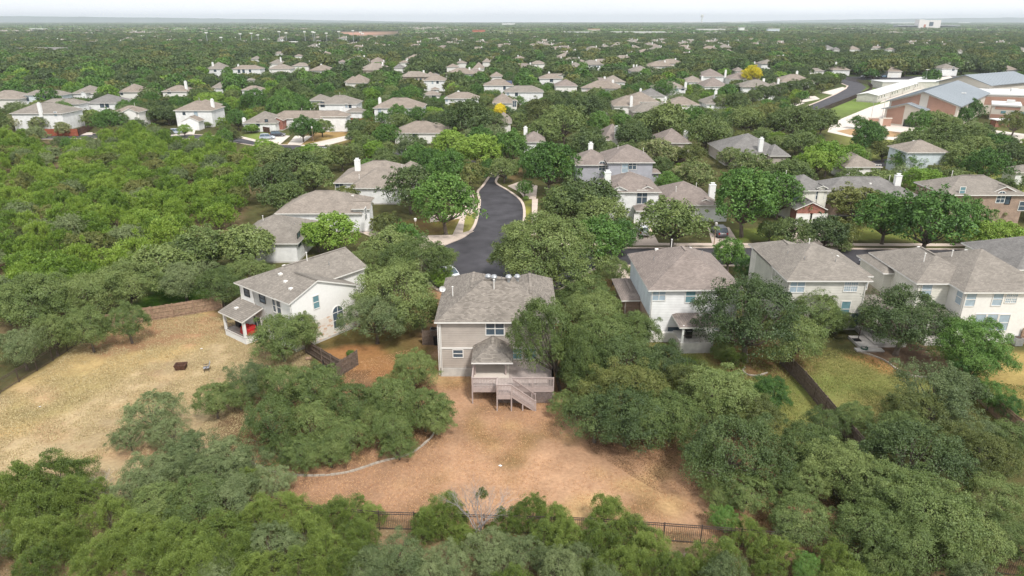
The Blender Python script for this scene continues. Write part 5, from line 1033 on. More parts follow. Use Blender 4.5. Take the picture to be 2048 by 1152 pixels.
# ---------------------------------------------------------------- vehicles
PAINT={'white':(.75,.76,.78),'silver':(.38,.42,.48),'dark':(.035,.035,.045),'grey':(.10,.10,.12),'blue':(.10,.18,.26)}
PM={k:mat(k+'_car_paint',v,rough=.28,var=.03,spec=.6) for k,v in PAINT.items()}
TL=mat('tail_light',(.4,.02,.02),rough=.3); HL=mat('headlight',(.7,.72,.75),rough=.15,spec=.8)
def car(label,px,py,head,paint,kind='suv',cat='car',z=0.06,group=None):
    g=G(px,py); e=empty('parked_car',(g.x,g.y,z),R(head),label,cat,group)
    L_,W_,Hh=(4.7,1.86,1.72) if kind=='suv' else (4.6,1.82,1.45)
    st=[(-L_/2,.55,.42,.80,.70),(-L_/2+.12,.85,.32,.98,.82),(-1.5,.9,.28,1.02,.9),(0,.9,.26,1.0,.92),(1.1,.9,.28,.98,.9),(1.5,.9,.30,.95,.88),(L_/2-.25,.86,.32,.82,.82),(L_/2,.6,.42,.66,.6)]
    mb=MB(); rings=[]
    for (x,hw,zb,zt,hw2) in st:
        hw=hw*W_/1.84; hw2=hw2*W_/1.84*.97; rings.append([(x,-hw*.92,zb),(x,-hw,zb+.16),(x,-hw,(zb+zt)/2+.05),(x,-hw2*.93,zt),(x,hw2*.93,zt),(x,hw,(zb+zt)/2+.05),(x,hw,zb+.16),(x,hw*.92,zb)])
    vs=[v for r_ in rings for v in r_]; fs=[(i*8+k,(i+1)*8+k,(i+1)*8+(k+1)%8,i*8+(k+1)%8) for i in range(len(st)-1) for k in range(8)]+[tuple(range(8)),tuple((len(st)-1)*8+k for k in range(8))[::-1]]
    mb.add(vs,fs)
    # roof panel and pillars
    if kind=='suv': prof=[(-L_/2+.25,1.0),(-L_/2+.5,Hh-.06),(-1.0,Hh),(.3,Hh-.03),(1.25,.98)]
    else: prof=[(-L_/2+.5,.98),(-1.25,Hh-.05),(-.6,Hh),(.25,Hh-.02),(1.3,.96)]
    tw=W_*.36
    a,b_,c,d,f=prof; r0=[(b_[0],-tw,b_[1]),(c[0],-tw-.02,c[1]),(d[0],-tw,d[1])]
    mb.add([(x,y,z+.012) for x,y,z in r0]+[(x,-y,z+.012) for x,y,z in r0],[(0,1,4,3),(1,2,5,4)])
    bw=W_*.455
    for s in (-1,1):
        for (p,q2) in ((a,b_),(f,d),(((a[0]+f[0])/2,a[1]),((b_[0]+d[0])/2,c[1]))): mb.bar((p[0],s*bw,p[1]),(q2[0],s*(tw+.015),q2[1]),.07,.05)
        mb.bar((b_[0],s*(tw+.01),b_[1]),(d[0],s*(tw+.01),d[1]),.06,.05)
    o=mb.build('body',PM[paint],e); 
    gb=MB(); lo=[(a[0],-bw,a[1]),(f[0],-bw,f[1]),(f[0],bw,f[1]),(a[0],bw,a[1])]; hi=[(b_[0],-tw,b_[1]),(d[0],-tw,d[1]),(d[0],tw,d[1]),(b_[0],tw,b_[1])]; gb.add(lo+hi,[(0,1,5,4),(1,2,6,5),(2,3,7,6),(3,0,4,7)])
    gb.build('window',M['glass'],e)
    for sx in (-1,1):
        for sy in (-1,1):
            wb=MB(); x=sx*L_*.30; y=sy*(W_/2-.1); wb.tube([(x,y-.11,.34),(x,y+.11,.34)],.34,14); w_=wb.build('wheel',M['rubber'],e); rb=MB(); rb.tube([(x,y+sy*.09,.34),(x,y+sy*.125,.34)],.20,10); rb.build('rim',M['steel'],w_)
    for sy in (-1,1):
        lb=MB(); lb.box(L_/2-.16,L_/2-.02,sy*.62-.16,sy*.62+.16,.60,.74); lb.build('headlight',HL,e); tb=MB(); tb.box(-L_/2-.0,-L_/2+.12,sy*.66-.12,sy*.66+.12,.72,.98); tb.build('tail_light',TL,e)
    pb=MB(); pb.box(L_/2-.04,L_/2+.01,-.3,.3,.42,.56); pb.build('grille',M['black'],e)
    return e
car('white sedan parked in the cul-de-sac, nose toward the tan house',900,556,-62,'white','sedan'); car('dark grey SUV on the driveway of the mauve-roofed low house',1437,470,92,'grey')
car('white car under the oak on the white garage driveway',1284,468,90,'white','sedan'); car('dark car at the kerb between the beige and cream houses',1752,533,178,'dark','sedan')
car('silver-blue SUV on the driveway of the gabled garage',356,268,25,'silver'); car('silver SUV on the pale driveway beside the bright lawn',535,279,14,'silver'); car('dark SUV just behind the silver one on the driveway',556,273,12,'dark')
car('dark pickup-sized car under trees beyond the many-hipped house',750,306,15,'dark'); car('white car mostly hidden by leaves right of the dark one',826,306,20,'white','sedan')
car('leftmost white car in the street behind the school lawn',1729,155,5,'white','sedan'); car('second white car in the street behind the school lawn',1746,155,5,'white'); car('pale blue car nearest the white garage behind the lawn',1769,155,5,'blue','sedan')

# ---------------------------------------------------------------- yard and street objects
g=G(363,738); e=empty('fire_pit',(g.x,g.y,0),R(8),'rusty square fire pit on the dry yard','fire pit')
mb=MB(); mb.add([(-.45,-.35,.05),(.45,-.35,.05),(.45,.35,.05),(-.45,.35,.05),(-.6,-.45,.6),(.6,-.45,.6),(.6,.45,.6),(-.6,.45,.6),(-.52,-.38,.6),(.52,-.38,.6),(.52,.38,.6),(-.52,.38,.6),(-.4,-.3,.25),(.4,-.3,.25),(.4,.3,.25),(-.4,.3,.25)],[(0,1,5,4),(1,2,6,5),(2,3,7,6),(3,0,4,7),(4,5,9,8),(5,6,10,9),(6,7,11,10),(7,4,8,11),(8,9,13,12),(9,10,14,13),(10,11,15,14),(11,8,12,15),(12,13,14,15)]); mb.build('bowl',M['rust'],e)
mb=MB(); [mb.bar((x,y,0),(x*.9,y*.9,.3),.06) for x in(-.45,.45) for y in(-.33,.33)]; mb.build('leg',M['rust'],e)
g=G(413,742); e=empty('garden_chair',(g.x,g.y,0),R(-65),'grey folding garden chair standing on the dry yard','chair')
mb=MB(); mb.box(-.26,.26,-.25,.27,.40,.45); mb.build('seat',M['bluegreycloth'],e); mb=MB(); mb.bar((0,.27,.42),(0,.48,1.0),.5,.04); mb.build('backrest',M['bluegreycloth'],e)
for sx in(-1,1):
    for a,b_ in (((sx*.27,-.25,0),(sx*.27,.1,.62)),((sx*.27,.35,0),(sx*.27,-.1,.45))): mb=MB(); mb.bar(a,b_,.035); mb.build('leg',M['iron'],e)
    mb=MB(); mb.box(sx*.27-.04,sx*.27+.04,-.25,.3,.62,.66); mb.build('armrest',M['iron'],e)
g=G(640,752); e=empty('barrel_smoker',(g.x,g.y,0),R(20),'black barrel smoker grill inside the fence corner','grill')
mb=MB(); mb.tube([(-.6,0,.95),(-.55,0,.95),(.55,0,.95),(.6,0,.95)],[.2,.33,.33,.2],14); mb.build('barrel',M['black'],e); mb=MB(); mb.tube([(.45,.1,1.1),(.45,.1,1.75)],.06,8); mb.build('chimney',M['black'],e); mb=MB(); mb.box(.62,1.0,-.2,.2,.6,1.0); mb.build('firebox',M['black'],e); mb=MB(); mb.box(-.6,.6,-.6,-.33,.85,.88); mb.build('shelf',M['woodtan'],e)
for x in(-.45,.45):
    for y in(-.25,.25): mb=MB(); mb.bar((x,y,0),(x*.9,y*.8,.75),.045); mb.build('leg',M['iron'],e)
g=G(617,720); e=empty('fire_log',(g.x,g.y,0),0,'short cut log lying beside the grey fence','log'); mb=MB(); mb.tube([(-.3,0,.18),(.3,.1,.18)],.18,10); mb.build('log',M['woodtan'],e)
# patio things on the white stone house
def at1(x,y,z=0): p=loc1(x,y); return (p[0],p[1],z)
e=empty('covered_table',at1(3.1,-.75,.79),r1,'bright red cloth cover draped over patio furniture','covered table'); mb=MB(); rr=random.Random(2)
V8=[];N=14
for z,s in ((0,1.05),(.3,1.0),(.62,.92),(.72,.7),(.78,.2)): V8+=[(s*1.05*math.cos(k*2*math.pi/N)*(1+.10*math.sin(k*3.0+z*5)),s*.8*math.sin(k*2*math.pi/N)*(1+.1*math.cos(k*2.0)),z+.04*math.sin(k*2.3)) for k in range(N)]
mb.add(V8,[(i*N+k,i*N+(k+1)%N,(i+1)*N+(k+1)%N,(i+1)*N+k) for i in range(4) for k in range(N)]+[tuple(4*N+k for k in range(N))]); mb.build('cover',M['redcloth'],e)
def grill(label,loc,rz):
    e=empty('gas_grill',loc,rz,label,'grill'); mb=MB(); mb.box(-.35,.35,-.28,.28,.12,.8); mb.build('cabinet',M['black'],e); mb=MB(); mb.tube([(-.36,0,.92),(.36,0,.92)],.28,12); mb.build('lid',M['black'],e)
    for s in(-1,1): mb=MB(); mb.box(s*.55-.2,s*.55+.2,-.24,.24,.82,.86); mb.build('shelf',M['steel'],e)
    mb=MB(); mb.bar((-.25,-.33,.95),(.25,-.33,.95),.03); mb.build('handle',M['steel'],e)
grill('black grill at the back of the red-cover patio',at1(1.1,-.7,.79),r1)
def box_bin(label,px,py,mt='black',z=0,hx=.3,cat='bin',name='wheeled_bin'):
    g=G(px,py,z); e=empty(name,(g.x,g.y,z),0,label,cat); mb=MB(); mb.add([(-hx*.8,-hx*.8,.08),(hx*.8,-hx*.8,.08),(hx*.8,hx*.8,.08),(-hx*.8,hx*.8,.08),(-hx,-hx,1.0),(hx,-hx,1.0),(hx,hx,1.0),(-hx,hx,1.0)],[(0,3,2,1),(0,1,5,4),(1,2,6,5),(2,3,7,6),(3,0,4,7),(4,5,6,7)]); mb.build('body',M[mt],e); mb=MB(); mb.box(-hx-.03,hx+.03,-hx-.03,hx+.05,1.0,1.07); mb.build('lid',M[mt],e)
    for s in(-1,1): mb=MB(); mb.tube([(s*hx*.9-.03,hx,.12),(s*hx*.9+.03,hx,.12)],.12,10); mb.build('wheel',M['rubber'],e)
    return e
box_bin('black wheeled bin beside the left wall of the tan house',873,690); box_bin('black wheeled bin against the brick side of the mauve-roofed house',1252,598)
box_bin('dark wheeled bin at the kerb before the round tree',1003,352,hx=.32); 
def ac(label,px,py):
    g=G(px,py); e=empty('air_conditioner',(g.x,g.y,0),0,label,'air conditioner'); mb=MB(); mb.box(-.42,.42,-.42,.42,.06,.95); mb.build('housing',M['steel'],e); mb=MB(); mb.tube([(0,0,.951),(0,0,.99)],.34,14); mb.build('fan_grille',M['iron'],e)
ac('grey air conditioner behind the black bin by the tan house',868,672); ac('dark air conditioner between the beige and cream houses',1741,590); ac('air conditioner at the right rear corner of the cream house',2032,690)
grill('black grill on the small raised porch of the white house',(o3[0]+4.4,o3[1]-1.6,1.25),0); grill('black covered grill on the patio of the beige house',(o4[0]+10.4,o4[1]+.4,.45),0)
def bistro(label,loc,mt='iron'):
    e=empty('patio_table',loc,0,label,'patio table'); mb=MB(); mb.tube([(0,0,.7),(0,0,.74)],.6,18); mb.build('table_top',M[mt],e); mb=MB(); mb.tube([(0,0,0),(0,0,.7)],.05,8); mb.tube([(0,0,0),(0,0,.04)],.3,12); mb.build('base',M[mt],e)
def pchair(label,loc,rz,mt='iron'):
    e=empty('patio_chair',loc,rz,label,'chair','patio chairs'); mb=MB(); mb.box(-.24,.24,-.24,.24,.42,.46); mb.build('seat',M[mt],e); mb=MB(); mb.box(-.24,.24,.21,.25,.46,.95); mb.build('backrest',M[mt],e)
    for x in(-.21,.21):
        for y in(-.21,.21): mb=MB(); mb.bar((x,y,0),(x,y,.42),.04); mb.build('leg',M[mt],e)
bistro('round black patio table below the beige house roof',(o4[0]+11.6,o4[1]-1.8,.45)); pchair('black patio chair left of the round black table',(o4[0]+10.7,o4[1]-1.9,.45),R(90)); pchair('black patio chair behind the round black table',(o4[0]+11.6,o4[1]-.9,.45),0)
# cantilever frame, black, on the right patio
g=G(1718,690); e=empty('basketball_hoop',(g.x,g.y,.15),0,'black portable basketball hoop standing on the beige house patio edge','basketball hoop')
mb=MB(); mb.tube([(0,.5,0),(0,.2,2.6)],.05,8); mb.bar((0,.2,2.5),(0,-.4,2.9),.05); mb.build('pole',M['iron'],e); mb=MB(); mb.box(-.6,.6,-.45,-.41,2.55,3.3); mb.build('backboard',M['iron'],e); mb=MB(); mb.tube([(.22*math.cos(k*math.pi/6),-.7+.22*math.sin(k*math.pi/6),2.7) for k in range(13)],.015,5); mb.build('rim',M['rust'],e); mb=MB(); mb.box(-.4,.4,.3,1.0,0,.22); mb.build('base',M['black'],e)
g=G(1728,700); tag((lambda m_: m_.build('garden_hose',mat('green_hose',(.03,.09,.06)),loc=(g.x,g.y,.1)))((lambda m_: (m_.tube([(.35*math.cos(k*.5),.35*math.sin(k*.5),.02+k*.006) for k in range(40)],.03,5),m_)[1])(MB())),'coiled green garden hose at the end of the stone edging','hose')
def lamp(label,px,pyb,h,name='street_lamp'):
    g=G(px,pyb); e=empty(name,(g.x,g.y,0),0,label,'street lamp'); mb=MB(); mb.tube([(0,0,0),(0,0,.6),(0,0,h-.5)],[.12,.07,.055],8); mb.build('post',M['woodtan'] if h<6 else M['steel'],e)
    mb=MB()
    if h<6: mb.tube([(0,0,h-.5),(0,0,h-.4),(0,0,h-.05),(0,0,h+.1)],[.08,.17,.26,.06],8)
    else: mb.bar((0,0,h-.4),(0,-.0,h),.1); mb.box(-.9,.9,-.2,.2,h,h+.18)
    mb.build('lantern',M['trim'],e)
lamp('brown post lamp with pale lantern on the cul-de-sac corner',833,484,4.0); lamp('dark post lamp beside the grey SUV driveway',1428,488,3.6); lamp('post lamp on the corner before the long brick-gabled house',627,288,5)
lamp('tall grey lamp pole at the left end of the school lot',1742,236,9); lamp('tall lamp pole in front of the school entrance wing',1763,240,8); lamp('tall lamp pole at the right corner of the school hall',1915,240,9.5); lamp('lamp pole rising behind the portable classrooms',1848,174,9); lamp('lamp pole left of the second gymnasium',1893,152,8); lamp('lamp pole above the second gymnasium roof',1929,150,8)
g=G(1714,318); e=empty('street_sign',(g.x,g.y,0),0,'white sign board on posts beyond the flowering tree','sign'); mb=MB(); mb.box(-.9,.9,-.04,.04,1.2,2.6); mb.build('board',M['white'],e); [ (lambda m_: (m_.bar((s*.8,0,0),(s*.8,0,1.25),.08),m_.build('post',M['steel'],e)))(MB()) for s in(-1,1)]
g=G(1000,358); e=empty('utility_box',(g.x+1.2,g.y+.5,0),0,'grey-green utility box beside the round tree bed','utility box'); mb=MB(); mb.box(-.4,.4,-.3,.3,0,.85); mb.build('cabinet',mat('box_green',(.10,.13,.11)),e); mb=MB(); mb.box(-.45,.45,-.35,.35,.85,.92); mb.build('lid',mat('box_lid',(.14,.17,.15)),e)
g=G(1720,745); 
for i,(px,py,lb) in enumerate(((403,698,'small white scrap on the dry yard nearest the patio'),(80,814,'small white scrap on the left part of the dry yard'),(1000,932,'white scrap lying in the middle of the orange yard'))):
    g=G(px,py); mb=MB(); r_=random.Random(i); vs=[(math.cos(k)*.16*r_.uniform(.6,1.2),math.sin(k)*.12*r_.uniform(.6,1.2),.02+.06*r_.random()) for k in range(6)]; mb.add(vs+[(0,0,.09)],[(k,(k+1)%6,6) for k in range(6)]); tag(mb.build('paper_scrap',M['white'],loc=(g.x,g.y,0)),lb,'litter')
_fl=sorted([484,506,519,562,575,612,628,631,655,680,708,723,727,417,445]); FLN=dict(zip(_fl,['one','two','three','four','five','six','seven','eight','nine','ten','eleven','twelve','thirteen','fourteen','fifteen']))
# sports lights, water tower, stadium, shops and distant blocks
for i,(px,yb,h) in enumerate([(484,96,18),(506,97,19),(519,97,17),(562,97,21),(575,95,19),(612,94,20),(628,94,20),(631,93,19),(655,93,18),(680,93,20),(708,92,21),(723,92,19),(727,92,17),(417,98,20),(445,97,14)]):
    g=G(px,yb); e=empty('floodlight_mast',(g.x,g.y,0),0,'tall pale floodlight mast by the ball fields, number %s from left'%FLN[px],'floodlight','ball field floodlight masts'); mb=MB(); mb.tube([(0,0,0),(0,0,h)],[.45,.25],6); mb.build('pole',M['steel'],e); mb=MB(); mb.box(-1.8,1.8,-.3,.3,h-1,h+.2); mb.build('lamp_bar',M['white'],e)
def far(px0,px1,py,h,mt,label,roof=None,d=None,nm='distant_building',cat='building'):
    a=G(px0,py);b_=G(px1,py); w=b_.x-a.x; e=empty(nm,((a.x+b_.x)/2,a.y,0),0,label,cat); mb=MB(); mb.box(-w/2,w/2,0,d or max(12,w*.3),-1,h); mb.build('wall',M[mt],e); mb=MB(); mb.box(-w/2-.5,w/2+.5,-.5,(d or max(12,w*.3))+.5,h,h+1); mb.build('roof',roof or M['flatroof'],e); return e
far(945,970,73,13,'terracotta','red-orange roofed building above the middle tree line',M['terracotta']); far(1128,1180,73,9,'white','long low white-roofed shop block, left one of the white strips'); far(1225,1330,73,9,'offwhite','longest low white strip of shops near the middle right')
far(1176,1200,68,12,'creamw','cream commercial block above the left white strip',M['terracotta']); far(1395,1450,66,10,'offwhite','pale shopping block left of the blue-topped block'); far(1478,1488,66,14,'white','white block with bluish mass beside it'); far(1535,1558,70,14,'paleblue','blue-grey block with white top in the dark trees')
far(1004,1030,52,16,'white','white warehouse strip near the skyline centre'); far(1365,1400,46.5,20,'white','wide white warehouse just under the water tower'); far(1450,1500,46.5,20,'white','second wide white warehouse right of the water tower')
far(795,830,84,5,'white','low white shed left of the yellow bank',d=18); far(574,592,92,5,'white','small pavilion between the ball fields'); far(655,690,91,4,'brick','red dugout sheds at the right ball field',M['bluecover']); far(60,90,64,10,'white','pale building in the far left trees'); far(262,292,84,5,'yellowpaint','yellow unfinished house left of the blue tarpaulin roof',M['yellowpaint']); far(280,294,82,6,'bluecover','house under bright blue roof wrap in the distance',M['bluecover'])
far(1780,1840,49,16,'white','white low roofs left of the stadium tower'); far(1920,1940,48,16,'white','small white roofs right of the stadium')
g=G(1403,47.5); e=empty('water_tower',(g.x,g.y,0),0,'lone pinkish water tower standing above the skyline','water tower'); s=g.y/1365*1.0; mb=MB(); mb.tube([(0,0,0),(0,0,s*12),(0,0,s*13)],[s*1.6,s*1.4,s*1.5],12); mb.build('stem',M['trim'],e); mb=MB(); mb.tube([(0,0,s*11),(0,0,s*12),(0,0,s*15),(0,0,s*16)],[s*1.6,s*2.8,s*2.8,s*1.2],16); mb.build('tank',M['tanroofm'] if 'tanroofm' in M else M['creamw'],e)
g=G(1857,60.5); e=empty('stadium',(g.x,g.y,0),0,'white stadium tower with pale grandstands on both sides','stadium'); s=g.y/1365*1.07
mb=MB(); mb.box(-19*s,-10*s,0,14*s,0,17.5*s); mb.box(-10*s,19*s,0,14*s,0,16.5*s); mb.build('tower',mat('stadium_white',(.72,.68,.66),var=.02),e); mb=MB(); mb.box(-1*s,6*s,-1,0,7*s,13.5*s); mb.build('window',M['glass'],e); mb=MB(); mb.box(-10*s,-6.5*s,-1,0,0,9.5*s); mb.build('brick_panel',M['terracotta'],e)
for sx in(-1,1):
    mb=MB(); a0=19.2*s if sx>0 else -56*s; a1=54*s if sx>0 else -19.2*s; mb.add([(a0,0,7*s),(a1,0,7*s),(a1,0,9*s),(a0,0,9*s),(a0,14*s,5*s),(a1,14*s,5*s),(a1,14*s,9*s),(a0,14*s,9*s)],[(0,1,2,3),(5,4,7,6),(1,5,6,2),(4,0,3,7),(3,2,6,7),(4,5,1,0)])
    k=a0
    while k<a1: mb.bar((k,2,0),(k,2,7*s),.5*s); k+=5*s
    mb.build('grandstand',M['steel'],e)
# ---------------------------------------------------------------- trees placed one by one: (x, y of crown top, crown width, kind)
HT='''
O 60 560 170;O 150 560 150;O 235 528 150;O 310 500 140;O 395 462 130;O 480 458 135;g 355 530 120;O 430 540 120;O 490 520 110;O 162 622 92 1.1;O 88 634 92 1.05;g 25 664 95 1.0
O 242 612 94 .98;O 553 640 130 .8;O 600 625 80 1.1;O 370 480 110;c 260 470 110;c 215 500 110;c 320 440 100;c 90 520 110;c 20 540 100
D 535 335 110;D 585 300 110;O 560 370 100;O 620 330 90;O 545 290 80;l 527 283 60;O 640 300 70;o 680 295 70;O 705 290 60
O 790 545 190;G 745 600 150;O 840 600 110;O 835 480 150;O 872 496 90 .6;O 775 465 120;O 735 500 90;l 880 541 70 .6;l 660 430 115;l 630 450 80;o 770 430 70;e 800 450 90
e 886 355 150 .85;D 815 336 135;o 935 326 92;e 895 305 105;e 860 300 80;l 962 272 95;e 1020 262 85 .95;e 1098 290 125;e 1070 300 70;e 1050 362 42;l 900 262 90;e 830 290 70;e 770 250 60;O 800 228 60
O 1103 446 232;O 1040 480 120;O 1180 560 120;e 1200 440 130;e 1245 445 90;D 1180 362 130;O 1125 378 110;O 1235 372 90;O 1205 400 120;O 1355 405 146
e 1505 345 170 .85;e 1570 352 110;D 1660 440 95;D 1590 442 95;o 1690 440 80;O 1545 446 60;e 1790 392 125;e 1880 385 165;e 1945 400 110;o 1715 375 105;O 1760 345 95;O 1765 388 80;l 1855 340 80;m 1985 400 70
l 2010 445 100;l 1975 450 70
m 1315 280 80;m 1400 322 95;m 1370 330 70;m 1465 298 60;m 1510 304 90;m 1165 320 50;o 1390 290 60;c 1330 350 50;e 1340 345 60
l 1665 284 95;l 1640 300 80;O 1610 266 80;e 1745 246 85;o 1775 283 60;O 1845 290 55;O 1900 285 80;O 1935 296 90;O 1960 275 80;e 1990 300 90;e 1820 300 60;O 1905 250 90
O 1450 565 140;O 1400 582 80;D 1520 570 220 .85;O 1640 592 130;O 1600 640 150;O 1680 625 70;O 1455 640 60;c 1470 700 60
D 1830 592 195 .75;D 1770 620 90;e 1975 655 160;e 1960 700 110;e 1995 770 80;e 2030 800 70
e 1465 482 80;e 1495 520 60;G 1470 560 50;O 1230 520 80
O 1190 600 140;O 1145 580 100;O 1200 650 150;O 1275 640 130;D 1250 690 170;O 1175 720 130;O 1135 790 80;o 1265 745 200;D 1195 805 150;D 1260 790 190;O 1310 815 160;D 1330 700 140;o 1390 740 150;O 1440 755 180;O 1350 800 160;
e 1550 765 90;o 1520 800 150;D 1480 855 230;O 1420 880 140;O 1560 930 130;O 1630 865 150 ;O 1700 900 180;O 1660 830 100;O 1715 815 90;O 1815 835 150;o 1850 800 160;G 1900 748 190;G 1970 850 130;D 1850 870 220;o 1990 880 160;O 2030 860 120
O 1780 940 190;O 1850 970 200;O 1620 940 120;O 1880 1000 220;O 2010 980 150;O 1610 1010 150;O 1760 1040 170;O 1850 1070 180;O 1960 1050 180;O 2040 1060 140;O 1500 960 130;O 1440 970 90
e 1455 1025 70;c 1500 1050 95;c 1450 1090 120;c 1560 1085 110;g 1600 1040 110;c 1680 1100 110;O 1790 1120 120;c 1540 1130 90;e 1620 1120 80
G 490 735 100 .95;O 420 772 95 .9;O 470 770 90;O 560 745 120 .9;O 630 738 130 .95;O 700 775 120 .9;O 775 768 120 .95;O 845 785 115 .9;O 822 713 95 .95;O 530 815 130 .9;O 620 815 120 .95;O 690 850 110 .85;O 780 840 105 .8;O 870 815 80 .9;O 600 880 100 .8;O 745 812 100;O 795 878 78;O 655 885 95;O 560 880 90
G 290 800 130;G 330 850 90;G 250 860 80
c 85 922 165;c 20 945 160;c 50 1000 140;c 145 965 120;c 20 1050 110;c 80 1050 130;c 60 1110 130;c 130 1060 90;c 170 1100 120
G 380 882 130;G 440 895 120;G 340 905 120;g 290 925 130;g 250 960 100;G 420 930 130;G 490 905 100;c 490 945 90;O 380 970 140;O 300 985 130;g 540 945 100;G 450 970 130;c 320 1010 100;c 260 1030 130;c 350 1050 140;c 430 1040 150;c 510 1010 110;c 570 1000 110;c 600 1040 120;c 290 1090 140;c 380 1100 150;c 220 1080 110;c 470 1090 130;g 540 1070 130;c 510 1120 130;c 640 1080 130;c 590 1110 120;g 420 1130 110
c 680 1000 110;c 640 1020 90;c 735 1015 80;c 710 1060 110;g 790 1100 130;g 740 1120 120;c 885 1005 120;c 850 1040 90;c 930 1060 90;c 690 1110 110
c 1060 1003 100;c 1010 1030 90;c 1110 1020 100;g 975 1075 110;g 1040 1090 100;g 1000 1115 110;c 1090 1055 100;g 900 1110 110;g 850 1125 100;g 1100 1110 90;c 1130 1050 110
c 1225 1010 120;c 1270 1045 110;c 1200 1060 110;c 1300 1080 110;c 1250 1110 120;g 1160 1100 90;c 1180 1130 90;c 1340 1120 100;c 1390 1125 80
e 90 178 48;l 500 250 30 .6;e 470 220 44 1;e 600 234 62;e 620 240 50;D 300 212 55;D 330 215 50;e 205 220 60;O 232 225 50;m 20 230 45;m 72 235 40;o 90 175 45;m 120 245 40;O 180 222 45;l 365 250 35 .7
e 550 195 60;e 600 195 55;e 575 205 50;l 480 200 40;e 505 180 60;O 640 240 50;e 735 220 26 1.3
y 1000 208 32;D 935 200 120 .75;D 890 225 70;D 985 225 60;l 740 178 42;e 795 210 52;e 835 215 48;y 1163 128 10 1.1;y 1508 132 42
O 1130 215 110;D 1170 190 90;O 1090 240 90;o 1085 210 60;D 1180 260 100;D 1270 248 80;e 1200 225 60;O 1340 210 110;O 1300 225 80;O 1420 235 100;o 1430 255 70;O 1450 190 50;e 1390 215 60
D 1478 185 60;D 1510 180 42;D 1538 172 46;D 1562 168 44;D 1590 160 44;D 1615 158 40;D 1640 150 36;D 1655 148 34;o 1672 156 26;D 1600 215 100;D 1650 220 75;O 1560 225 70;O 1500 215 80;o 1530 230 60
e 1720 232 34 .8;o 1735 240 26;e 1760 250 50;e 1850 222 60;O 1880 225 65;e 1950 200 55;e 1930 215 50;O 1905 232 60;o 2040 225 70;e 1870 140 34 1;e 1330 160 50;e 1460 170 40
'''
KM={'D':'dark','O':'oak','G':'greyoak','g':'greyoak','e':'elm','l':'lime','o':'olive','c':'cedar','m':'myrtle','y':'yellow'}
for it in HT.replace('\n',';').split(';'):
    it=it.split()
    if len(it)<4: continue
    tree_px(float(it[1]),float(it[2]),float(it[3])*(.86 if it[0]=='c' else (.90 if float(it[2])>640 and float(it[1])>1100 else .95)),KM[it[0]],float(it[4]) if len(it)>4 else None)
# keep crowns out of the houses: a tree whose trunk falls inside a house is nudged toward the camera side
def tree_at(x,y,w,h,kind,**kw):
    sx,sy,d=P(x,y,h*.6); TREES.append(dict(x=x,y=y,w=w,h=h,kind=kind,px=sx,py=sy,wpx=w/d*FPX,hand=True,**kw))
tree_at(4.75,58.9,6.6,9.6,'oak',shear=-.24); tree_at(6.6,57.8,4.4,7.6,'oak')
VIS+=[(1600,165,1745,222,300),(1640,190,1760,245,215),(1740,150,2048,244,200),(1655,215,1800,292,262),(1640,178,1750,215,330),(950,352,1050,480,115),(478,262,700,292,200),(84,250,190,276,230),(340,225,400,272,225),(1712,140,1800,158,345)]
HP=[np.array(h[0]) for h in HOUSES]
def in_house(x,y,pad=0):
    for h in HP:
        c=h.mean(0); 
        if abs(x-c[0])>25 or abs(y-c[1])>25: continue
        hh=c+(h-c)*(1+pad/ max(1e-3,np.linalg.norm(h[0]-c)))
        if inside([tuple(p) for p in hh],np.array([x]),np.array([y]))[0]: return True
    return False
# ---------------------------------------------------------------- fill: woods, garden and street trees
NOTREE=[poly_w(p) for p in ([(1655,243),(1738,190),(1745,160),(1870,150),(2020,160),(2100,180),(2100,300),(1960,282),(1700,282)],
  [(580,178),(575,166),(630,164),(634,180)],[(470,262),(700,262),(706,300),(470,292)],[(340,262),(395,256),(392,272),(340,272)],[(90,256),(185,252),(186,274),(85,274)],
  [(845,110),(1500,109),(1500,115),(845,116)],[(540,86),(745,84),(745,97),(540,98)],[(590,62),(830,62),(830,86),(690,80)],[(1570,225),(1700,160),(1745,160),(1745,190),(1600,250)],
  YARD_L,YARD_C,[(1380,690),(1640,690),(1700,860),(1900,900),(2300,1000),(2300,690),(1900,700)],left_edge+[(1010,605)]+right_edge[::-1]+bot_edge[::-1]+top_edge[::-1]+r_edge_up,
  [(690,560),(1130,560),(1130,760),(690,760)],[(1250,500),(2200,500),(2200,700),(1250,700)],[(1060,455),(2200,455),(2200,500),(1060,500)],[(20,146),(150,146),(150,156),(20,156)],[(120,105),(260,106),(262,113),(120,112)],
  [(440,500),(750,500),(750,720),(440,720)],[(172,318),(180,311),(194,316),(196,330),(186,332)],[(8,350),(50,348),(52,360),(10,362)],[(240,560),(430,560),(430,640),(240,640)],[(1790,232),(1990,225),(1990,275),(1800,275)])]
def notree(x,y):
    X1,Y1=np.array([x]),np.array([y])
    return any(inside(p,X1,Y1)[0] for p in NOTREE)
fr=random.Random(11)
VT=[(T['px']-T['wpx']*.5,T['py']-T['wpx']*.4,T['px']+T['wpx']*.5,T['py']+T['wpx']*.3,T['y']) for T in TREES if T['py']<420 and T['wpx']>24]
HG={}
for T in TREES: HG.setdefault((int(T['x']//10),int(T['y']//10)),[]).append((T['x'],T['y'],T['w']))
def near_tree(x,y,w,k=.36):
    cx,cy_=int(x//10),int(y//10)
    for i in(-1,0,1):
        for j in(-1,0,1):
            for (a,b_,c) in HG.get((cx+i,cy_+j),()):
                if (a-x)**2+(b_-y)**2<(k*(w+c))**2: return True
    return False
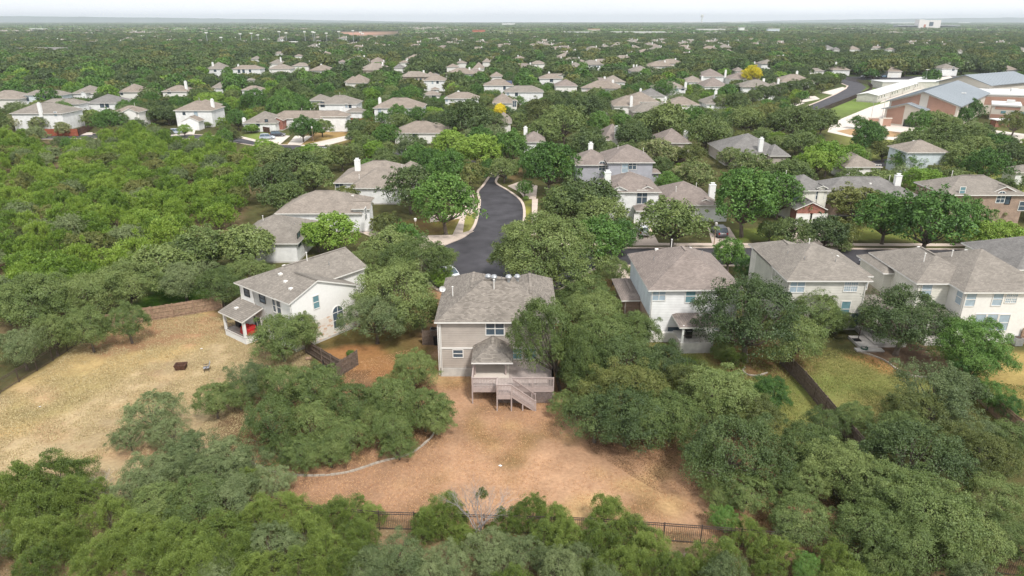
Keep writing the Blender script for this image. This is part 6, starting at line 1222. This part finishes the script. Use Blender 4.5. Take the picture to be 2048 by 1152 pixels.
def hides(x,y,w,h):
    sx,st,d=P(x,y,h); sb=P(x,y,.5)[1]; hw=w*.46/d*FPX
    for (a,t,b_,bt,dd) in VT:
        if dd<y-1 or sx-hw>b_ or sx+hw<a: continue
        ox=min(b_,sx+hw)-max(a,sx-hw); oy=min(bt,sb)-max(t,st)
        if ox>.3*(b_-a) and oy>.3*(bt-t): return True
    for (a,t,b_,bt,dd) in VIS:
        if dd<y-2: continue
        ox=min(b_,sx+hw)-max(a,sx-hw); oy=min(bt,sb)-max(t,st)
        if ox>min(5,.12*(b_-a)) and oy>max(1.5,.12*(bt-t)): return True
    return False
LW=poly_w([(-700,290),(330,275),(520,330),(500,400),(470,450),(330,520),(190,620),(0,690),(-700,760)])
FW=poly_w([(-500,1015),(140,1020),(610,1065),(1400,1110),(2500,1180),(2500,1600),(-500,1600)])
FILL=[]
def try_plant(x,y,w,kind,h=None,k=.36,chk=True):
    h=h or w*ASP[kind]*fr.uniform(.9,1.15)
    if near_tree(x,y,w,k): return
    if in_house(x,y,w*.42): return
    if chk and notree(x,y): return
    if y>300 and hides_far(x,y) and fr.random()<.8: return
    if hides(x,y,w,h): return
    T=dict(x=x,y=y,w=w,h=h,kind=kind,hand=False); sx,sy,d=P(x,y,h*.6); T['px']=sx;T['py']=sy;T['wpx']=w/d*FPX
    HG.setdefault((int(x//10),int(y//10)),[]).append((x,y,w)); FILL.append(T)
def scatter(n,y0,y1,wr,kinds,k=.36,poly=None,xr=.86):
    for _ in range(n):
        y=math.sqrt(fr.uniform(y0*y0,y1*y1)); x=fr.uniform(-xr,xr)*y
        if poly is not None and not inside(poly,np.array([x]),np.array([y]))[0]: continue
        sx=P(x,y)[0]
        try_plant(x,y,fr.uniform(*wr),fr.choice(kinds),k=k)
HC=[(np.array(h[0]).mean(0),) for h in HOUSES]
# far houses (drawn first so that trees leave them showing)
FH=[]
fhr=random.Random(5)
def dens(x,y):
    v=float(vnoise(np.array([x+5000.]),np.array([y+3000.]),260,21)[0]); return v
for _ in range(17000):
    y=math.sqrt(fhr.uniform(330**2,3400**2)) if _%3 else math.sqrt(fhr.uniform(320**2,1100**2)); x=fhr.uniform(-.84,.84)*y
    sx,sy,_d=P(x,y)
    if sy<50: continue
    if y<460 and not (620<sx<1560 or 1800<sx<2048): continue
    if sx<600 and sy>96 or sx>1500 and 104<sy<122: continue
    zone_=(830<sx<1500 and sy>=64) or (620<sx<840 and 100<sy<150) or (130<sx<420 and 60<sy<92) or (1420<sx<2048 and 80<sy<102)
    if not ((zone_ and dens(x,y)>.40 and fhr.random()<(.22 if sy<104 else .30)) or (sy<64 and dens(x,y)>.5 and fhr.random()<.22) or dens(x,y)>.64 and fhr.random()<.35): continue
    if min([math.hypot(x-h_[0][0],y-h_[0][1]) for h_ in HC] or [99])<20: continue
    if any(a_-14<sx<c_+14 and b__-6<sy<d_+8 for a_,b__,c_,d_,dd_ in VIS): continue
    if notree(x,y) or any((x-a)**2+(y-b_)**2<25**2 for a,b_ in FH): continue
    FH.append((x,y))
FH.sort(key=lambda q:math.hypot(*q))
HGf={}
for (x,y) in FH: HGf.setdefault((int(x//30),int(y//30)),[]).append((x,y))
def hides_far(x,y):
    for i in(-1,0,1):
        for j in(-1,0,1):
            for (a,b_) in HGf.get((int(x//30)+i,int(y//30)+j),()):
                if abs(a-x)<9 and -8<b_-y<24: return True
    return False
# left woods: dense junipers with oaks
for _ in range(2600):
    y=fr.uniform(70,215); x=fr.uniform(-190,-20)
    if not inside(LW,np.array([x]),np.array([y]))[0]: continue
    try_plant(x,y,fr.uniform(4.2,7.0),fr.choice(['cedar','cedar','cedar','cedar','cedar','olive','greyoak']),h=fr.uniform(3.4,5.8),k=.27)
# woods under the camera
for _ in range(420):
    y=fr.uniform(24,42); x=fr.uniform(-42,42)
    if not inside(FW,np.array([x]),np.array([y]))[0]: continue
    if fr.random()<.15: continue
    try_plant(x,y,fr.uniform(2.6,4.4),fr.choice(['cedar','cedar','cedar','greyoak']),h=fr.uniform(2.4,3.8),k=.34,chk=False)
# neighbourhood
scatter(9000,112,430,(6.5,11),['oak','oak','oak','dark','dark','elm','elm','olive','lime','greyoak'],k=.37)
scatter(6000,150,430,(4,7),['oak','elm','olive','cedar'],k=.36)
# woods above left houses (denser, lower)
for _ in range(3500):
    y=fr.uniform(330,640); x=fr.uniform(-.86*y,-.16*y)
    sx,sy,_=P(x,y)
    if sy>190 or sy<118: continue
    try_plant(x,y,fr.uniform(7,11),fr.choice(['cedar','oak','oak','olive','elm']),h=fr.uniform(5,7.5),k=.34)
ALLT=TREES+FILL
for T in ALLT: T['vis']=-60<T['px']<2108 and T['py']>30 and T['py']-T['wpx']*.5<1150
ALLT.sort(key=lambda T:(not T['vis'],-(T['wpx']*(1.6 if T['hand'] else 1))))
NI=298; INDIV=ALLT[:NI]; REST=ALLT[NI:]
# ---- labels: kind and size, then where it stands
LAND+= [('the iron picket fence',*G(760,1045).xy),('the red fire pit',*G(363,738).xy),('the cul-de-sac',*G(960,540).xy),('the black smoker grill',*G(640,760).xy),('the tan fence',*G(300,640).xy),
 ('the curved stone edging',*G(700,880).xy),('the orange yard',*G(960,900).xy),('the right plank fence',*G(1640,820).xy),('the mulch bed edging',*G(1800,740).xy),('the bottom right corner',*G(1990,1080).xy),('the bottom left corner',*G(60,1080).xy),
 ('the white school classrooms',*G(1740,210).xy),('the largest school hall',*G(1850,235).xy),('the curving asphalt street',*G(1010,430).xy),('the straight asphalt street',*G(1700,512).xy),('the school road',*G(1600,220).xy),('the left woods',*G(230,400).xy),('the dark left fence',*G(60,750).xy),
 ('the orange-brown fence',*G(1990,840).xy),('the paved school lot',*G(1700,262).xy)]
LS=[(s,)+P(x,y,2)[:2] for s,x,y in LAND]
LS=[l for l in LS if -20<l[1]<2080]
KN={'dark':('deep dark-green oak','oak tree'),'oak':('dark green oak','oak tree'),'greyoak':('grey-green oak','oak tree'),'elm':('bright leafy elm','elm tree'),'lime':('lime-green tree','tree'),'cedar':('yellowish juniper','juniper'),'myrtle':('flowering crepe myrtle','crepe myrtle'),'olive':('olive-brown oak','oak tree'),'yellow':('yellow-leaved tree','tree')}
ORD=['first','second','third','fourth','fifth','sixth','seventh','eighth','ninth','tenth','eleventh','twelfth','thirteenth','fourteenth','fifteenth','sixteenth','seventeenth','eighteenth']
grp={}
for T in INDIV:
    best=sorted(LS,key=lambda l:math.hypot((l[1]-T['px']),(l[2]-T['py'])*1.3))[0]; dx,dy=T['px']-best[1],T['py']-best[2]
    rel=('left of' if dx<0 else 'right of') if abs(dx)>abs(dy)*1.1 else ('beyond' if dy<0 else 'below')
    T['cat']=KN[T['kind']][1]; grp.setdefault((T['kind'],rel,best[0]),[]).append(T)
for (k,rel,ln),ts in grp.items():
    base='%s %s %s'%(KN[k][0],rel,ln)
    if len(ts)==1: ts[0]['label']=base
    else:
        ts.sort(key=lambda T:T['px'])
        for i,T in enumerate(ts):
            o_='leftmost' if i==0 else ('rightmost' if i==len(ts)-1 else (ORD[i] if i<len(ORD) else 'another')+' from left')
            T['label']=base+', '+o_
    for T in ts:
        T['label']=' '.join(T['label'].split()[:16])
        T['group']={'dark':'deep dark-green oaks','oak':'oaks around the houses','greyoak':'grey-green oaks','elm':'leafy street and garden elms','lime':'lime-green garden trees','cedar':'junipers of the woods','myrtle':'crepe myrtles','olive':'olive-brown oaks','yellow':'yellow-leaved trees'}[k]
for i,T in enumerate(INDIV): plant(T,i)
# ---- everything smaller: one object of tree cover, the same trees scattered by nodes
def scatter_obj(name,label_kind,pts,protos,off=None):
    col=bpy.data.collections.new(name+'_kinds')
    for i,me in enumerate(protos):
        o=bpy.data.objects.new('%02d_%s'%(i,me.name),me); col.objects.link(o)
    me=bpy.data.meshes.new(name); A=np.array(pts,np.float32)   # x,y,z,scale,scalez,rot,index
    me.vertices.add(len(A)); me.vertices.foreach_set('co',np.ascontiguousarray(A[:,:3]).ravel())
    for nm_,c in (('rot',5),):
        a=me.attributes.new(nm_,'FLOAT','POINT'); a.data.foreach_set('value',np.ascontiguousarray(A[:,c]))
    a=me.attributes.new('sc','FLOAT_VECTOR','POINT'); a.data.foreach_set('vector',np.ascontiguousarray(np.stack([A[:,3],A[:,3],A[:,4]],1)).ravel())
    a=me.attributes.new('kind_index','INT','POINT'); a.data.foreach_set('value',np.ascontiguousarray(A[:,6]).astype(np.int32))
    o=bpy.data.objects.new(name,me); C.objects.link(o)
    ng=bpy.data.node_groups.new(name,'GeometryNodeTree'); ng.interface.new_socket('Geometry',in_out='INPUT',socket_type='NodeSocketGeometry'); ng.interface.new_socket('Geometry',in_out='OUTPUT',socket_type='NodeSocketGeometry')
    n=ng.nodes; gi=n.new('NodeGroupInput'); go=n.new('NodeGroupOutput'); ip=n.new('GeometryNodeInstanceOnPoints'); ci=n.new('GeometryNodeCollectionInfo')
    ci.inputs['Collection'].default_value=col; ci.inputs['Separate Children'].default_value=True; ci.inputs['Reset Children'].default_value=True
    def na(nm_,ty):
        q_=n.new('GeometryNodeInputNamedAttribute'); q_.data_type=ty; q_.inputs['Name'].default_value=nm_; return [s_ for s_ in q_.outputs if s_.enabled and s_.name=='Attribute'][0]
    cb=n.new('ShaderNodeCombineXYZ'); lk=ng.links.new
    lk(gi.outputs[0],ip.inputs['Points']); lk(ci.outputs[0],ip.inputs['Instance']); ip.inputs['Pick Instance'].default_value=True
    lk(na('kind_index','INT'),ip.inputs['Instance Index']); lk(na('rot','FLOAT'),cb.inputs[2]); lk(cb.outputs[0],ip.inputs['Rotation']); lk(na('sc','FLOAT_VECTOR'),ip.inputs['Scale']); lk(ip.outputs[0],go.inputs[0])
    md=o.modifiers.new('scatter','NODES'); md.node_group=ng; tag(o,kind=label_kind); return o
protos=[];pi={}
for lvl,lib in (('m',MID),('f',FAR),('n',NEAR)):
    for k,v in lib.items():
        if lvl=='n' and k not in('cedar','greyoak'): continue
        for i,tm in enumerate(v[:2 if lvl!='f' else 3]): pi.setdefault((lvl,k),[]).append((len(protos),tm)); protos.append(tm.merged('tree_%s_%s_%d'%(lvl,k,i)))
# distant patches of crowns, one proto = a 60 m stand of trees
def patch(seed,tone):
    r=np.random.default_rng(seed); vs=[]
    for i in range(34):
        cx,cy_=r.uniform(-32,32,2); w=r.uniform(4.5,8); n=70; d=r.normal(size=(n,3)); d[:,2]=np.abs(d[:,2]); d/=np.linalg.norm(d,axis=1)[:,None]
        p=d*np.array([w,w,r.uniform(5.5,8)])*r.uniform(.85,1.05,(n,1))+np.array([cx,cy_,1.5]); nn=d+r.normal(size=d.shape)*.35; nn/=np.linalg.norm(nn,axis=1)[:,None]
        t1=np.cross(nn,r.normal(size=d.shape)); t1/=np.linalg.norm(t1,axis=1)[:,None]; t2=np.cross(nn,t1); s=r.uniform(1.2,2.2,(n,1)); vs.append(np.stack([p-t1*s,p+t2*s,p+t1*s,p-t2*s],1).reshape(-1,3))
    v=np.concatenate(vs); return np_mesh('stand_%d'%seed,v,np.arange(len(v)).reshape(-1,4),[FO[tone]])
st_i=[]
for s_,tn in ((1,'darkoak'),(2,'darkoak'),(3,'olive'),(4,'elm'),(5,'darkoak'),(6,'oak')): st_i.append(len(protos)); protos.append(patch(s_,tn))
pts=[]
def addp(T):
    d=math.hypot(T['x'],T['y']); lv='n' if d<70 else ('m' if d<330 else 'f')
    c=pi.get((lv,T['kind'])) or pi.get(('m',T['kind'])) or pi[('f','oak')]
    i,tm=fr.choice(c); pts.append((T['x'],T['y'],0,T['w']/tm.W,T['h']/tm.H,fr.random()*6.28,i))
for T in REST: addp(T)
for _ in range(26000):
    y=math.sqrt(fr.uniform(430**2,1500**2)); x=fr.uniform(-.84,.84)*y
    if notree(x,y) or hides_far(x,y): continue
    w=fr.uniform(9,15); T=dict(x=x,y=y,w=w,h=w*fr.uniform(.6,.8),kind=fr.choice(['oak','oak','oak','oak','olive','elm','greyoak']))
    if hides(x,y,w,T['h']): continue
    addp(T)
y=1450
while y<9500:
    st=46+y*.012; x=-.84*y
    while x<.84*y:
        xx=x+fr.uniform(-.35,.35)*st; yy=y+fr.uniform(-.4,.4)*st
        sx,sy,_d=P(xx,yy,4)
        bare=notree(xx,yy) or (hides_far(xx,yy+12) and fr.random()<.75) or float(vnoise(np.array([xx+9000.]),np.array([yy]),150,33)[0])>.86
        if not bare:
            s=st/50; pts.append((xx,yy,0,s,min(1.3,.8+s*.1)*fr.uniform(.8,1.2),fr.random()*6.28,fr.choice(st_i)))
        x+=st
    y+=st
scatter_obj('tree_cover','stuff',pts,protos)
# far house meshes
def far_house_mesh(w,d,h,rf,wl,two):
    mb=MB(); mb.box(-w/2,w/2,-d/2,d/2,-.3,h,0); o=.6; zr=h+d*.26
    mb.add([(-w/2-o,-d/2-o,h),(w/2+o,-d/2-o,h),(w/2+o,d/2+o,h),(-w/2-o,d/2+o,h),(-w/2+d/2,0,zr),(w/2-d/2,0,zr)],[(0,1,5,4),(2,3,4,5),(3,0,4),(1,2,5),(3,2,1,0)],1)
    if two: mb.add([(-w/2-o,-d/2-3,h*.6),(-w*.02,-d/2-3,h*.6),(-w*.02,d/2-2,h*.6),(-w/2-o,d/2-2,h*.6),(-w*.27,-d/2-.2,h+1.2),(-w*.27,d/2-4,h+1.2)],[(0,1,4),(1,2,5,4),(3,0,4,5)],1); mb.box(-w/2,-w*.04,-d/2-2.6,-d/2,-.3,h*.6,0)
    mb.box(w*.25,w*.25+.9,d*.1,d*.1+.8,h,zr+.2,2)
    for k in(-.3,0.05,.3): mb.box(w*k-.6,w*k+.6,-d/2-.05,-d/2,h-2.2,h-.8,3)
    return mb.mesh('far_house',[M[wl],RF[rf],M['white'],M['glass']])
fhm=[far_house_mesh(17,12,5.6,'brown','offwhite',0),far_house_mesh(15,13,6,'grey','whites',1),far_house_mesh(19,12,5,'mauve','tanbrick',1),far_house_mesh(16,12,5.8,'tanroof','creamstone',0)]
def split_parts(w,d,h,rf,wl,two):
    out=[]; W_=MB(); W_.box(-w/2,w/2,-d/2,d/2,-.3,h); R_=MB(); o=.6; zr=h+d*.24
    def hip(x0,x1,y0,y1,z,rr): hw=(y1-y0)/2; R_.add([(x0,y0,z),(x1,y0,z),(x1,y1,z),(x0,y1,z),(x0+hw,y0+hw,rr),(x1-hw,y0+hw,rr)],[(0,1,5,4),(2,3,4,5),(3,0,4),(1,2,5),(3,2,1,0)])
    hip(-w/2-o,w/2+o,-d/2-o,d/2+o,h,zr)
    if two: W_.box(-w/2+.5,-w*.04,-d/2-4,-d/2+.1,-.3,h*.55); R_.add([(-w/2,-d/2-4.5,h*.55),(-w*.02,-d/2-4.5,h*.55),(-w*.02,-d/2,h*.55),(-w/2,-d/2,h*.55),(-w*.26,-d/2-2.2,h*.55+1.9)],[(0,1,4),(1,2,4),(2,3,4),(3,0,4)])
    out.append(('wall',W_.mesh('far_wall',[M[wl]]))); out.append(('roof',R_.mesh('far_roof',[RF[rf]])))
    c=MB(); c.box(w*.25,w*.25+.9,d*.1,d*.1+.8,h,zr+.3); out.append(('chimney',c.mesh('far_chimney',[M['white']])))
    for k in(0.08,.22,.38): c=MB(); c.box(w*k-.55,w*k+.55,-d/2-.06,-d/2,h-2.2,h-.8); out.append(('window',c.mesh('far_window',[M['glass']])))
    if two: c=MB(); c.box(-w*.42,-w*.12,-d/2-4.05,-d/2-4,0,2.2); out.append(('garage_door',c.mesh('far_garage',[M['white']])))
    return out
fparts=[split_parts(17,12,5.4,'brown','offwhite',1),split_parts(15,12,5.8,'grey','whites',0),split_parts(18,12,3.4,'mauve','tanbrick',0),split_parts(16,11,5.4,'tanroof','creamstone',1)]
NH=min(len(FH),192)
FL=[('the water tower',1403,47),('the stadium tower',1857,58),('the red-orange building',957,70),('the left shop strip',1154,72),('the long shop strip',1277,72),('the long white building',93,110),('the ball fields',640,92),('the bare pink earth',690,68),
 ('the yellow unfinished house',277,82),('the pair of roofs right',1665,95),('the open green field',1100,110),('the yellow bank',820,98),('the cream block',1188,66),('the pale shopping block',1422,64),('the blue-grey block',1546,68),('the white skyline warehouse',1017,50),('the left edge',10,70),('the right edge',2040,80),('the upper yellow tree',1508,130)]
fg={}
for i,(x,y) in enumerate(FH[:NH]):
    rz_=fhr.choice([0,.2,-.3,.1,1.57,0]); sx,sy,_d=P(x,y,4)
    if math.hypot(x,y)<800:      # near enough for its parts to show
        o=empty('house',(x,y,0),rz_)
        for pn,me in fparts[i%4]: link(pn,me,o)
    else: o=link('house',fhm[i%4],None,(x,y,0),rz_)
    b=sorted(FL,key=lambda l:math.hypot(l[1]-sx,(l[2]-sy)*4))[0]; dx,dy=sx-b[1],(sy-b[2])*4
    rel=('left of' if dx<0 else 'right of') if abs(dx)>abs(dy) else ('beyond' if dy<0 else 'below'); fg.setdefault((i%4,rel,b[0]),[]).append((sx,o))
for (k,rel,ln),ts in fg.items():
    ts.sort(key=lambda q:q[0])
    for i,(sx,o) in enumerate(ts):
        lb='distant %s house %s %s'%(['brown-roofed','grey-roofed','mauve-roofed','tan-roofed'][k],rel,ln)
        if len(ts)>1: lb+=', '+('leftmost' if i==0 else ('rightmost' if i==len(ts)-1 else ORD[min(i,17)]+' from left'))
        tag(o,lb,'house','distant suburban houses')
hp=[(x,y,0,1,1,fhr.choice([0,.2,-.3,1.57]),fhr.randrange(4)) for (x,y) in FH[NH:]]
if hp: scatter_obj('distant_houses','stuff',hp,fhm)
# ---------------------------------------------------------------- dead trees
def dead(label,px,pyb,h,seed,spread=1.0,tuft=False,lean=0):
    g=G(px,pyb); e=empty('dead_tree',(g.x,g.y,0),0,label,'dead tree'); r=random.Random(seed); tk=MB(); br=MB()
    def grow(p,d,L_,rad,lv):
        q=p+d*L_; m_=(p+q)/2+Vector((r.uniform(-.1,.1),r.uniform(-.1,.1),r.uniform(-.05,.05)))*L_; (tk if lv==0 else br).tube([tuple(p),tuple(m_),tuple(q)],[rad,rad*.8,rad*.55],5 if lv<2 else 3,cap=False)
        if lv<6 and rad>.0012:
            for k in range(3 if lv<4 else 2):
                nd=(d+Vector((r.uniform(-1,1)*.75*spread,r.uniform(-1,1)*.75*spread,r.uniform(-.25,.5)))).normalized(); grow(q if k else m_.lerp(q,.6),nd,L_*r.uniform(.6,.82),rad*.55,lv+1)
    for k in range(3): grow(Vector((r.uniform(-.15,.15),r.uniform(-.15,.15),-.1)),Vector((r.uniform(-.35,.35)+lean,r.uniform(-.3,.3),1)).normalized(),h*.28,.06*h/5,0)
    tk.build('trunk',M['dead'],e); br.build('branches',M['dead'],e)
    if tuft:
        ob=link('foliage_tuft',NEAR['cedar'][0].crown,e,(.2,0,h*.62)); ob.scale=(.11,.11,.12); ob=link('foliage_tuft',NEAR['cedar'][1].crown,e,(1.5,0,h*.42)); ob.scale=(.08,.08,.08)
dead('bare grey dead tree with a few green leaves at the iron fence',960,1088,6.2,4,1.0,True); dead('small bare grey tree at the end of the dry yard',215,1010,3.4,9,1.2); dead('bare dead brush left of the bottom junipers',190,1050,1.8,12,1.7)
dead('large leafless grey tree among the dark oaks, right of centre',1200,262,8.5,6,1.1); dead('tangled dead branches under the bottom centre junipers',1185,1150,1.8,15,1.8); dead('thin dead branches at the bottom right woods',1370,1140,1.6,17,1.4)
# low shrubs
def shrub(label,px,ytop,w,kind,a=.7):
    T=tree_px(px,ytop,w,kind,a); TREES.pop(); d=math.hypot(T['x'],T['y']); tm=(NEAR if d<95 else MID).get(kind,MID[kind])[0]
    e=empty('shrub',(T['x'],T['y'],-.15),px,label,'shrub'); e.scale=(T['w']/tm.W,)*2+(T['h']/tm.H,); link('foliage',tm.crown,e)
for a in (('rusty-orange flowering shrub above the hedge trees',1695,482,34,'myrtle'),('dark round shrub at the edge of the bright lawn',490,256,16,'oak'),('low bright shrub on the bright lawn',508,252,20,'lime'),('yellow-green round shrub at the top of the kerb strip',1052,391,14,'lime'),
  ('dark red-leaved shrub between the white and beige houses',1500,550,20,'olive'),('dark shrub below the raised white porch',1450,690,50,'oak'),('yellow-green shrub under the beige patio roof',1750,600,36,'yellow'),('pale olive shrub before the brown-roofed white house',760,432,60,'olive'),
  ('reddish shrubs above the crepe myrtles',1350,300,40,'olive'),('dark hedge shrub between mauve roof and white house',1350,338,50,'oak'),('small shrub at the left corner of the yard by the grey fence',700,700,20,'elm'),('round dark shrub left of the white gabled garage',413,243,18,'oak')):
    shrub(*a)
# ---------------------------------------------------------------- dry grass tufts and leaf litter over the yards
def tufts(name,poly,n,cols,hgt,wd,seed,flat=False,label=None,thr=.3):
    r=np.random.default_rng(seed); pl=np.array(poly_w(poly)); lo=np.maximum(pl.min(0),[-70,25]); hi=np.minimum(pl.max(0),[75,100])
    p=r.uniform(lo,hi,(n*3,2)); 
    p=p[inside([tuple(q_) for q_ in pl],p[:,0],p[:,1])]; p=p[np.abs(p[:,0])<.95*p[:,1]+4]
    nn=vnoise(p[:,0],p[:,1],1.3,seed+1)*.6+vnoise(p[:,0],p[:,1],4.5,seed+2)*.4; p=p[nn+r.normal(size=len(nn))*.12>thr+.15][:n]; m=len(p)
    a=r.uniform(0,6.28,m); ux,uy=np.cos(a),np.sin(a); w=wd*r.uniform(.5,1.4,m); h=hgt*r.uniform(.4,1.5,m); z=np.zeros(m)
    lx,ly=r.normal(size=m)*h*.6,r.normal(size=m)*h*.6
    if flat: z=z+.012; v=np.stack([np.stack([p[:,0]-ux*w,p[:,1]-uy*w,z],1),np.stack([p[:,0]+uy*w*.6,p[:,1]-ux*w*.6,z+h],1),np.stack([p[:,0]+ux*w,p[:,1]+uy*w,z],1),np.stack([p[:,0]-uy*w*.6,p[:,1]+ux*w*.6,z+h*.4],1)],1)
    else: v=np.stack([np.stack([p[:,0]-ux*w,p[:,1]-uy*w,z],1),np.stack([p[:,0]+ux*w,p[:,1]+uy*w,z],1),np.stack([p[:,0]+ux*w*.5+lx,p[:,1]+uy*w*.5+ly,z+h],1),np.stack([p[:,0]-ux*w*.7+lx,p[:,1]-uy*w*.7+ly,z+h*.8],1)],1)
    mt=bpy.data.materials.new(name); mt.use_nodes=True; t=mt.node_tree; b=t.nodes['Principled BSDF']; b.inputs['Roughness'].default_value=1; b.inputs['Specular IOR Level'].default_value=.05
    g_=t.nodes.new('ShaderNodeNewGeometry'); cr=t.nodes.new('ShaderNodeValToRGB'); cr.color_ramp.elements[0].color=(*S(*cols[0]),1); cr.color_ramp.elements[1].color=(*S(*cols[-1]),1)
    for i_,c in enumerate(cols[1:-1]): e_=cr.color_ramp.elements.new((i_+1)/(len(cols)-1)); e_.color=(*S(*c),1)
    t.links.new(g_.outputs['Random Per Island'],cr.inputs[0]); t.links.new(cr.outputs[0],b.inputs['Base Color'])
    o=link(name,np_mesh(name,v.reshape(-1,3),np.arange(m*4).reshape(-1,4),[mt])); tag(o,kind='stuff')
tufts('dry_grass',YARD_L,170000,[(158,140,104),(178,160,122),(194,178,140),(146,138,98)],.05,.03,71)
tufts('dry_grass',YARD_C,170000,[(176,134,100),(188,148,112),(200,164,124),(166,128,96)],.045,.026,72)
tufts('dry_grass',[(1290,700),(1620,690),(1700,700),(1860,750),(2300,800),(2300,1000),(1860,900),(1640,960),(1420,830)],90000,[(110,116,62),(134,134,80),(156,148,96),(98,112,56)],.06,.032,73)
tufts('leaf_litter',[(430,950),(500,920),(620,905),(850,890),(900,850),(860,740),(700,740),(560,750),(420,830)],50000,[(84,64,46),(110,86,64),(130,102,76)],.02,.035,74,True,thr=.2)
tufts('leaf_litter',[(1110,740),(1420,820),(1640,960),(1800,1125),(1500,1100),(1180,900)],50000,[(84,64,46),(110,86,64),(130,102,76)],.02,.035,75,True,thr=.3)
tufts('leaf_litter',[(-400,1000),(140,1003),(610,1050),(1450,1100),(2300,1150),(2300,1500),(-400,1500)],70000,[(96,80,60),(130,112,88),(160,144,118),(84,92,50)],.04,.04,76,True,thr=.25)
# ---------------------------------------------------------------- the air
hz=MB(); hz.box(-16500,16500,-150,15200,-4,132); hm2=bpy.data.materials.new('haze_air'); hm2.use_nodes=True; t=hm2.node_tree; t.nodes.remove(t.nodes['Principled BSDF']); pv=t.nodes.new('ShaderNodeVolumePrincipled')
pv.inputs['Color'].default_value=(.86,.94,1,1); pv.inputs['Density'].default_value=.0001; pv.inputs['Anisotropy'].default_value=.2; t.links.new(pv.outputs[0],t.nodes['Material Output'].inputs['Volume'])
HAZE=True
if HAZE: tag(hz.build('haze',hm2),kind='stuff')
print('trees',len(INDIV),len(REST),'points',len(pts),'far houses',len(FH),'houses',len(LAND))
